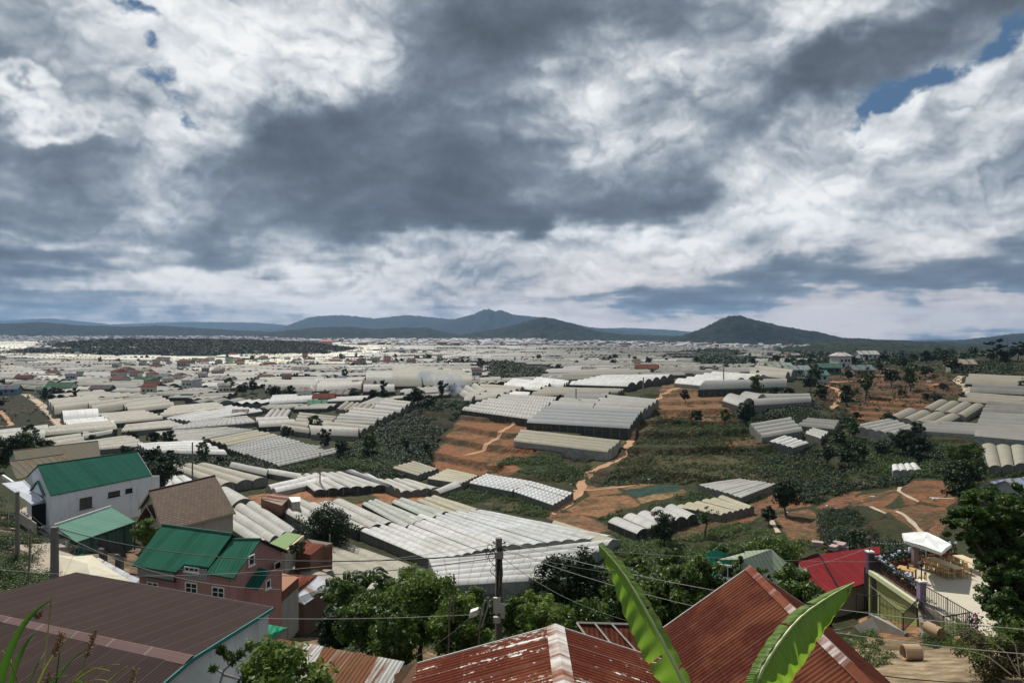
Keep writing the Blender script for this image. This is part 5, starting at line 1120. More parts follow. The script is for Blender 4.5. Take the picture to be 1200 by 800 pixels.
# rusty gable roof in the centre
def ridge_roof(label, rx, yfar, ynear, zr, left, right, drop_l, drop_r, roofm_l, roofm_r, capm, capw, zg, wallm=None, skew=0.):
    A, B = V3(rx, yfar, zr), V3(rx + skew, ynear, zr); root = empty('house', (rx, (yfar + ynear) / 2, zg), label, 'house')
    L0, L1 = V3(rx - left, yfar, zr - drop_l), V3(rx - left + skew, ynear, zr - drop_l); Q0, Q1 = V3(rx + right, yfar, zr - drop_r), V3(rx + right + skew, ynear, zr - drop_r)
    mb = MB(); mb.slab([A, B, L1, L0], .03); roof = mb.build('roof', roofm_l, root)
    mb = MB(); mb.slab([A, B, Q1, Q0], .03); mb.build('roof', roofm_r, root)
    mb = MB(); z = V3(0, 0, .05)
    for s_, q, dr, lw in ((-1, L0, drop_l, left), (1, Q0, drop_r, right)):
        k = capw / lw; e0 = A.lerp(q, k) + z; e1 = B + (q - A) * k + z; mb.slab([A + z * 1.4, B + z * 1.4, e1, e0], .015)
    mb.build('ridge_cap', capm, root)
    mb = MB(); mb.obox(L0 - V3(0, 0, .08), A - L0, V3(0, .03, 0), V3(0, 0, .1)); mb.obox(A - V3(0, 0, .08), Q0 - A, V3(0, .03, 0), V3(0, 0, .1)); mb.build('gable_edge', plain('weathered pale edge', (.50, .47, .44), .6, .5, 6), root)
    mb = MB(); i = .25
    mb.wall([V3(rx - left + i, yfar - i, zg - 1), V3(rx + right - i, yfar - i, zg - 1), V3(rx + right - i, yfar - i, zr - drop_r - .05), V3(rx, yfar - i, zr - .08), V3(rx - left + i, yfar - i, zr - drop_l - .05)], .1)
    mb.wall([V3(rx - left + i, ynear, zg - 1), V3(rx - left + i, yfar - i, zg - 1), V3(rx - left + i, yfar - i, zr - drop_l - .05), V3(rx - left + i, ynear, zr - drop_l - .05)], .1)
    mb.wall([V3(rx + right - i, ynear, zg - 1), V3(rx + right - i, yfar - i, zg - 1), V3(rx + right - i, yfar - i, zr - drop_r - .05), V3(rx + right - i, ynear, zr - drop_r - .05)], .1)
    mb.build('wall', wallm or plain('brown plank wall', (.16, .10, .07)), root)
    return root
M_batten = plain('dull batten', (.42, .38, .34), .8, .4, 5)
M_capw = corr('chipped white ridge sheet', (.66, .64, .60), 9., .28, 0, .6, .3, 3., rustcol=(.25, .10, .06), amp=.1)
M_capp = corr('peeling white ridge sheet', (.68, .65, .61), 9., .55, 0, .6, .3, 3., rustcol=(.22, .07, .045), amp=.1)
ridge_roof('low rusty red gable roof with a pale ridge strip in front of the power pole', 1.15, 18.1, 7.5, -7.62, 3.66, 3.3, 1.0, 1.05, M_rustw, M_rustw, M_capw, .24, -12.5)
ridge_roof('steep rust red gable roof with peeling white ridge between the banana leaves', 7.17, 20.6, 8., -6.9, 3.9, 1.75, 2.75, 1.2, M_rust, M_rust, M_capp, .16, -13)
# low roof wedged between them
s = [at(676, 731, z=-8.9), at(742, 733, z=-8.9), at(775, 765, z=-9.3), at(700, 765, z=-9.3)]
r = lean('low rusty roof wedged between the two rusty gables, with pale battens', s, -13, M_rust, M_rustp)
mb = MB()
for t in (.0, .32, .62, .95): mb.bar(s[0].lerp(s[1], t) + V3(0, 0, .05), s[3].lerp(s[2], t) + V3(0, 0, .05), .035)
mb.bar(s[0] + V3(0, 0, .05), s[1] + V3(0, 0, .05), .04); mb.build('batten', M_batten, r)

# pale green house, green sheds, red house to the right
a, b, c2, d2 = at(870, 655, z=-14.9), at(904, 643, z=-14.5), at(933, 669, z=-15.6), at(902, 690, z=-16.6)
root = empty('house', (b.x, b.y, -20), 'pale green house with a grey green roof behind the steep rusty gable', 'house')
x0, x1 = at(838, 655, z=-15.3), at(872, 645.5, z=-14.6)
mb = MB(); mb.slab([x1, b, a, x0], .08); mb.slab([a, b, c2, d2, at(868, 680, z=-16.4)], .08); roof = mb.build('roof', M_grgn, root)
mb = MB(); mb.bar(x0 + V3(0, -.05, -.05), x1 + V3(0, -.05, .05), .07); mb.build('fascia', M_dark, root)
mb = MB(); w0, w1 = at(840, 660, z=-15.6), at(870, 664, z=-15.5); mb.wall([V3(w0.x, w0.y, -20.5), V3(w1.x, w1.y, -20.5), w1, w0], .1); mb.wall([V3(w1.x, w1.y, -20.5), V3(c2.x, c2.y, -20.5), c2 - V3(0, 0, .2), w1], .1); mb.build('wall', M_pgreen, root)
window(root, w0, w1, 853, 670, 1.0, .9, 2, 1)
lean('small sea green hut roof peeping out behind the pale green house', [at(827, 648, z=-17), at(839, 643, z=-16.7), at(856, 650, z=-17.2), at(834, 664, z=-18)], -22, M_seab, M_seab)
lean('sea green sheet shelter under the leafy trees', [at(812, 662, z=-18), at(832, 662, z=-18), at(850, 684, z=-18.6), at(818, 686, z=-18.8)], -22.5, M_seab, M_seab)
lean('low strip of sea green roof among the tree tops', [at(787, 656, z=-19), at(800, 654, z=-19), at(802, 659, z=-19.4), at(790, 661, z=-19.4)], -23, M_seab, M_seab)
a, b, c2, d2 = at(961, 649, z=-17.4), at(1031, 639.5, z=-17.4), at(1034, 676, z=-18.6), at(986, 692, z=-18.9)
root = empty('house', (b.x - 2, b.y, -22.5), 'house with bright red sheet roofs in two steps beside the terrace cafe', 'house')
mb = MB(); mb.slab([a, b, c2, d2], .1); l0, l1, l2, l3 = at(936, 658, z=-18), at(962, 652, z=-17.8), at(990, 694, z=-19.2), at(962, 697, z=-19.4); mb.slab([l0, l1, l2, l3], .1)
roof = mb.build('roof', M_red, root); mb = MB(); mb.obox(a + V3(0, 0, -.12), d2 - a, V3(-.08, 0, 0), V3(0, 0, .12)); q = mb.build('step_flashing', M_dark, None); sub(q, roof, root)
k0, k1, k2, k3 = at(926, 659, z=-18.1), at(958, 647.5, z=-17.6), at(962, 651, z=-17.8), at(935, 662, z=-18.4); mb = MB(); mb.slab([k0, k1, k2, k3], .12); mb.build('side_roof', plain('dark red sheet', (.10, .02, .02)), root)
mb = MB(); i = lambda p: V3(p.x, p.y, -23); mb.wall([i(l0), i(l3), l3 - V3(0, 0, .15), l0 - V3(0, 0, .15)], .1); mb.wall([i(l3), i(c2), c2 - V3(0, 0, .15), l3 - V3(0, 0, .15)], .1); mb.build('wall', M_beige, root)
# ------------------------------------------------------------------ the terrace cafe
ZF = -17.0
def fl(px, py, z=ZF): return at(px, py, z=z)
pc = [fl(1020, 667), fl(1080, 655), fl(1240, 652), fl(1260, 760), fl(1140, 742), fl(1078, 706)]
zg = -21
root = empty('terrace', (fl(1080, 690).x, fl(1080, 690).y, zg), 'raised pale concrete terrace with an olive green wall below its lip', 'terrace')
mb = MB(); mb.slab(pc, .25); mb.build('floor', plain('pale terrace concrete', (.52, .47, .37), .9, .3, .5, .2), root)
mb = MB(); a, b = pc[0], pc[5]; mb.obox(a + V3(0, 0, .03), b - a, V3(-.25, -.2, 0), V3(0, 0, -.30)); mb.build('lip', M_lime, root)
mb = MB(); w0, w1 = pc[0].lerp(pc[5], .16) + V3(.2, .5, 0), pc[5] + V3(0, .35, 0); mb.wall([V3(w0.x, w0.y, zg), V3(w1.x, w1.y, zg), w1 - V3(0, 0, .3), w0 - V3(0, 0, .3)], .2); mb.build('wall', M_oliv, root)
mb = MB(); p, q = pc[0] + V3(.3, 1.5, 0), pc[0].lerp(pc[5], .5) + V3(.6, 1.8, 0); mb.wall([V3(p.x, p.y, zg), V3(q.x, q.y, zg), q - V3(0, 0, .3), p - V3(0, 0, .3)], .2); mb.build('recess', M_dark, root)  # near-black panel, the shade of the recess put into its colour
mb = MB(); mb.obox(pc[0] + V3(-.1, -.1, -.3), V3(.14, 0, 0), V3(0, .14, 0), V3(0, 0, -4)); mb.build('post', M_oliv, root)
mb = MB(); a, b = pc[5] + V3(0, 0, -.25), pc[4] + V3(0, 0, -.25); mb.wall([V3(a.x, a.y, zg), V3(b.x, b.y, zg), b, a], .2); mb.build('side_wall', M_conc, root)

def railing(label, pts, h=1.0, step=.16, z0=None, lean_=0, group=None):
    o = pts[0]; root = empty('railing', o, label, 'railing', group)
    bars = MB(); top = MB(); n_post = 0
    for a, b in zip(pts[:-1], pts[1:]):
        L = (b - a).length; n = int(L / step)
        for i in range(n + 1): p = a.lerp(b, i / n); bars.bar(p + V3(0, 0, .04), p + V3(0, 0, h), .02, 4)
        top.bar(a + V3(0, 0, h), b + V3(0, 0, h), .034, 5); top.bar(a + V3(0, 0, .08), b + V3(0, 0, .08), .018, 4)
    bars.build('bars', M_blk, root); top.build('rail', M_blk, root)
    for p in pts: k = MB(); k.bar(p - V3(0, 0, .2), p + V3(0, 0, h + .08), .035, 5); k.build('post', M_blk, root)
    return root
railing('black railing with flower boxes along the lip of the terrace', [pc[0] + V3(.1, .1, 0), pc[5] + V3(.05, .15, 0)], 1.05)
railing('black railing along the far side of the terrace behind the white flowers', [pc[0] + V3(.1, .2, 0), fl(1076, 656.5)], 1.0)
railing('black railing running from the lilac post down the edge of the terrace', [pc[5] + V3(.3, 0, 0), fl(1110, 722), fl(1145, 744)], 1.1)
# stairs side
s0, s1, s2, s3 = at(1030, 722, z=-18.2), at(1058, 744, z=-18.2), at(1075, 738, z=-17.8), at(1103, 752, z=-17.6)
st0, st1 = at(1020, 716, z=-18.3), at(1032, 717, z=-18.1)
railing('black railing zigzagging down above the stone retaining wall', [at(1004, 717, z=-18.3), at(1031, 718, z=-18.), at(1058, 741, z=-18.1), at(1076, 722, z=-17.9), at(1106, 745, z=-17.7), at(1136, 740, z=-17.3)], 1.15)
mb = MB(); a, b = at(1022, 722, z=-18.0), at(1060, 742, z=-18.0); c2 = at(1092, 748, z=-17.6)
root = empty('retaining_wall', (b.x, b.y, -20), 'grey stone retaining wall sloping under the zigzag railing', 'wall')
mb.wall([V3(a.x - .8, a.y, -20.5), V3(b.x, b.y, -20.5), b, a, V3(a.x - 1.2, a.y, a.z - .6)], .4); mb.wall([V3(b.x, b.y, -20.5), V3(c2.x, c2.y, -20.5), c2 - V3(0, 0, .8), b - V3(-.9, 0, -.25)], .4); mb.build('wall', plain('rough grey stone', (.30, .28, .24), .95, .55, 1.6, .8), root)
mb = MB(); mb.obox(a + V3(0, 0, .0), b - a, V3(0, .45, 0), V3(0, 0, .08)); mb.build('coping', M_conc, root)
# ramp of pale stone behind
mb = MB(); r_ = [at(1076, 712, z=-17.3), at(1091, 710, z=-17.2), at(1113, 727, z=-17.5), at(1096, 736, z=-18.), at(1078, 728, z=-18.)]; mb.slab(r_, .4); tag(mb.build('stair_ramp', plain('pale stone ramp', (.48, .45, .37), .9, .4, 1.)), 'pale stone ramp below the lilac post, behind the railing', 'ramp')
# flower troughs with white hydrangeas
def flowers(label, a, b, n, seed):
    r = random.Random(seed); root = empty('planter', a, label, 'planter', 'flower troughs on the terrace')
    k = MB(); d = (b - a); s = V3(-d.y, d.x, 0).normalized() * .35; k.obox(a, d, s, V3(0, 0, .35)); k.build('trough', plain('brick red trough', (.17, .055, .04)), root)
    lf = MB()
    for i in range(n * 34):
        p = a.lerp(b, r.random()) + s * r.uniform(-.3, 1.3) + V3(0, 0, r.uniform(.3, .95)); q = Vector([r.gauss(0, 1) for _ in range(3)]).normalized(); t = q.orthogonal().normalized(); z = r.uniform(.07, .15)
        w = q.cross(t); lf.add([p - t * z, p + w * z * .6, p + t * z, p - w * z * .6], [(0, 1, 2, 3)])
    lf.build('foliage', plain('dark leaves', (.03, .06, .022), .6, .5, 3), root)
    for i in range(n):
        p = a.lerp(b, (i + r.uniform(.2, .8)) / n) + s * r.uniform(0, 1) + V3(0, 0, r.uniform(.7, 1.15)); k = MB(); R = r.uniform(.10, .17)
        for _ in range(9):
            k.ball(p + Vector([r.gauss(0, 1) for _ in range(3)]).normalized() * R * .6, R * .5, 6)
        k.build('flower_head', plain('pale hydrangea', (.62, .64, .82), .7, .25, 9, .3), root)
a, b = pc[0] + V3(.35, .3, 0), pc[5] + V3(.3, .6, 0)
flowers('long trough of pale blue hydrangeas along the lip railing', a, b, 17, 1); flowers('trough of white hydrangeas along the far railing of the terrace', pc[0] + V3(.5, -.2, 0), fl(1079, 659), 10, 2)
flowers('trough of white hydrangeas under the white parasol', fl(1080, 657), fl(1122, 652), 8, 3)
# posts with lamps
def lamp_post(label, p, h, lh, m):
    root = empty('lamp_post', p, label, 'lamp post'); k = MB(); k.obox(p - V3(.2, .2, .3), V3(.4, 0, 0), V3(0, .4, 0), V3(0, 0, h + .3)); k.build('pillar', m, root)
    k = MB(); k.obox(p + V3(-.25, -.25, h), V3(.5, 0, 0), V3(0, .5, 0), V3(0, 0, .09)); k.build('cap', M_whitep, root)
    k = MB(); k.bar(p + V3(0, 0, h + .09), p + V3(0, 0, h + lh - .25), .035, 6); k.build('stem', M_blk, root)
    k = MB(); k.tube([p + V3(0, 0, h + lh - .27), p + V3(0, 0, h + lh - .05)], [.10, .16], 8); k.tube([p + V3(0, 0, h + lh - .05), p + V3(0, 0, h + lh + .12)], [.24, .04], 8); k.build('lantern', plain('brown lantern', (.07, .045, .04)), root)
lamp_post('lilac pillar carrying a dark lantern at the near corner of the terrace', pc[5] + V3(.1, .0, 0), 1.35, 1.25, M_lilac)
lamp_post('purple grey pillar with a thin dark lamp at the outer corner of the terrace', pc[0] + V3(.0, .1, 0), 1.25, 1.1, plain('purple grey paint', (.10, .07, .11)))
k = MB(); p = fl(1071, 665); k.obox(p, V3(.35, 0, 0), V3(0, .35, 0), V3(0, 0, 1.5)); k.obox(p + V3(-.05, -.05, 1.5), V3(.45, 0, 0), V3(0, .45, 0), V3(0, 0, .1)); tag(k.build('pillar', plain('mauve grey render', (.25, .19, .19)), origin=p), 'plain mauve grey pillar at the foot of the parasol', 'pillar')
# tables and stools
def table(label, a, b, w, h, mt, ml, group='wooden tables on the terrace'):
    c = (a + b) / 2; root = empty('table', c, label, 'table', group); d = (b - a); L = d.length; e = d.normalized(); s = V3(-e.y, e.x, 0)
    k = MB(); k.obox(a - s * w / 2 + V3(0, 0, h - .06), d, s * w, V3(0, 0, .06)); k.build('table_top', mt, root)
    for t in (.04, .96):
        for q in (-.42, .42): k = MB(); p = a + d * t + s * w * q; k.obox(p - e * .05 - s * .05, e * .1, s * .1, V3(0, 0, h - .06)); k.build('leg', ml, root)
    return root, e, s
def make_chair(label, p, ang, group):
    root = empty('chair', p, label, 'chair', group, 0); c, s_ = math.cos(ang), math.sin(ang); e, s = V3(c, s_, 0), V3(-s_, c, 0); w = .42
    k = MB(); k.obox(p - e * w / 2 - s * w / 2 + V3(0, 0, .42), e * w, s * w, V3(0, 0, .05)); k.build('seat', M_wood, root)
    for i in (-1, 1):
        for j in (-1, 1): k = MB(); q = p + e * .18 * i + s * .18 * j; k.obox(q - e * .025 - s * .025, e * .05, s * .05, V3(0, 0, .42 if i < 0 else .88)); k.build('leg', M_wood, root)
    k = MB(); k.obox(p + e * .17 - s * w / 2 + V3(0, 0, .62), e * .03, s * w, V3(0, 0, .22)); k.build('backrest', M_wood, root)
    return root
def chair_copy(src, p, ang, label, group):
    r = copy_tree(src); r.location = p; r.rotation_euler = (0, 0, ang); tag(r, label, 'chair', group); return r
proto = make_chair('yellow wooden chair drawn up to the near side of the long table', fl(1105, 682), 0., 'chairs at the long table'); first = [True]
def put(p, ang, label, group):
    if first[0]: first[0] = False; proto.location = p; proto.rotation_euler = (0, 0, ang); tag(proto, label, 'chair', group); return proto
    return chair_copy(proto, p, ang, label, group)
t1a, t1b = fl(1090, 664.5), fl(1124, 678.5)
r, e, s = table('long bare wooden table with chairs down both sides on the terrace', t1a, t1b, .75, .78, M_woodp, M_wood)
L = (t1b - t1a).length; base_a = math.atan2(s.y, s.x)
for i in range(5):
    c0 = t1a + e * (L * (i + .5) / 5)
    put(c0 - s * .62, base_a + PI, 'yellow wooden chair drawn up to the near side of the long table', 'chairs on the near side of the long table')
    put(c0 + s * .62, base_a, 'yellow wooden chair on the far side of the long table', 'chairs on the far side of the long table')
a, b = fl(1052, 676.5), fl(1072, 681)
r, e, s = table('small square yellow wooden table beside the flower trough', a, b, .95, .8, M_wood, M_wood)
for d_, an, t_ in ((-e * .45, base_a + PI / 2 + PI, 'outer side'), (e * 1.55, base_a - PI / 2 + PI, 'inner side'), (e * .5 - s * .8, base_a + PI, 'near side'), (e * .5 + s * .8, base_a, 'far side')):
    put(a + d_, math.atan2(d_.y, d_.x) if 1 else an, f'yellow wooden chair on the {t_} of the small square table', None)
k = MB(); p = a.lerp(b, .6) + V3(0, 0, .8); k.tube([p, p + V3(0, 0, .2)], .07, 8); tag(k.build('cup', M_blk, origin=p), 'small black cup standing on the square yellow table', 'cup')
r, e, s = table('second long yellow table half hidden by the big tree', fl(1122, 662), fl(1158, 678), .8, .78, M_woodp, M_wood)
for i in range(3):
    c0 = fl(1122, 662).lerp(fl(1158, 678), (i + .4) / 4); put(c0 - s * .65, base_a + PI, 'wooden chair on the near side of the half hidden table', 'chairs at the half hidden table')
# white parasol: a square tilted sheet
ap = at(1085, 629.5, d=50.3); p = V3(ap.x, ap.y, ZF); root = empty('parasol', p, 'large white square parasol over the terrace, tilted towards the valley', 'parasol'); hh = 2.7
k = MB(); k.bar(p, ap + V3(0, 0, .1), .04, 6); k.build('pole', M_whitep, root)
cs = [at(1057, 624.5, d=50.5), at(1086, 623, d=53.5), at(1115, 637.5, d=50.5), at(1103, 647, d=47.0), at(1060, 633, d=48.0)]
k = MB(); n = len(cs)
for i in range(n):
    a, b = cs[i], cs[(i + 1) % n]; m_ = (a + b) / 2 - V3(0, 0, -.05); sg = ap.lerp(m_, .55) - V3(0, 0, .10)
    k.add([ap, a, m_, b, sg], [(0, 1, 4), (1, 2, 4), (2, 3, 4), (3, 0, 4)])
    k.add([a, b, b - V3(0, 0, .2), a - V3(0, 0, .2)], [(0, 1, 2, 3)])
k.build('canopy', plain('white canvas', (.80, .80, .78), .7, .1, 2, .1), root, smooth=False)
k = MB()
for c_ in cs: k.bar(ap - V3(0, 0, .12), c_ - V3(0, 0, .06), .02, 4)
k.build('ribs', M_whitep, root)
# strings of bulbs
def bulbs(label, a, b, sag, n):
    o = a; root = empty('string_lights', o, label, 'string lights', 'strings of small bulbs'); k = MB(); P = [a.lerp(b, i / 20) - V3(0, 0, sag * 4 * (i / 20) * (1 - i / 20)) for i in range(21)]
    k.tube(P, .008, 4); k.build('wire', M_blk, root); k = MB()
    for i in range(n): t = (i + .5) / n; p = a.lerp(b, t) - V3(0, 0, sag * 4 * t * (1 - t) + .05); k = MB(); k.ball(p, .04, 6); k.build('bulb', M_whitep, root)
bulbs('string of white bulbs from the thin lamp to the parasol', pc[0] + V3(0, 0, 2.1), fl(1103, 652) + V3(0, 0, 2.1), .5, 26)
bulbs('string of white bulbs swinging below the olive green wall', pc[0] + V3(-.2, -.2, -1.0), pc[5] + V3(0, -.2, -.4), .3, 30)
bulbs('string of white bulbs along the lip railing under the lilac pillar', pc[5] + V3(.1, -.1, .6), fl(1145, 744) + V3(0, 0, .9), .3, 20)
# concrete pipes
def pipe(label, p, dirv, L, R, rx=0):
    d = dirv.normalized(); a = d.cross(V3(0, 0, 1)).normalized(); b = a.cross(d); k = MB(); n = 22; P = []
    for i, (t, rr) in enumerate(((0, R), (L, R), (L, R * .84), (0, R * .84))): P += [p + d * t + (a * math.cos(2 * PI * j / n) + b * math.sin(2 * PI * j / n)) * rr for j in range(n)]
    k.add(P, [(i * n + j, ((i + 1) % 4) * n + j, ((i + 1) % 4) * n + (j + 1) % n, i * n + (j + 1) % n) for i in range(4) for j in range(n)])
    tag(k.build('concrete_pipe', plain('sandy concrete', (.42, .30, .19), .9, .4, 2.5, .4), origin=p), label, 'pipe')
q = hit(1058, 772); pipe('short wide concrete pipe lying on the sandy yard', V3(q.x, q.y, q.z + .35), V3(1, -.04, 0), .8, .38)
q = hit(1108, 752); pipe('concrete pipe half sunk among weeds by the railing foot', V3(q.x, q.y + .4, q.z + .3), V3(-.35, 1, 0.05), .9, .33)
k = MB(); q = hit(1135, 758)
k.tube([V3(q.x - .6, q.y, q.z + .25), V3(q.x + 1.4, q.y + .2, q.z + .1)], .32, 12); tag(k.build('concrete_pipe', plain('sandy concrete', ()), origin=q), 'long concrete pipe partly buried behind the magenta bush', 'pipe')
# ------------------------------------------------------------------ foliage
def foliage(name, c1, c2, rough=.55, trans=.25):
    m, g, out = mat(name); a = g.new('ShaderNodeAttribute', attribute_name='tint').outputs['Fac']
    r = g.new('ShaderNodeObjectInfo').outputs['Random']
    col = g.mix(a, c1, c2); col = g.mix(g.math('MULTIPLY', r, .3), col, tuple(c * .6 for c in c1))
    p = principled(g, out, col, rough, None, spec=.25)
    t = g.new('ShaderNodeBsdfTranslucent'); g.set(t.inputs[0], g.mix(1., col, (1.25, 1.35, .7), 'MULTIPLY')); ms = g.new('ShaderNodeMixShader'); ms.inputs[0].default_value = trans
    g.l.new(p.outputs[0], ms.inputs[1]); g.l.new(t.outputs[0], ms.inputs[2]); g.l.new(ms.outputs[0], out.inputs[0]); return m
F_dark = foliage('dark glossy leaves', (.010, .022, .008), (.038, .066, .021), trans=.15)
F_mid = foliage('mid green leaves', (.022, .044, .011), (.090, .138, .036))
F_near = foliage('glossy near leaves', (.028, .058, .012), (.135, .200, .050), rough=.42, trans=.3)
F_light = foliage('fresh green leaves', (.05, .09, .018), (.19, .27, .06), trans=.35)
F_olive = foliage('olive brush', (.032, .033, .014), (.105, .094, .040))
F_pine = foliage('pine needles', (.010, .022, .014), (.028, .048, .026), trans=.05)
M_bark = plain('grey bark', (.085, .065, .048), .9, .5, 4, .8)
def leaves(C, R, per, size, rng, up=.35, squash=.75, tint=None, aspect=.5):
    "leaf quads round the clump centres C (n,3) with radii R (n,): verts, quads, tint"
    n = len(C); k = n * per; ci = np.repeat(np.arange(n), per)
    d = rng.normal(size=(k, 3)); d /= np.linalg.norm(d, axis=1, keepdims=True)
    rad = R[ci] * (rng.random(k) ** .45); P = C[ci] + d * rad[:, None] * np.array((1, 1, squash))
    nr = d + rng.normal(size=(k, 3)) * .6; nr[:, 2] += up; nr /= np.linalg.norm(nr, axis=1, keepdims=True)
    t = np.cross(nr, rng.normal(size=(k, 3))); t /= np.linalg.norm(t, axis=1, keepdims=True) + 1e-9; b = np.cross(nr, t)
    sz = (size[ci] if isinstance(size, np.ndarray) else size) * rng.uniform(.6, 1.3, k); a = t * sz[:, None] * .5; b = b * (sz * aspect * .5)[:, None]
    V = np.stack([P - a, P + b, P + a, P - b], 1).reshape(-1, 3); Q = np.arange(k * 4).reshape(-1, 4)
    ct = (tint if tint is not None else rng.random(n))[ci]; T = np.clip(ct * .62 + rng.random(k) * .38, 0, 1)
    return V, Q, np.repeat(T, 4)
def leaf_obj(name, V, Q, T, m, parent=None):
    me = np_mesh(name, V, Q, False, None, np.stack([T, T, T], -1)); return link(name, me, m, parent)
def tree_parts(H, R, seed, nclump=46, per=60, leaf=.3, crown0=.30, flat=.8, lean_=0., sparse=0.):
    rng = np.random.default_rng(seed); r = random.Random(seed); cz = H * (crown0 + (1 - crown0) / 2); hz = H * (1 - crown0) / 2
    C = []; 
    while len(C) < nclump:
        p = rng.normal(size=3); p /= np.linalg.norm(p); q = rng.uniform(.45 if sparse == 0 else .2, 1.) ** .6
        lump = 1 + .28 * math.sin(3 * math.atan2(p[1], p[0]) + seed) + .2 * rng.normal()
        C.append((p[0] * R * .82 * q * lump, p[1] * R * .82 * q * lump, cz + p[2] * hz * .82 * q * (1 + .15 * rng.normal())))
    C = np.array(C); CR = R * rng.uniform(.20, .36, nclump) * (1 if not sparse else .7)
    V, Q, T = leaves(C, CR, per, leaf, rng, squash=flat)
    tr = MB(); r0 = max(.09, H * .028); top = V3(lean_, 0, cz * .9)
    path = [V3(0, 0, -.5), V3(.03 * H * r.uniform(-1, 1), 0, H * crown0 * .6), V3(.05 * H * r.uniform(-1, 1), .03 * H, H * crown0 * 1.1), top]; tr.tube(path, [r0 * 1.3, r0, r0 * .8, r0 * .35], 8)
    for i in range(0, nclump, 3 if not sparse else 1):
        e = Vector(C[i]); s = path[2].lerp(top, r.random() * .7); mid = s.lerp(e, .5) + V3(0, 0, -.04 * H); tr.tube([s, mid, e], [r0 * .36, r0 * .22, r0 * .08], 5)
    return V, Q, T, tr
def tree(label, p, H, R, m, seed, group=None, name='tree', cat='tree', **kw):
    root = empty(name, p, label, cat, group); V, Q, T, tr = tree_parts(H, R, seed, **kw)
    leaf_obj('crown', V, Q, T, m, root); me_o = tr; 
    for i, v in enumerate(tr.v): tr.v[i] = (v[0] + p[0], v[1] + p[1], v[2] + p[2])
    tr.build('trunk', M_bark, root, smooth=True); return root
def tree_px(label, cx, ytop, ybase, wpx, m, seed, d=None, **kw):
    "tree whose foot stands at (cx, ybase) and whose crown is wpx wide"
    b = hit(cx, ybase) if d is None else at(cx, ybase, d=d); s = b.y / F; H = (ybase - ytop) * s
    return tree(label, b, H, wpx * s / 2, m, seed, **kw)
tree_px('big round dark tree standing among the white greenhouses', 384, 590, 652, 64, F_dark, 3, nclump=95, per=95, leaf=.42, crown0=.12)
tree_px('lone round tree on the ploughed red soil', 921, 562, 603, 34, F_dark, 4, nclump=70, per=80, leaf=.42, crown0=.2)
tree_px('smaller dark tree at the edge of the brown field, below the lone round one', 901, 590, 616, 18, F_dark, 5, nclump=40, per=60, leaf=.35, crown0=.15)
tree_px('dark bushy tree in front of the white greenhouse on posts', 777, 596, 640, 30, F_dark, 6, nclump=60, per=80, leaf=.36, crown0=.08)
tree_px('thin tree with sparse leaves in front of the pale yellow greenhouse', 827, 591, 630, 32, F_mid, 8, nclump=26, per=34, leaf=.35, crown0=.35, sparse=1)
tree_px('black bushy tree below the bent pale tunnels', 874, 468, 496, 24, F_dark, 9, nclump=60, per=50, leaf=.8, crown0=.05)
tree_px('small round tree on the terraced orange crest', 803, 455, 470, 13, F_dark, 10, nclump=30, per=40, leaf=.7, crown0=.1)
tree_px('tree of the dark pair below the hillside greenhouses, the leafier one', 1058, 501, 530, 30, F_dark, 11, nclump=50, per=60, leaf=.7, crown0=.05)
tree_px('lower tree of the dark pair below the hillside greenhouses', 1077, 510, 534, 26, F_dark, 12, nclump=50, per=60, leaf=.7, crown0=.05)
tree_px('tall bushy green tree beside the three big yellowish hoops', 1133, 513, 570, 42, F_mid, 13, nclump=70, per=70, leaf=.55, crown0=.05)
tree_px('second bushy tree behind the blue roof corner', 1125, 535, 590, 50, F_dark, 14, nclump=70, per=70, leaf=.5, crown0=.05)
# the big tree by the cafe
def big_tree(label, p, blobs, m, leaf, per, seed, h0, name='tree'):
    rng = np.random.default_rng(seed); C, R = [], []
    for (px, py, d, r, n) in blobs:
        n = int(n * 2.2); c = at(px, py, d=d); q = rng.normal(size=(n, 3)); q /= np.linalg.norm(q, axis=1, keepdims=True); q *= (rng.uniform(.5, 1.05, n) ** .5)[:, None] * r * np.array((1, 1, .8))
        C.append(np.array(c) + q); R.append(rng.uniform(.16, .36, n) * r * .8)
    C = np.concatenate(C); R = np.concatenate(R); root = empty(name, p, label, 'tree')
    V, Q, T = leaves(C - np.array(p), R, per, leaf, rng, up=.5, squash=.68); leaf_obj('crown', V, Q, T, m, root)
    t = MB(); r0 = .22; fork = Vector(p) + V3(0, 0, h0); t.tube([Vector(p) - V3(0, 0, .6), Vector(p).lerp(fork, .5) + V3(.1, 0, 0), fork], [r0 * 1.3, r0, r0 * .8], 10)
    for (px, py, d, r, n) in blobs:
        e = at(px, py, d=d); t.tube([fork, fork.lerp(e, .5) + V3(0, 0, .3), e], [r0 * .6, r0 * .35, r0 * .12], 6)
    for i in range(0, len(C), 5):
        e = Vector(C[i]); s = min((at(b[0], b[1], d=b[2]) for b in blobs), key=lambda q: (q - e).length); t.tube([s, s.lerp(e, .5), e], [.05, .03, .012], 4)
    t.build('trunk', M_bark, root, smooth=True); return root
big_tree('large spreading tree in dense dark leaf overhanging the terrace', at(1175, 745, d=36), [(1165, 598, 38, 1.5, 30), (1132, 616, 38, 1.15, 24), (1190, 632, 38, 1.9, 34), (1178, 668, 36, 1.2, 24), (1186, 700, 35, 1.5, 30), (1215, 600, 39, 2.0, 30), (1228, 680, 36, 2.2, 34), (1160, 636, 38, 1.1, 24), (1198, 730, 34, 1.3, 26), (1240, 740, 34, 1.8, 26)], foliage('broad dark leaves', (.020, .048, .010), (.095, .165, .032), trans=.3), .19, 190, 21, 2.)
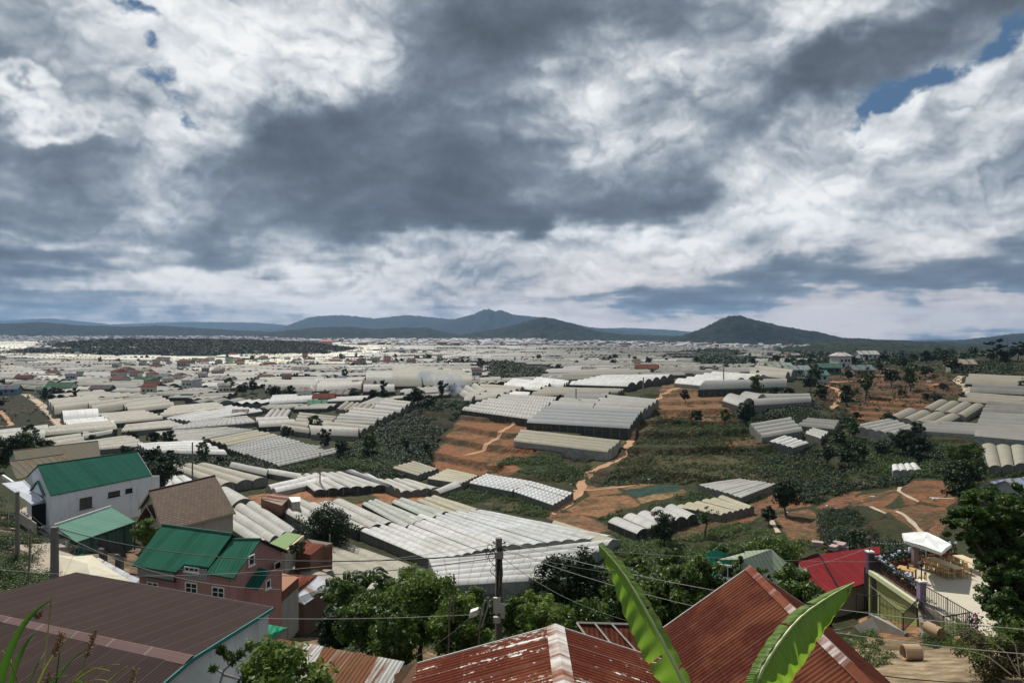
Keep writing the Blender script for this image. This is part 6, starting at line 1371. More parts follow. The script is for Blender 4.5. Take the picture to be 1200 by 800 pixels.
# trees close below the viewer
def bush_tree(label, x, yt, yb, w, m, d, seed, **kw): return tree_px(label, x, yt, yb, w, m, seed, d=d, **kw)
bush_tree('dense dark tree behind the upper banana leaf', 672, 640, 742, 78, F_dark, 44, 31, nclump=110, per=120, leaf=.26, crown0=.05)
bush_tree('dark tree top just right of the long banana leaf', 735, 668, 745, 60, F_near, 36, 32, nclump=90, per=110, leaf=.2, crown0=.05)
bush_tree('light feathery shrub right of the power pole', 632, 688, 765, 74, F_light, 33, 33, nclump=90, per=130, leaf=.15, crown0=.05, sparse=1)
bush_tree('flowering shrub with bright leaf tips left of the power pole', 492, 664, 765, 92, F_light, 38, 34, nclump=120, per=120, leaf=.22, crown0=.05)
bush_tree('broad bright leafy shrub beside the rusty gable corner', 540, 696, 775, 70, F_light, 34, 35, nclump=90, per=110, leaf=.2, crown0=.05)
bush_tree('leafy shrub above the streaky shed roof', 432, 690, 768, 70, F_near, 37, 36, nclump=90, per=110, leaf=.2, crown0=.05)
bush_tree('small pale leaved tree in front of the beige greenhouse end', 478, 655, 720, 40, F_light, 46, 37, nclump=50, per=70, leaf=.2, crown0=.2)
bush_tree('dark leafy tree between the two rusty gables', 775, 660, 740, 80, F_near, 33, 38, nclump=110, per=120, leaf=.2, crown0=.05)
bush_tree('broad leafy tree in front of the sea green shelter', 815, 652, 735, 66, F_near, 30, 39, nclump=100, per=110, leaf=.18, crown0=.05)
bush_tree('sapling standing in front of the pale green roof', 866, 644, 700, 16, F_near, 30, 40, nclump=26, per=50, leaf=.14, crown0=.1)
bush_tree('sapling just above the steep rusty gable', 893, 655, 710, 20, F_near, 27, 41, nclump=30, per=50, leaf=.13, crown0=.1)
bush_tree('glossy tree with yellow tipped leaves beside the red roof', 930, 662, 735, 62, F_near, 30, 42, nclump=100, per=110, leaf=.2, crown0=.05)
bush_tree('dark tree in front of the red house wall', 958, 684, 760, 44, F_dark, 32, 43, nclump=70, per=90, leaf=.2, crown0=.05)
bush_tree('dense rounded bush behind the pale green house', 905, 628, 672, 66, F_near, 62, 44, nclump=90, per=80, leaf=.26, crown0=.05)
bush_tree('dark bush behind the red roofs', 1005, 622, 668, 50, F_dark, 66, 45, nclump=60, per=70, leaf=.3, crown0=.05)
bush_tree('bright bush left of the pale green house', 838, 632, 680, 40, F_near, 60, 46, nclump=60, per=70, leaf=.26, crown0=.05)
bush_tree('yellow green bush at the corner of the brown tiled house', 171, 604, 645, 28, F_light, 70, 47, nclump=60, per=90, leaf=.22, crown0=.08)
bush_tree('dark tree between the white house and the grey roof', 22, 503, 545, 44, F_dark, 125, 48, nclump=70, per=70, leaf=.45, crown0=.05)
bush_tree('small tree beside the olive grey roof', 45, 512, 548, 26, F_dark, 122, 49, nclump=40, per=60, leaf=.4, crown0=.1)
bush_tree('dark tree at the end of the green roofed white house', 192, 532, 575, 34, F_dark, 112, 50, nclump=50, per=70, leaf=.42, crown0=.05)
bush_tree('low bush on the little moss green roof terrace', 350, 634, 648, 24, F_dark, 86, 51, nclump=24, per=50, leaf=.25, crown0=.02)
for j, (x, yt, yb, w, m_, d_, lab) in enumerate([(405, 672, 745, 46, F_near, 47, 'shrub behind the banana clump'), (448, 674, 740, 50, F_near, 46, 'shrub between the banana clump and the pale leaved tree'), (515, 672, 745, 50, F_near, 44, 'round shrub in front of the white greenhouse corner'), (560, 684, 760, 46, F_near, 38, 'shrub at the foot of the power pole'),
    (606, 690, 765, 40, F_near, 40, 'bushy green shrub just behind the power pole'), (700, 668, 750, 50, F_dark, 46, 'dark shrub showing left of the long banana leaf'), (640, 704, 775, 56, F_light, 30, 'low bright shrub above the centre ridge strip'), (690, 700, 770, 54, F_near, 31, 'shrub above the wedged low roof'), (460, 712, 790, 56, F_near, 33, 'leafy shrub between the streaky shed and the rusty gable'), (395, 705, 765, 46, F_dark, 41, 'dark low shrub behind the streaky shed roof'), (755, 690, 760, 46, F_near, 30, 'shrub in the gap under the steep rusty gable'), (790, 640, 690, 40, F_near, 55, 'shrub above the low strip of sea green roof'), (745, 645, 700, 34, F_near, 60, 'small bush at the corner of the long beige hoop')]):
    bush_tree(lab, x, yt, yb, w, m_, d_, 300 + j, nclump=70, per=90, leaf=.006 * d_, crown0=.03)
# banana clumps further off
def banana_leaf(name, m, pts, width, parent=None, seed=0, fold=.35, origin=None, tears=3, mrib=None, n=40, sides=(1., 1.)):
    r = random.Random(seed); pts = [Vector(p) for p in pts]; 
    def cr(t):
        x = t * (len(pts) - 1); i = min(int(x), len(pts) - 2); f = x - i; a, b = pts[max(i - 1, 0)], pts[i]; c, d = pts[i + 1], pts[min(i + 2, len(pts) - 1)]
        return .5 * ((2 * b) + (c - a) * f + (2 * a - 5 * b + 4 * c - d) * f * f + (3 * b - a - 3 * c + d) * f ** 3)
    V, Q, UV = [], [], []; K = 8; side = None
    tear = {r.randrange(5, n - 3): r.choice((-1, 1)) for _ in range(tears)}
    for s in (-1, 1):
        last = None
        for i in range(n + 1):
            t = i / n; p = cr(t); tg = (cr(min(1, t + .01)) - cr(max(0, t - .01))).normalized(); sd = tg.cross(pts_up).normalized(); nr = sd.cross(tg).normalized()
            w = width * (math.sin(PI * min(1, .08 + t * .92)) ** .55) * (.75 + .25 * math.sin(PI * t)) ; w *= 1 + .018 * math.sin(i * .7 + s) + .012 * r.uniform(-1, 1)
            w *= sides[0] if s < 0 else sides[1]; row = []
            for k in range(K + 1):
                q = k / K; x = q * w * .5; dz = fold * x * (1.0 - q * .9) * 1 - .3 * width * q ** 3 * .5 + .022 * width * math.sin(i * .9 + s) * q
                row.append(len(V)); V.append(p + sd * s * x + nr * dz + tg * (-.22 * x)); UV.append((t * 30, q * s))
            if last and not (tear.get(i) == s):
                for k in range(K): Q.append((last[k], row[k], row[k + 1], last[k + 1]) if s > 0 else (row[k], last[k], last[k + 1], row[k + 1]))
            elif last:
                for k in range(2): Q.append((last[k], row[k], row[k + 1], last[k + 1]) if s > 0 else (row[k], last[k], last[k + 1], row[k + 1]))
            last = row
    o = Vector(origin) if origin is not None else (parent.location if parent else Vector())
    me = np_mesh(name, np.array([tuple(v - o) for v in V]), np.array(Q), True, np.array(UV)); lf = link(name, me, m, parent)
    if parent is None: lf.location = o
    k = MB(); P = [cr(i / 16) for i in range(17)]; k.tube(P, [width * .035 * (1 - i / 18) + .002 for i in range(17)], 6); rb = k.build('midrib', mrib, None)
    root = parent if parent else lf
    rb.data.transform(Matrix.Translation(-o)); rb.parent = lf; KIDS.setdefault(lf.name, []).append(rb); return lf
pts_up = V3(0, -.45, 1)
def banana_mat():
    m, g, out = mat('banana leaf blade'); uv = g.new('ShaderNodeTexCoord').outputs['UV']; sp = g.new('ShaderNodeSeparateXYZ'); g.set(sp.inputs[0], uv); u, v = sp.outputs[0], sp.outputs[1]
    av = g.math('ABSOLUTE', v); x = g.math('ADD', u, g.math('MULTIPLY', av, 1.1)); w = g.math('SINE', g.math('MULTIPLY', x, 24.)); w2 = g.math('SINE', g.math('MULTIPLY', x, 6.3))
    c = g.new('ShaderNodeCombineXYZ'); g.set(c.inputs[0], g.math('MULTIPLY', x, .9)); g.set(c.inputs[1], g.math('MULTIPLY', v, .6)); n = g.noise(c.outputs[0], 1.6, 6, .65); n4 = g.noise(c.outputs[0], .35, 3, .5)
    col = g.mix(n, (.10, .21, .03), (.28, .42, .08)); col = g.mix(g.ramp(n4, .4, .7, 0., .5), col, (.17, .26, .06)); col = g.mix(g.ramp(w, .55, 1., 0., .35), col, (.24, .36, .10)); col = g.mix(g.math('MULTIPLY', g.math('GREATER_THAN', g.math('ADD', av, g.math('MULTIPLY', g.math('SUBTRACT', g.noise(c.outputs[0], 2.2, 5, .7), .5), .32)), .965), .85), col, (.22, .15, .06))
    p = principled(g, out, col, .38, g.math('ADD', g.math('MULTIPLY', w, .5), g.math('MULTIPLY', w2, 1.)), .5, .012, .5)
    t = g.new('ShaderNodeBsdfTranslucent'); g.set(t.inputs[0], g.mix(1., col, (1.5, 1.6, .8), 'MULTIPLY')); ms = g.new('ShaderNodeMixShader'); ms.inputs[0].default_value = .5
    g.l.new(p.outputs[0], ms.inputs[1]); g.l.new(t.outputs[0], ms.inputs[2]); g.l.new(ms.outputs[0], out.inputs[0]); return m
M_ban = banana_mat(); M_rib = plain('pale midrib', (.50, .55, .24), .5, .2, 5, .1)
def rib(px): return [at(x, y, d=d) for x, y, d in px]
# foreground plant: two leaves reach into view
pb = at(900, 1040, d=4.6)
root = empty('banana_plant', pb, 'banana plant close by with two tall leaves, one long and upright, one broad and folded', 'banana plant')
k = MB(); k.tube([pb - V3(0, 0, .8), pb + V3(-.1, 0, .7)], [.11, .08], 12); k.build('stem', plain('banana stem', (.16, .20, .07), .6, .3, 3), root)
pts_up = V3(-.9, -1.2, .3)
banana_leaf('leaf', M_ban, rib([(850, 900, 4.6), (812, 822, 4.7), (780, 758, 4.8), (752, 706, 4.95), (726, 665, 5.1), (701, 637, 5.2)]), .46, root, 3, .04, tears=7, mrib=M_rib, n=90, sides=(1., .12))
pts_up = V3(.35, -1.2, .9)
banana_leaf('leaf', M_ban, rib([(862, 900, 4.2), (884, 808, 4.25), (905, 765, 4.3), (935, 726, 4.4), (968, 701, 4.5), (1001, 682, 4.6)]), .40, root, 5, .16, tears=6, mrib=M_rib, n=90, sides=(.25, 1.))
pts_up = V3(0, -.3, 1)
def small_banana(label, px, py, d, h, seed, n=7):
    r = random.Random(seed); b = at(px, py, d=d); root = empty('banana_plant', b, label, 'banana plant'); k = MB(); k.tube([b, b + V3(0, 0, h * .5)], [.14, .10], 8); k.build('stem', plain('banana stem', ()), root)
    for i in range(n):
        a = 2 * PI * i / n + r.uniform(-.3, .3); c = V3(math.cos(a), math.sin(a), 0); L = h * r.uniform(.5, .75); s = b + V3(0, 0, h * .40); u = r.uniform(.9, 1.5)
        banana_leaf('leaf', F_light if i % 3 == 0 else F_mid, [s, s + c * L * .25 + V3(0, 0, L * .4 * u), s + c * L * .55 + V3(0, 0, L * .5 * u), s + c * L * .9 + V3(0, 0, L * .3 * u)], h * .2, root, seed + i, .3, tears=2, mrib=M_rib, n=14)
small_banana('banana clump beside the silver white roof', 406, 712, 52, 3.0, 1, 9); small_banana('banana clump in front of the beige greenhouse', 428, 706, 54, 3.0, 2, 9); small_banana('small banana plant among the shrubs by the wall', 388, 722, 50, 2.8, 4)
for (x, y, d, lab) in ((905, 566, 150, 'pale fan leaved plant'), ) : pass
# tall grass by the viewer's feet
def grass_clump():
    r = random.Random(9); b = at(50, 900, d=2.4); root = empty('grass_tuft', b, 'tuft of long arching green grass blades with brown seed heads close to the viewer', 'grass'); root['kind'] = 'thing'
    specs = [((-8, 830), (5, 770), (22, 720), (60, 703), 11, 1.9), ((0, 850), (14, 790), (24, 748), (45, 742), 8, 1.95), ((10, 850), (16, 800), (15, 770), (12, 765), 6, 2.0), ((25, 870), (38, 800), (60, 762), (86, 742), 2.5, 1.95),
             ((36, 860), (52, 790), (56, 740), (60, 700), 1.3, 2.1), ((60, 850), (66, 800), (68, 765), (73, 745), 1.5, 2.0), ((40, 850), (60, 800), (80, 768), (104, 760), 3, 2.), ((55, 850), (80, 806), (105, 790), (125, 798), 2.2, 2.), ((80, 850), (92, 800), (98, 770), (112, 742), 1.2, 2.1),
             ((50, 860), (75, 808), (90, 780), (140, 778), 2.2, 2.05), ((70, 850), (84, 790), (92, 775), (128, 786), 2.4, 2.0), ((20, 850), (30, 800), (45, 775), (54, 762), 2, 1.9), ((88, 850), (120, 800), (138, 786), (150, 780), 1.5, 2.2), ((2, 870), (-4, 800), (-10, 760), (-20, 740), 6, 1.8),
             ((30, 860), (26, 810), (18, 780), (2, 762), 3, 1.9), ((64, 860), (70, 812), (90, 790), (96, 800), 4, 1.9), ((45, 860), (40, 810), (55, 790), (78, 792), 3, 1.9), ((150, 870), (158, 810), (158, 792), (160, 784), 1.3, 2.1), ((60, 850), (62, 815), (66, 802), (58, 790), 4, 1.9)]
    for i, (a, b_, c, e, w, d) in enumerate(specs):
        P = [at(*a, d=d), at(*b_, d=d + .03), at(*c, d=d + .05), at(*e, d=d + .12)]; k = MB(); n = 14; Vs = []
        for j in range(n + 1):
            t = j / n; p = P[0] * (1 - t) ** 3 + P[1] * 3 * t * (1 - t) ** 2 + P[2] * 3 * t * t * (1 - t) + P[3] * t ** 3
            tg = V3(0, 0, 1) if j == 0 else (p - prev).normalized(); prev = p; sd = tg.cross(V3(.25, -1, .1)).normalized(); ww = w / F * d * (1 - t) ** .6 * .5 + .0008
            Vs += [p - sd * ww, p + V3(0, .004, 0) - sd.cross(tg) * ww * .35, p + sd * ww]
        k.add(Vs, [(3 * j + q, 3 * j + q + 1, 3 * j + q + 4, 3 * j + q + 3) for j in range(n) for q in (0, 1)])
        k.build('blade', [M_gr1, M_gr1, M_gr2][i % 3] if w > 2.6 else [M_gr2, M_gr3, M_gr1][i % 3], root, smooth=True)
    for (px, py, L, d) in ((73, 745, 26, 2.), (112, 742, 28, 2.1), (58, 790, 30, 1.9), (159, 785, 26, 2.1), (98, 805, 26, 2.0), (45, 722, 3, 2)):
        k = MB(); a = at(px, py, d=d); bb = at(px - L * .35, py + L, d=d)
        for j in range(60):
            p = a.lerp(bb, r.random()); q = p + V3(r.uniform(-.012, .012), r.uniform(-.01, .01), r.uniform(.0, .02)); k.bar(p, q, .0016, 3)
        k.build('seed_head', plain('brown seed head', (.26, .15, .08), .8, .3, 9), root)
    k = MB(); k.tube([b - V3(0, 0, .6), b + V3(0, 0, .1)], [.05, .02], 6); k.build('base', M_gr1, root)
M_gr1 = foliage('grass blade', (.07, .16, .03), (.09, .19, .04), trans=.4); M_gr2 = foliage('dry grass blade', (.22, .26, .07), (.25, .28, .08), trans=.4); M_gr3 = foliage('straw', (.26, .20, .07), (.28, .2, .08), trans=.3)
grass_clump()
# leafy twig by the white gable
def twig_tree(label, base, tips, leafm, leaf, per, seed, bark, cr=.18):
    root = empty('sapling', base, label, 'sapling'); t = MB(); C = []
    for path in tips:
        P = [at(*q) for q in path]; t.tube(P, [.02 * (1 - i / (len(P) + .5)) + .004 for i in range(len(P))], 5); C += [P[-1]] + [P[i].lerp(P[i + 1], f) for i in range(1, len(P) - 1) for f in (.5, .9)]
    t.build('stem', bark, root); C = np.array([tuple(c - base) for c in C]); rng = np.random.default_rng(seed)
    V, Q, T = leaves(C, np.full(len(C), cr), per, leaf, rng, up=-.1, aspect=.28); leaf_obj('crown', V, Q, T, leafm, root)
b = at(250, 900, d=12)
twig_tree('thin grey sapling with drooping leaf bunches in front of the white gable', b, [[(240, 860, 12), (262, 785, 12), (283, 765, 12)], [(262, 785, 12), (275, 775, 12), (258, 760, 12)], [(262, 788, 12), (250, 783, 12)], [(275, 772, 12), (292, 757, 12)], [(262, 790, 12), (280, 795, 12), (290, 800, 12)]], F_mid, .15, 34, 3, M_conc, .09)
b = at(325, 900, d=12.5); tree('bushy willow leaved tree in front of the streaky shed roof', b, (900 - 748) / F * 12.5, .80, F_light, 77, nclump=70, per=60, leaf=.13, crown0=.45, name='tree')
b = at(1160, 800, d=25); twig_tree('straggling grey branched shrub at the corner of the sandy yard', b, [[(1200, 800, 25), (1180, 765, 25), (1150, 742, 25), (1120, 730, 25)], [(1195, 790, 25), (1190, 755, 25), (1165, 735, 25)], [(1185, 790, 25), (1160, 770, 25), (1130, 760, 25), (1118, 752, 25)], [(1200, 780, 25), (1205, 745, 25), (1190, 728, 25)], [(1150, 742, 25), (1140, 735, 25), (1110, 735, 25)]], F_light, .13, 60, 8, plain('pale twig', (.42, .38, .30)), .35)
bush_tree('olive weeping bush behind the straggling shrub', 1165, 742, 800, 80, F_olive, 27, 91, nclump=60, per=110, leaf=.12, crown0=.03)
def flowersprig(label, pts, colr, d):
    root = empty('flower_bush', at(*pts[0], d=d), label, 'flowering bush'); k = MB(); r = random.Random(4)
    for (x, y) in pts:
        for _ in range(16): c = at(x + r.gauss(0, 5), y + r.gauss(0, 4), d=d + r.gauss(0, .2)); q = Vector([r.gauss(0, 1) for _ in range(3)]).normalized(); t = q.orthogonal().normalized(); w = q.cross(t); z = .06; k.add([c - t * z, c + w * z, c + t * z, c - w * z], [(0, 1, 2, 3)])
    k.build('blossom', plain('magenta bract', colr, .6, .2, 6), root); C = np.array([tuple(at(x, y + 4, d=d) - root.location) for x, y in pts]); V, Q, T = leaves(C, np.full(len(C), .35), 160, .10, np.random.default_rng(2)); leaf_obj('foliage', V, Q, T, F_dark, root)
flowersprig('bush with magenta flowers at the foot of the dark tree', [(1128, 752), (1140, 735), (1142, 722), (1150, 745), (1132, 730), (1135, 742)], (.22, .03, .14), 29.)

# ------------------------------------------------------------------ undergrowth: nobody could count it
UV_, UQ_, UT_ = [], [], []
def scatter(name, poly, n, r, per, leaf, m, seed, hscale=.8, avoid=True, banks=0.):
    rng = np.random.default_rng(seed); xs = [p[0] for p in poly]; ys = [p[1] for p in poly]; C = []
    tries = 0
    P = np.array([tuple(hit(x, y)) for x, y in poly]); lo, hi = P.min(0), P.max(0)
    while len(C) < n and tries < 60:
        tries += 1; X = rng.uniform(lo[0] - 5, hi[0] + 5, n * 2); Y = rng.uniform(lo[1] - 5, hi[1] + 5, n * 2); z = base_h(X, Y); px = CX + F * X / Y; py = HY - F * z / Y
        ok = inpoly(px, py, poly) & (rng.random(n * 2) < np.clip((fbm(X / 9., Y / 9., 3, seed) - .36) * 5, .0, 1))
        if avoid:
            for u in USED_ALL:
                cx, cy = u[0]
                if abs(cx - (lo[0] + hi[0]) / 2) < (hi[0] - lo[0]) / 2 + 60 and abs(cy - (lo[1] + hi[1]) / 2) < (hi[1] - lo[1]) / 2 + 60:
                    k_ = np.nonzero(ok & (abs(X - cx) < 90) & (abs(Y - cy) < 90))[0]
                    if len(k_): ok[k_[inpoly(X[k_], Y[k_], u)]] = False
        X, Y = X[ok], Y[ok]; Z, rs_, _l = height(X, Y, True)
        if banks: kp = (rs_ > 0) | (rng.random(len(X)) > banks); X, Y, Z = X[kp], Y[kp], Z[kp]
        C += list(zip(X, Y, Z))
    C = np.array(C[:n]); 
    if not len(C): return
    R = r * rng.uniform(.5, 1.25, len(C)) * (1 + .5 * (rng.random(len(C)) < .12)); C[:, 2] += R * .3
    V, Q, T = leaves(C, R, per, leaf, rng, up=.6, squash=hscale, tint=np.clip(fbm(C[:, 0] / 15., C[:, 1] / 15., 2, 5) * .7 + rng.random(len(C)) * .5 - .1, 0, 1))
    o = leaf_obj(name, V, Q, T, m); tag(o, kind='stuff'); return o
USED_ALL = [inflate(u, 1.0) for u in USED]
def sc_(label, *a, **k):
    o = scatter('undergrowth', *a, **k)
    if o: tag(o, label, 'undergrowth')
sc_('dark coffee bushes covering the slope left of the orange terraces', [(395, 562), (400, 540), (430, 508), (480, 472), (548, 470), (540, 484), (518, 505), (505, 535), (510, 560)], 2300, 1.25, 26, .55, F_dark, 101)
sc_('green brush in the hollow below the striped greenhouses', [(160, 532), (300, 545), (340, 540), (405, 528), (430, 510), (480, 545), (470, 562), (400, 556), (300, 552), (270, 545), (160, 545)], 1500, 1.1, 34, .42, F_mid, 102)
sc_('dark thicket along the valley side of the white house', [(165, 533), (215, 536), (285, 532), (330, 548), (300, 556), (215, 548), (190, 560), (165, 548)], 700, 1.4, 40, .42, F_dark, 103)
sc_('rough green brush on the terraced slope right of the track', [(700, 566), (735, 530), (775, 490), (880, 495), (950, 522), (1000, 560), (960, 575), (905, 566), (830, 560), (760, 568)], 2200, .95, 24, .42, F_mid, 104, banks=.75)
sc_('olive dry brush on the terraced slope right of the track', [(700, 566), (735, 530), (775, 480), (880, 485), (950, 522), (1000, 560), (960, 575), (905, 566), (830, 560), (760, 568)], 2900, .8, 22, .40, F_olive, 105, banks=.7)
sc_('dark brush in the gully below the hillside greenhouses', [(880, 545), (960, 515), (1100, 515), (1140, 545), (1110, 556), (1010, 572), (950, 590), (905, 566)], 2300, 1.15, 28, .45, F_dark, 106, banks=.3)
sc_('mixed brush below the hillside greenhouses', [(960, 510), (1200, 525), (1200, 600), (1120, 560), (1000, 560)], 1500, 1.2, 28, .45, F_mid, 107)
sc_('green growth on the bank between greenhouse and dirt plots', [(560, 556), (600, 532), (700, 535), (690, 556), (672, 572), (640, 562), (600, 552)], 900, .9, 26, .38, F_mid, 108)
sc_('weeds in the hollow beside the white striped greenhouses', [(540, 575), (600, 580), (650, 596), (640, 606), (560, 596), (500, 590)], 500, .7, 26, .3, F_mid, 109)
sc_('leafy growth around the white greenhouse on posts', [(715, 628), (800, 632), (880, 606), (960, 640), (900, 660), (780, 665), (715, 650)], 1300, .8, 50, .24, F_near, 110)
sc_('dark growth along the foot of the dirt plots', [(740, 590), (820, 575), (815, 565), (905, 580), (870, 592), (790, 600), (700, 610)], 500, .7, 34, .28, F_mid, 111)
sc_('bank of weeds below the red soil plots', [(960, 600), (1000, 598), (1040, 620), (1110, 630), (1110, 660), (1010, 660), (960, 650)], 1200, .8, 46, .26, F_dark, 112)
sc_('tangle of shrubs below the white greenhouses', [(380, 705), (500, 700), (700, 670), (760, 700), (760, 780), (620, 830), (400, 770)], 1900, .75, 90, .17, F_near, 113)
sc_('dark tangle of shrubs under the power pole', [(380, 700), (500, 695), (700, 665), (760, 700), (760, 780), (620, 830), (400, 760)], 900, .9, 90, .19, F_dark, 114)
sc_('garden growth on the slope above the rusty gable', [(700, 640), (830, 640), (960, 660), (990, 700), (900, 740), (760, 720)], 1500, .7, 80, .18, F_near, 115)
sc_('roadside bushes at the edge of the road', [(-30, 610), (40, 622), (62, 650), (60, 700), (-30, 720)], 420, .85, 120, .18, F_mid, 116)
sc_('dark roadside hedge behind the lit bushes', [(-420, 540), (-40, 560), (30, 600), (50, 650), (40, 690), (-420, 720)], 2200, .9, 90, .2, F_dark, 117)
sc_('weeds on the sandy yard', [(985, 740), (1020, 735), (1050, 760), (1040, 785), (990, 770)], 120, .3, 90, .10, F_mid, 118)
sc_('weeds round the concrete pipes', [(1080, 740), (1130, 745), (1150, 765), (1090, 762)], 90, .3, 90, .10, F_mid, 119)
sc_('brush and trees on the crest of the hillside', [(1110, 432), (1150, 424), (1300, 415), (1300, 445), (1140, 446)], 900, 2.0, 22, .9, F_dark, 120)
sc_('crop and brush strips on the far red slope', [(935, 428), (1120, 425), (1150, 440), (1120, 470), (1050, 476), (980, 485), (950, 470)], 1300, 1.0, 18, .7, F_olive, 121)
sc_('dark green brush below the bent tunnels', [(850, 480), (960, 474), (1000, 490), (1000, 500), (880, 497)], 700, 1.2, 24, .6, F_dark, 122)
sc_('bushes dotted on the knoll right of the olive striped block', [(570, 428), (600, 425), (650, 436), (645, 448), (575, 446)], 500, 2.2, 20, 1.2, F_dark, 123)
sc_('hedges and gardens between the rows of the valley floor', [(-400, 412), (560, 408), (560, 450), (480, 468), (300, 520), (150, 500), (-400, 480)], 9000, 1.7, 16, .9, F_dark, 124)
sc_('hedges between the greenhouses past the long white hall', [(560, 408), (940, 408), (930, 450), (780, 445), (600, 455)], 1600, 1.7, 16, .9, F_dark, 125)

def far_scrub(label, px0, px1, d0, d1, n, r, leaf, seed, thr=.5):
    rng = np.random.default_rng(seed); px = rng.uniform(px0, px1, n * 4); d = np.exp(rng.uniform(math.log(d0), math.log(d1), n * 4)); X = (px - CX) / F * d
    ok = fbm(X / 160., d / 60., 3, seed) > thr; X, d = X[ok][:n], d[ok][:n]; Z = base_h(X, d) + r * .3; V, Q, T = leaves(np.stack([X, d, Z], -1), r * rng.uniform(.6, 1.3, len(X)) * (.6 + d / d1 * .8), 9, leaf, rng)
    tag(leaf_obj('undergrowth', V, Q, T, F_dark), label, 'undergrowth', kind='stuff')
far_scrub('dark lines of far trees between the distant greenhouses', -40, 960, 800, 3000, 5200, 4.2, 3.6, 303, .56)
far_scrub('dark scrub over the far ground under the cone shaped mountain', 820, 1300, 500, 2400, 5200, 3.2, 2.6, 304, .40)
# ------------------------------------------------------------------ poles and wires
M_pole = plain('weathered concrete pole', (.20, .18, .16), .9, .4, 2.5, .4)
def pole(label, px, yt, yb, d, wpx, lean_=0.):
    t, b = at(px + lean_, yt, d=d), at(px, yb, d=d); b = V3(b.x, b.y, min(b.z, gz(b.x, b.y)) - .3); r = wpx / 2 / F * d; root = empty('utility_pole', b, label, 'utility pole'); k = MB()
    u, v = V3(1, .25, 0).normalized(), V3(-.25, 1, 0).normalized(); P = []
    for q, rr in ((b, r * 1.25), (t, r)): P += [q - u * rr - v * rr, q + u * rr - v * rr, q + u * rr + v * rr, q - u * rr + v * rr]
    k.add(P, [(0, 1, 5, 4), (1, 2, 6, 5), (2, 3, 7, 6), (3, 0, 4, 7), (4, 5, 6, 7), (3, 2, 1, 0)]); k.build('shaft', M_pole, root); return root, t
r, T1 = pole('tall concrete power pole with boxes and cable loops in front of the white greenhouse', 584.5, 630, 742, 34., 6.5)
k = MB(); k.box(T1 + V3(.02, -.18, -.78), .42, .22, .34); k.build('bracket_box', plain('grey metal box', (.30, .29, .27), .6), r)
k = MB(); p = at(583.5, 716, d=33.7); k.obox(p + V3(-.22, -.1, -.05), V3(.36, 0, 0), V3(0, .15, 0), V3(0, 0, .75)); k.obox(p + V3(.14, -.1, -.3), V3(.2, 0, 0), V3(0, .15, 0), V3(0, 0, .7)); k.obox(p + V3(-.22, -.1, -.55), V3(.34, 0, 0), V3(0, .15, 0), V3(0, 0, .3)); k.build('meter_box', plain('pale meter box', (.55, .50, .44), .6), r)
k = MB(); rr = random.Random(3)
for s in range(7):
    c0 = T1 + V3(rr.uniform(-.3, .1), -.15, -.5 - .2 * s); k.tube([c0 + V3(math.cos(a) * rr.uniform(.1, .3) - .25 * (s < 3), -.1, math.sin(a) * .25) for a in [i * PI / 5 for i in range(8)]], .016, 4)
for s in range(4): k.tube([T1 + V3(rr.uniform(-.18, .18), -.2, -.4), T1 + V3(rr.uniform(-.2, .2), -.2, -1.8), T1 + V3(rr.uniform(-.15, .15), -.2, -3.4)], .018, 4)
k.build('cable_loops', M_blk, r)
k = MB(); 
for dx in (-.25, .3): k.bar(T1 + V3(dx * .3, -.1, -.25), T1 + V3(dx, -.2, -.2), .03); k.ball(T1 + V3(dx, -.2, -.15), .07, 6)
k.build('insulator', M_conc, r)
r, T2 = pole('thick short concrete pole at the roadside in front of the cream tarpaulin', 64, 617, 680, 57., 6.2)
r, T3 = pole('slender dark pole by the striped awning', 20.5, 576, 626, 74., 3.2)
r, T4 = pole('small dark pole lower down the road', 33, 618, 650, 66, 1.6, 3)
r, T5 = pole('thin pole standing behind the dark round tree', 386.5, 626, 650, 104, 1.5)
pole('thin pole against the dark green brush', 375, 530, 552, 170, 1.3); pole('thin pole in front of the crumpled white greenhouse', 225.5, 518, 545, 150, 1.3)
pole('thin pole on the long white hall', 754, 442, 468, 285, 1.1); pole('thin pole behind the bright white row', 848, 430, 450, 330, .9); pole('thin pole beside the nine span greenhouse', 882, 578, 596, 150, 1.2)
pole('thin pole on the striped greenhouses near the track', 675, 455, 478, 280, 1.0)
for lab, a, b, w in (('thin stake leaning among the shrubs', (527, 700), (525, 758), 2.0), ('pale wooden stake left of the power pole', (563, 712), (560, 748), 2.2), ('thin dark stake in front of the white greenhouse', (532, 672), (531, 700), 2.)):
    k = MB(); P, Q_ = at(*a, d=27), at(*b, d=27); k.tube([Q_ - V3(0, 0, 1.), P], w / 2 / F * 27, 6); tag(k.build('stake', plain('weathered stake', (.20, .16, .12), .9), origin=Q_), lab, 'stake')
k = MB(); P = [(568, 703, 30), (561, 735, 30)], [(574, 703, 30), (564, 735, 30)]
for a, b in P: k.bar(at(*a), at(*b), .035)
tag(k.build('prop_pair', M_conc, origin=at(568, 735, d=30)), 'pair of pale leaning props left of the power pole', 'props')
k = MB(); p = at(551, 717, d=30); k.obox(p, V3(.35, 0, .12), V3(0, .3, 0), V3(-.06, 0, -.28)); tag(k.build('light_box', M_whitep, origin=p), 'small white box hanging among the shrubs', 'box')
def wire(label, a, b, sag, r, m=M_blk, n=24):
    P = [a.lerp(b, i / n) - V3(0, 0, sag * 4 * (i / n) * (1 - i / n)) for i in range(n + 1)]; k = MB(); k.tube(P, r, 5); tag(k.build('cable', m, origin=a, smooth=True), label, 'cable', None)
M_wire2 = plain('pale cable', (.42, .42, .40), .5, .1, 3, 0)
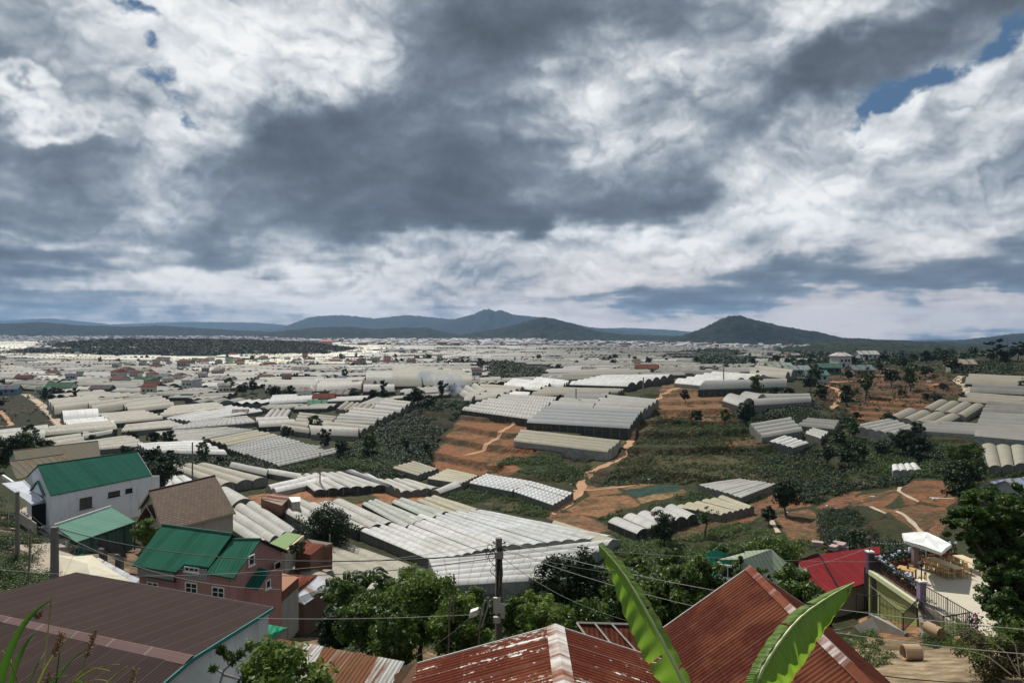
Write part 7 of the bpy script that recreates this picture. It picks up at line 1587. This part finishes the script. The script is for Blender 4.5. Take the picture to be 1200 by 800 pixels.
wire('thick black cable dipping from the power pole towards the pink gable', T1 + V3(-.15, -.1, -.75), T2 + V3(.2, 0, -.1), 1.3, .035)
wire('black cable crossing the pink house below the thick one', T1 + V3(-.15, -.1, -.95), T4 + V3(.1, 0, 0), 2.4, .022)
wire('thin grey cable passing over the beige greenhouse', T1 + V3(-.1, 0, -.3), at(-60, 660, d=48), 1.2, .010, M_wire2)
for i, (lab, dz, e) in enumerate([('upper pale cable slanting right from the power pole', -.1, (1260, 742, 20)), ('second pale cable slanting right from the power pole', -.45, (1260, 770, 21)), ('third pale cable slanting right from the power pole', -.25, (1300, 640, 70)),
                               ('fourth thin cable running down to the right of the pole', -.9, (1000, 735, 19)), ('fifth thin cable running towards the red roofed house', -.6, (1022, 640, 48))]):
    wire(lab, T1 + V3(.15, -.1, dz), at(e[0], e[1], d=e[2]), .6 + .3 * i, .012, M_wire2 if i != 3 else M_blk)
wire('pale cable running level across the shrubs left of the pole', at(300, 724, d=31), at(566, 719, d=29.5), .1, .012, M_wire2)
wire('thin cable rising over the rusty gable', at(490, 768, d=19), at(572, 700, d=32), .2, .012)
wire('slack cable between the two roadside poles', T3 + V3(0, 0, -.2), T2 + V3(0, 0, -.2), .8, .018); wire('cable running off from the thick short pole over the plum roof', T2 + V3(0, 0, -.3), at(330, 690, d=50), 1.2, .014, M_wire2)
wire('thin guy wire from the gateway down over the cream tarpaulin', at(90, 640, d=70), at(72, 680, d=58), .1, .012)
wire('pale cable sweeping low across the sandy yard', at(1010, 788, d=24), at(1230, 800, d=24), .15, .02, M_blk)
# oddments in the fields
r = random.Random(12)
for i, (x, y, s, lab) in enumerate([(923, 602, .5, 'white sacks heaped under the lone round tree'), (1022, 583, .45, 'white sack standing on the red soil'), (1012, 588, .3, 'small white bag at the edge of the red plot'), (971, 594, .4, 'white bag beside the dark hedge'), (979, 596, .3, 'pale bag next to the dark hedge'),
                          (1097, 586, .5, 'white bag in the middle of the upper red plot'), (761, 562, .35, 'white bag at the head of the blue green crop'), (669, 568, .35, 'white speck of a bag beside the track'), (268, 483, .6, 'white bag lying in the ploughed field'), (1089, 448, .8, 'white sack near the orange heap'), (960, 505, .9, 'round white lid beside the tiny tunnels')]):
    p = hit(x, y); k = MB()
    for j in range(3): k.ball(p + V3(r.uniform(-s, s) * .8, r.uniform(-s, s) * .5, s * .45), s * r.uniform(.4, .7), 8, .8)
    tag(k.build('sack', plain('white sack', (.62, .61, .57), .8, .3, 2, .4), origin=p, smooth=True), lab, 'sack')
p = hit(956, 508); k = MB(); k.tube([p, p + V3(0, 0, 1.4)], 1.3, 14); tag(k.build('water_tank', M_blk, origin=p), 'round black water tank between the tiny tunnels', 'water tank')
p = hit(1100, 452); k = MB(); k.ball(p, 2.6, 10, .5); tag(k.build('earth_heap', plain('orange heap', (.38, .17, .09), .95, .4, .6, .6), origin=p, smooth=True), 'orange heap of earth on the far red slope', 'heap')
# pale rubble by the red roof, foot of the hedge
p = at(968, 640, d=62); k = MB(); 
for j in range(7): k.box(p + V3(r.uniform(-1.6, 1.6), r.uniform(-1, 1), -.2 + r.uniform(0, .5)), r.uniform(.5, 1.3), .6, r.uniform(.2, .5), r.uniform(0, 3))
tag(k.build('rubble_heap', plain('pale pink rubble', (.40, .30, .28), .9, .5, 2, .4), origin=p), 'heap of pale pink rubble and boards behind the red roofs', 'heap')
# smoke
k = MB(); p = hit(533, 464); k.ball(p + V3(0, 0, 4.5), 6, 16, 1.1); k.ball(p + V3(-6, 2, 8), 5, 14, .8); k.ball(p + V3(-14, 4, 9), 6, 14, .6)
m = bpy.data.materials.new('blue smoke'); m.use_nodes = True; m.node_tree.nodes.clear(); g = N(m); out = g.new('ShaderNodeOutputMaterial'); v = g.new('ShaderNodeVolumePrincipled'); v.inputs['Color'].default_value = (.75, .85, 1, 1)
tc = g.new('ShaderNodeTexCoord').outputs['Object']; g.set(v.inputs['Density'], g.math('MULTIPLY', g.ramp(g.noise(tc, .22, 3, .6), .38, .7), .3)); g.l.new(v.outputs[0], out.inputs['Volume'])
tag(k.build('smoke', m, origin=p), kind='stuff', label='thin blue smoke rising between the olive striped and beige greenhouses', cat='smoke')

# ------------------------------------------------------------------ houses and trees of the middle distance
def house_proto(w, dpt, h, rh, hip=False):
    wl = MB(); wl.box((0, 0, h / 2 - .5), w, dpt, h + 1)
    if not hip: wl.add([(-w / 2, -dpt / 2, h), (-w / 2, dpt / 2, h), (-w / 2, 0, h + rh * .95)], [(0, 2, 1)]); wl.add([(w / 2, -dpt / 2, h), (w / 2, dpt / 2, h), (w / 2, 0, h + rh * .95)], [(0, 1, 2)])
    rf = MB(); o = .5; k = 0 if not hip else w * .25
    A, B = V3(-w / 2 - o + k, 0, h + rh), V3(w / 2 + o - k, 0, h + rh); e = [V3(-w / 2 - o, -dpt / 2 - o, h - .15), V3(w / 2 + o, -dpt / 2 - o, h - .15), V3(w / 2 + o, dpt / 2 + o, h - .15), V3(-w / 2 - o, dpt / 2 + o, h - .15)]
    rf.slab([A, B, e[1], e[0]], .12); rf.slab([B, A, e[3], e[2]], .12)
    if hip: rf.slab([A, e[0], e[3]], .12); rf.slab([B, e[2], e[1]], .12)
    wn = []
    for x in (-w * .28, w * .05, w * .3):
        q = MB(); q.box((x, -dpt / 2 - .03, h * .58), 1.1, .08, 1.1); wn.append(q)
    dr = MB(); dr.box((-w * .12, -dpt / 2 - .03, 1.0), .95, .08, 2.); return wl, rf, wn, dr
M_wobj = plain('house render', (1, 1, 1), .85, .25, .6, .1, objcol=True); M_robj = corr('house roof sheet', (1, 1, 1), .5, .12, 0, .55, .3, 1.1, objcol=True, amp=.3, lines=.2)
PROTO = []
for i, (w, dp, h, rh, hip) in enumerate(((9, 6, 3, 1.8, False), (7, 7, 5.8, 1.6, True), (12, 6.5, 3.2, 2.0, False), (6, 5, 6.2, 1.2, False))):
    wl, rf, wn, dr = house_proto(w, dp, h, rh, hip); root = empty('house', (0, 0, 0), 'x', 'house'); wl.build('wall', M_wobj, root); rf.build('roof', M_robj, root)
    for q in wn: q.build('window', M_glass, root)
    dr.build('door', M_dark, root); PROTO.append([root, False])
def place_house(i, p, rz, s, wc, rc, label, group=None):
    if not PROTO[i][1]: r = PROTO[i][0]; PROTO[i][1] = True
    else: r = copy_tree(PROTO[i][0])
    r.location = p; r.rotation_euler = (0, 0, rz); r.scale = (s, s, s); tag(r, label, 'house')
    if group: r['group'] = group
    elif 'group' in r: del r['group']
    for ch in r.children:
        if ch.name.startswith('wall'): ch.color = (*wc, 1)
        if ch.name.startswith('roof'): ch.color = (*rc, 1)
    return r
bpy.context.view_layer.update()
GRr = (.05, .17, .11); RDr = (.17, .070, .055); BLr = (.16, .24, .30); GYr = (.30, .29, .27); WHw = (.55, .54, .51); TNw = (.40, .36, .29); PKw = (.45, .30, .25)
for (x, y, i, rz, s, wc, rc, lab) in [
    (72, 460, 2, .05, 1.35, WHw, GRr, 'long house with a dull green roof beyond the ploughed field'), (52, 461, 0, .1, 1.0, WHw, (.10, .26, .17), 'smaller green roofed house beside the long one'), (100, 463, 0, -.2, .8, GYr, (.22, .30, .28), 'grey green roofed hut at the end of the long house'),
    (8, 462, 2, .3, 1.2, BLr, (.16, .20, .23), 'blue grey barn at the head of the ploughed field'), (120, 461, 2, 0, 1.1, (.10, .10, .10), (.14, .14, .14), 'dark grey shed among the greenhouse rows'),
    (380, 473, 0, .1, 1.1, TNw, RDr, 'house with a red brown roof beside the white hall'), (372, 479, 0, .3, .9, WHw, (.12, .32, .22), 'small sea green roofed hut in the farmyard'), (357, 470, 1, .2, 1.0, WHw, GYr, 'white farmhouse with a grey roof in front of the white hall'),
    (400, 468, 0, -.2, 1.1, TNw, GYr, 'grey roofed house behind the humped tunnels'), (282, 488, 0, .2, .7, TNw, GYr, 'small farmhouse at the edge of the bright white sheet'), (219, 468, 0, .1, .7, (.04, .12, .08), (.05, .16, .11), 'dark green shed standing alone in the rows'),
    (955, 447, 0, 0, 1.3, (.35, .50, .45), (.09, .24, .21), 'teal roofed house beside the orange path'), (1008, 441, 0, .1, 1.4, (.30, .22, .20), (.18, .25, .27), 'grey blue roofed house on the far red slope'), (985, 430, 1, .2, 1.5, WHw, (.60, .60, .56), 'white block of a house beyond the red slope'), (970, 438, 0, 0, 1.4, (.05, .12, .10), (.06, .18, .15), 'dark teal house behind the orange path'),
    (1015, 421, 2, .1, 1.8, WHw, (.55, .56, .52), 'pale shed at the foot of the dark mountain'), (1126, 434, 0, -.1, 1.3, (.30, .27, .22), (.38, .35, .27), 'square hut at the top of the winding pale path'), (912, 437, 2, .1, 1.3, (.28, .35, .26), (.35, .45, .36), 'pale green roofed shed at the end of the bright white row'), (932, 440, 2, 0, 1.2, (.15, .22, .20), (.28, .36, .36), 'blue grey shed beside the pale green one'),
    (215, 432, 1, .1, 1.5, TNw, (.20, .12, .10), 'tall tan house above the tree belt'), (352, 437, 2, 0, 1.2, WHw, GYr, 'pale house in the clump of farm buildings in the middle'), (690, 437, 0, .1, 1.0, PKw, GYr, 'small pinkish house on the rise'), (150, 440, 0, 0, 1.3, PKw, RDr, 'house with a red roof in the tree belt'),
    (1191, 585, 0, .5, .8, (.5, .5, .5), (.36, .44, .58), 'roof corner of pale blue sheet above the big dark tree'), (1172, 583, 0, .5, .7, (.5, .5, .5), (.34, .42, .56), 'pale blue roofed hut peeping over the big dark tree'), (28, 447, 0, .1, 1.2, PKw, RDr, 'red roofed house left of the green roofed ones')]:
    place_house(i, hit(x, y), rz, s, wc, rc, lab)
R5 = random.Random(21); cnt = 0; spots = []
for _ in range(4000):
    if cnt >= 120: break
    Y = R5.uniform(380, 1350); px = R5.choice([R5.uniform(-20, 280), R5.uniform(-20, 400), R5.uniform(380, 560), R5.uniform(0, 1000)]); X = (px - CX) / F * Y; z = bh1(X, Y); py = HY - F * z / Y
    clus = float(fbm(np.array([X / 90.]), np.array([Y / 90.]), 2, 91)[0])
    if clus < .52 or (px > 560 and clus < .64) or any(inp1(px, py, p) for p in (NOGO[1], NOGO[5], NOGO[0])) or any((X - a) ** 2 + (Y - b) ** 2 < 120 for a, b in spots) or any(inp1(X, Y, u) for u in USED): continue
    spots.append((X, Y)); cnt += 1; rc = R5.choice([RDr, (.20, .10, .08), GYr, (.42, .41, .39), BLr, (.5, .5, .48), (.18, .12, .10), GRr]); wc = R5.choice([WHw, TNw, PKw, (.62, .60, .50), (.50, .52, .53)])
    nm = {RDr: 'red', GYr: 'grey', BLr: 'blue grey', GRr: 'green'}.get(rc, 'dull' if rc[0] < .4 else 'pale'); zone = 'among the near rows' if Y < 650 else 'deep in the far rows'; sd = 'of the outer valley' if px < 300 else 'of the middle valley' if px < 600 else 'of the right valley'
    place_house(R5.randrange(4), (X, Y, z), R5.uniform(-.6, .6), R5.uniform(.9, 1.3), wc, rc, f'small {nm} roofed house {zone} {sd}', f'small {nm} roofed houses {zone} {sd}')
def tree_proto(seed, H, R, m, **kw):
    V, Q, T, tr = tree_parts(H, R, seed, **kw); root = empty('tree', (0, 0, 0), 'x', 'tree'); leaf_obj('crown', V, Q, T, m, root); tr.build('trunk', M_bark, root); return [root, False]
TP = [tree_proto(201, 7, 3.2, F_dark, nclump=34, per=22, leaf=1.0, crown0=.1), tree_proto(202, 5, 2.8, F_dark, nclump=30, per=22, leaf=.9, crown0=.05), tree_proto(203, 9, 3.0, F_mid, nclump=36, per=22, leaf=1.0, crown0=.15), tree_proto(204, 8, 2.2, F_pine, nclump=30, per=22, leaf=.9, crown0=.2)]
def place_tree(i, p, s, label, group):
    if not TP[i][1]: r = TP[i][0]; TP[i][1] = True
    else: r = copy_tree(TP[i][0])
    r.location = p; r.rotation_euler = (0, 0, R5.uniform(0, 6)); r.scale = (s, s, s * R5.uniform(.85, 1.2)); tag(r, label, 'tree')
    if group: r['group'] = group
cnt = 0; tsp = []
KN = ['round dark tree', 'low dark tree', 'tall green tree', 'slim dark conifer']
for _ in range(9000):
    if cnt >= 235: break
    Y = math.exp(R5.uniform(math.log(150), math.log(1300))); px = R5.uniform(-20, 1220); X = (px - CX) / F * Y; z = bh1(X, Y); py = HY - F * z / Y
    cl = float(fbm(np.array([X / 50.]), np.array([Y / 50.]), 2, 191)[0])
    if cl < .5 or any(inp1(px, py, p) for p in (NOGO[1], NOGO[5])) or any(inp1(X, Y, u) for u in USED) or any((X - a) ** 2 + (Y - b) ** 2 < 30 for a, b in tsp): continue
    if 500 < px < 660 and 478 < py < 560: continue
    if any(inp1(px, py, c_[0]) for c_ in COVER if c_[1][0] > .15): continue
    tsp.append((X, Y)); cnt += 1; i = R5.choice([0, 0, 1, 1, 1, 2, 3]); zone = 'in the brush of the near slopes' if Y < 300 else 'among the near rows' if Y < 650 else 'in the far rows'; sd = 'below the twin peaks' if px < 720 else 'below the cone shaped mountain'
    place_tree(i, (X, Y, z - .1), R5.uniform(.55, .95) if Y < 300 else R5.uniform(.7, 1.3), f'{KN[i]} {zone} {sd}', f'{KN[i]}s {zone} {sd}')
for (x, y, s, lab) in [(490, 476, 1.5, 'broad dark tree at the head of the dark slope'), (478, 474, 1.1, 'dark tree beside the broad one at the head of the slope'), (503, 477, 1.0, 'lower dark tree at the head of the dark slope'), (1045, 452, 1.3, 'dark tree by the orange path on the red slope'), (1085, 440, 1.3, 'dark tree near the square hut'), (1115, 436, 1.5, 'round tree just left of the square hut'),
                       (1070, 437, 1.2, 'dark tree beyond the red slope'), (995, 446, 1.1, 'dark tree beside the grey blue roofed house'), (960, 436, 1.3, 'dark clump behind the teal roofed house'), (1035, 425, 1.4, 'dark tree on the skyline of the red slope'), (1000, 428, 1.3, 'dark tree near the white block of a house'), (1085, 425, 1.6, 'dark tree at the end of the skyline road')]:
    place_tree(R5.choice([0, 1]), hit(x, y), s, lab, None)
# the wind-bent pine on the crest and its neighbours
def pine(label, px, yt, yb, d, seed, wpx):
    b = at(px, yb, d=d); s = d / F; H = (yb - yt) * s; rng = np.random.default_rng(seed); r = random.Random(seed); root = empty('pine_tree', b, label, 'pine'); C, CR = [], []; t = MB(); t.tube([b - V3(0, 0, 2), b + V3(.3, 0, H * .5), b + V3(0, 0, H * .97)], [.35, .25, .08], 7)
    for i in range(11):
        f = .38 + .6 * i / 10; a = r.uniform(0, 6.28); L = wpx * s * .5 * (1.05 - abs(f - .6) * 1.0) * r.uniform(.6, 1.1); s0 = b + V3(0, 0, H * f); e = s0 + V3(math.cos(a) * L, math.sin(a) * L, .08 * H); t.tube([s0, e], [.12, .04], 5)
        for q in (.5, .8, 1.): C.append(tuple(s0.lerp(e, q) - b)); CR.append(L * .34)
    t.build('trunk', M_bark, root); V, Q, T = leaves(np.array(C), np.array(CR), 60, 1.0, rng, squash=.35); leaf_obj('crown', V, Q, T, F_pine, root)
hz_ = lambda px, d: float(base_h(np.array([(px - CX) / F * d]), np.array([float(d)]))[0])
def crest_pine(label, px, yt, d, seed, w): z = hz_(px, d); pine(label, px, yt, HY - F * z / d + 1, d, seed, w)
crest_pine('tall flat topped pine standing up from the crest of the hillside', 1167, 399, 400, 1, 24); crest_pine('pine at the edge of the picture on the crest', 1193, 402, 390, 2, 16); crest_pine('smaller pine right beside the edge pine', 1204, 402, 392, 3, 18)
z = hz_(1181, 400); k = MB(); p = V3((1181 - CX) / F * 400, 400, z); k.tube([p, p + V3(0, 0, 14)], [.25, .12], 5); tag(k.build('mast', M_pole, origin=p), 'thin mast between the pines on the crest', 'mast')

# ------------------------------------------------------------------ mountains, woods, town
def forest(name, c1, c2, scale=.02):
    m, g, out = mat(name); tc = g.new('ShaderNodeTexCoord').outputs['Object']; n = g.noise(tc, scale, 7, .65); n2 = g.noise(tc, scale * .12, 4, .5); col = g.mix(g.ramp(n, .35, .7), c1, c2); col = g.mix(g.ramp(n2, .5, .7, 0., .4), col, c2)
    principled(g, out, col, .95, n, 1., 12., .1); return m
M_for = forest('wooded mountainside', (.004, .010, .010), (.024, .034, .024)); M_forn = forest('near wooded hill', (.012, .020, .011), (.038, .048, .022), .05)
def mountain(prof, d, depth, base=-32., m=M_for, rough=1., teeth=0., name='mountain'):
    prof = sorted(prof); xs = np.linspace(prof[0][0], prof[-1][0], max(60, min(560, int((prof[-1][0] - prof[0][0]) * 1.6)))); top = np.interp(xs, [p[0] for p in prof], [p[1] for p in prof])
    kk = np.hanning(5); kk /= kk.sum(); top = np.convolve(np.pad(top, 2, mode='edge'), kk, 'valid')
    Zt = -(top - HY) / F * d; X = (xs - CX) / F * d; rows = np.linspace(-1, 1, 41); V = []
    for r_ in rows:
        fall = np.exp(-(abs(r_) * 1.9) ** 1.7) - math.exp(-1.9 ** 1.7); fall /= 1 - math.exp(-1.9 ** 1.7)
        y = d + r_ * depth; xx = X * (1 + r_ * depth / d * .3)
        z = base + (Zt - base) * fall
        sp = (fbm(xx / (depth * .16) + 3, np.full_like(xx, y) / (depth * .35), 4, 17) - .5) * (Zt - base).clip(0) * .55 * rough * (1 - fall) * min(1, 3 * fall + .0)
        tt = (fbm(xx / (depth * .02), np.full_like(xx, y) / (depth * .02), 3, 19) - .5) * (Zt - base).clip(5) * .07 * rough
        te = teeth * (vnoise(xx / 9., np.full_like(xx, y) / 9., 9) ** 2) * (fall > .02)
        V.append(np.stack([xx, np.full_like(xx, y), z + sp + tt * fall + te], -1))
    V = np.array(V); nr, nx = V.shape[:2]; idx = np.arange(nr * nx).reshape(nr, nx); Q = np.stack([idx[:-1, :-1], idx[:-1, 1:], idx[1:, 1:], idx[1:, :-1]], -1).reshape(-1, 4)
    o = link(name, np_mesh(name, V.reshape(-1, 3), Q, True), m); tag(o, kind='structure'); return o
mountain([(-500, 372), (-200, 366), (0, 376), (60, 373), (130, 380), (220, 377), (300, 378), (350, 382), (420, 384)], 14000, 1500)
mountain([(250, 390), (330, 384), (365, 371), (400, 369), (440, 373), (480, 369), (530, 374), (580, 380), (660, 386), (720, 390)], 10500, 1700)
mountain([(470, 386), (520, 377), (556, 368), (566, 363), (574, 362), (580, 365), (584, 363), (590, 364), (602, 369), (640, 372), (690, 383), (760, 390)], 9200, 1300)
mountain([(620, 388), (690, 385), (735, 384), (780, 386), (815, 389), (860, 391)], 12000, 1500)
mountain([(900, 402), (960, 398), (990, 396.5), (1020, 397.5), (1070, 398.5), (1100, 397), (1140, 399), (1200, 394), (1300, 389)], 12500, 1300, base=-150)
mountain([(200, 398), (290, 393), (330, 388), (370, 384), (410, 383), (440, 386), (470, 384), (500, 384), (525, 390), (560, 396)], 4600, 700, teeth=5)
mountain([(520, 396), (555, 390), (590, 384), (618, 376), (637, 372), (652, 374), (672, 380), (700, 388), (730, 392), (790, 394), (830, 398)], 4100, 620, teeth=5)
mountain([(770, 400), (805, 392), (828, 383), (845, 374), (858, 370), (866, 369.5), (875, 373), (900, 379), (930, 385), (960, 390), (985, 396), (1030, 399), (1090, 401), (1140, 404)], 3000, 480, base=-48, teeth=6)
mountain([(940, 404), (985, 399), (1010, 397), (1040, 400), (1075, 400), (1110, 403), (1160, 407), (1240, 411)], 2600, 380, base=-50, teeth=6)
mountain([(1040, 404), (1080, 400), (1120, 399), (1160, 395), (1190, 391), (1240, 388), (1300, 384), (1400, 384)], 4400, 600, base=-70, teeth=4)
mountain([(880, 412), (930, 407), (985, 404), (1050, 404), (1120, 407), (1200, 408), (1300, 408)], 1700, 300, base=-45, m=M_forn, teeth=7, name='hill')
mountain([(-300, 384), (-60, 380), (20, 379), (48, 377.5), (90, 381), (150, 383), (185, 381.5), (240, 385), (300, 388), (360, 392)], 5200, 700, teeth=4)
# wooded ridge on the left: a forest that reads as one mass
wood = mountain([(60, 409), (90, 401), (130, 397.5), (180, 398), (240, 398), (300, 399), (350, 401), (385, 405), (410, 409)], 1500, 420, base=-31, m=M_forn, rough=.6, teeth=0, name='hill')
def woods(label, poly_px, dlo, dhi, n, r, seed, m, zfun=None, leaf=2.0):
    rng = np.random.default_rng(seed); me = wood.data; co = np.empty(len(me.vertices) * 3); me.vertices.foreach_get('co', co); co = co.reshape(-1, 3); ok = (co[:, 2] > -29); P = co[ok]
    q = P[rng.integers(0, len(P), n)] + rng.normal(size=(n, 3)) * np.array((9, 9, 0)); V, Q, T = leaves(q + np.array((0, 0, 1.)), np.full(n, r) * rng.uniform(.6, 1.3, n), 12, leaf, rng); o = leaf_obj('woods', V, Q, T, m); tag(o, label, 'woods', kind='stuff')
woods('dark wood covering the low ridge beyond the bright greenhouses', None, 0, 0, 11000, 4.0, 5, foliage('dark wood leaves', (.012, .022, .013), (.020, .032, .018), trans=0.))
def town(label, poly, n, d0, d1, hill, seed, tone=1.):
    rng = random.Random(seed); V, Q, Cc = [], [], []
    for _ in range(n):
        px = rng.uniform(*poly[0]); d = rng.uniform(d0, d1); X = (px - CX) / F * d; z = hill(px, d); w, dp, h = rng.uniform(8, 22), rng.uniform(8, 16), rng.uniform(4, 11); b = len(V)
        c = rng.choice([(.62, .60, .55), (.5, .5, .5), (.42, .36, .32), (.70, .70, .70), (.26, .18, .15), (.30, .33, .36), (.22, .22, .22)]); c = tuple(v * tone * .72 for v in c); w *= rng.choice((.6, .8, 1, 1.5)); rc = rng.choice([c, (.20, .13, .11), (.45, .45, .45), (.6, .6, .6)])
        for zz in (-6, h): V += [(X - w / 2, d - dp / 2, z + zz), (X + w / 2, d - dp / 2, z + zz), (X + w / 2, d + dp / 2, z + zz), (X - w / 2, d + dp / 2, z + zz)]
        V += [(X - w / 2, d, z + h + 2), (X + w / 2, d, z + h + 2)]; Cc += [c] * 4 + [rc] * 6
        for f in ((0, 1, 5, 4), (1, 2, 6, 5), (2, 3, 7, 6), (3, 0, 4, 7), (4, 5, 9, 8), (6, 7, 8, 9)): Q.append([b + i for i in f])
    me = np_mesh('town', np.array(V), np.array(Q), False, None, np.array(Cc)); m, g, out = mat('far town'); principled(g, out, g.new('ShaderNodeAttribute', attribute_name='tint').outputs['Color'], .8); o = link('town', me, m); tag(o, label, 'town', kind='stuff')
flat = lambda px, d: float(base_h(np.array([(px - CX) / F * d]), np.array([d]))[0])
town('pale houses of the town crowding in front of the middle hills', [(400, 640)], 900, 2100, 3200, lambda px, d: flat(px, d) + max(0, (d - 2100) / 1100 * 8), 1)
town('far town spread over the low hills on the left horizon', [(-40, 400)], 1500, 3000, 4600, lambda px, d: flat(px, d) + max(0, (d - 3500) / 1100 * 22) * (1 if px < 330 else .4), 2, .55)
town('specks of the far town under the cone and the domed mountain', [(640, 1000)], 300, 2000, 3100, flat, 3, .8)
town('houses scattered in front of the wooded ridge', [(40, 160)], 120, 1300, 1700, flat, 4, .8)
p = V3((372 - CX) / F * 1900, 1900, flat(372, 1900)); root = empty('building', p, 'long salmon pink building with a higher end block beyond the greenhouses', 'building')
k = MB(); k.box(p + V3(-18, 0, 5), 90, 16, 10); k.box(p + V3(24, 0, 9), 30, 18, 18); k.build('wall', plain('salmon render', (.62, .33, .27), .8, .2, .1, .1), root); k = MB(); k.slab([p + V3(-64, -9, 10), p + V3(10, -9, 10), p + V3(10, 0, 13), p + V3(-64, 0, 13)], .4); k.slab([p + V3(8, -10, 18), p + V3(40, -10, 18), p + V3(40, 0, 23), p + V3(8, 0, 23)], .4); k.build('roof', plain('pinkish roof', (.45, .2, .15)), root)
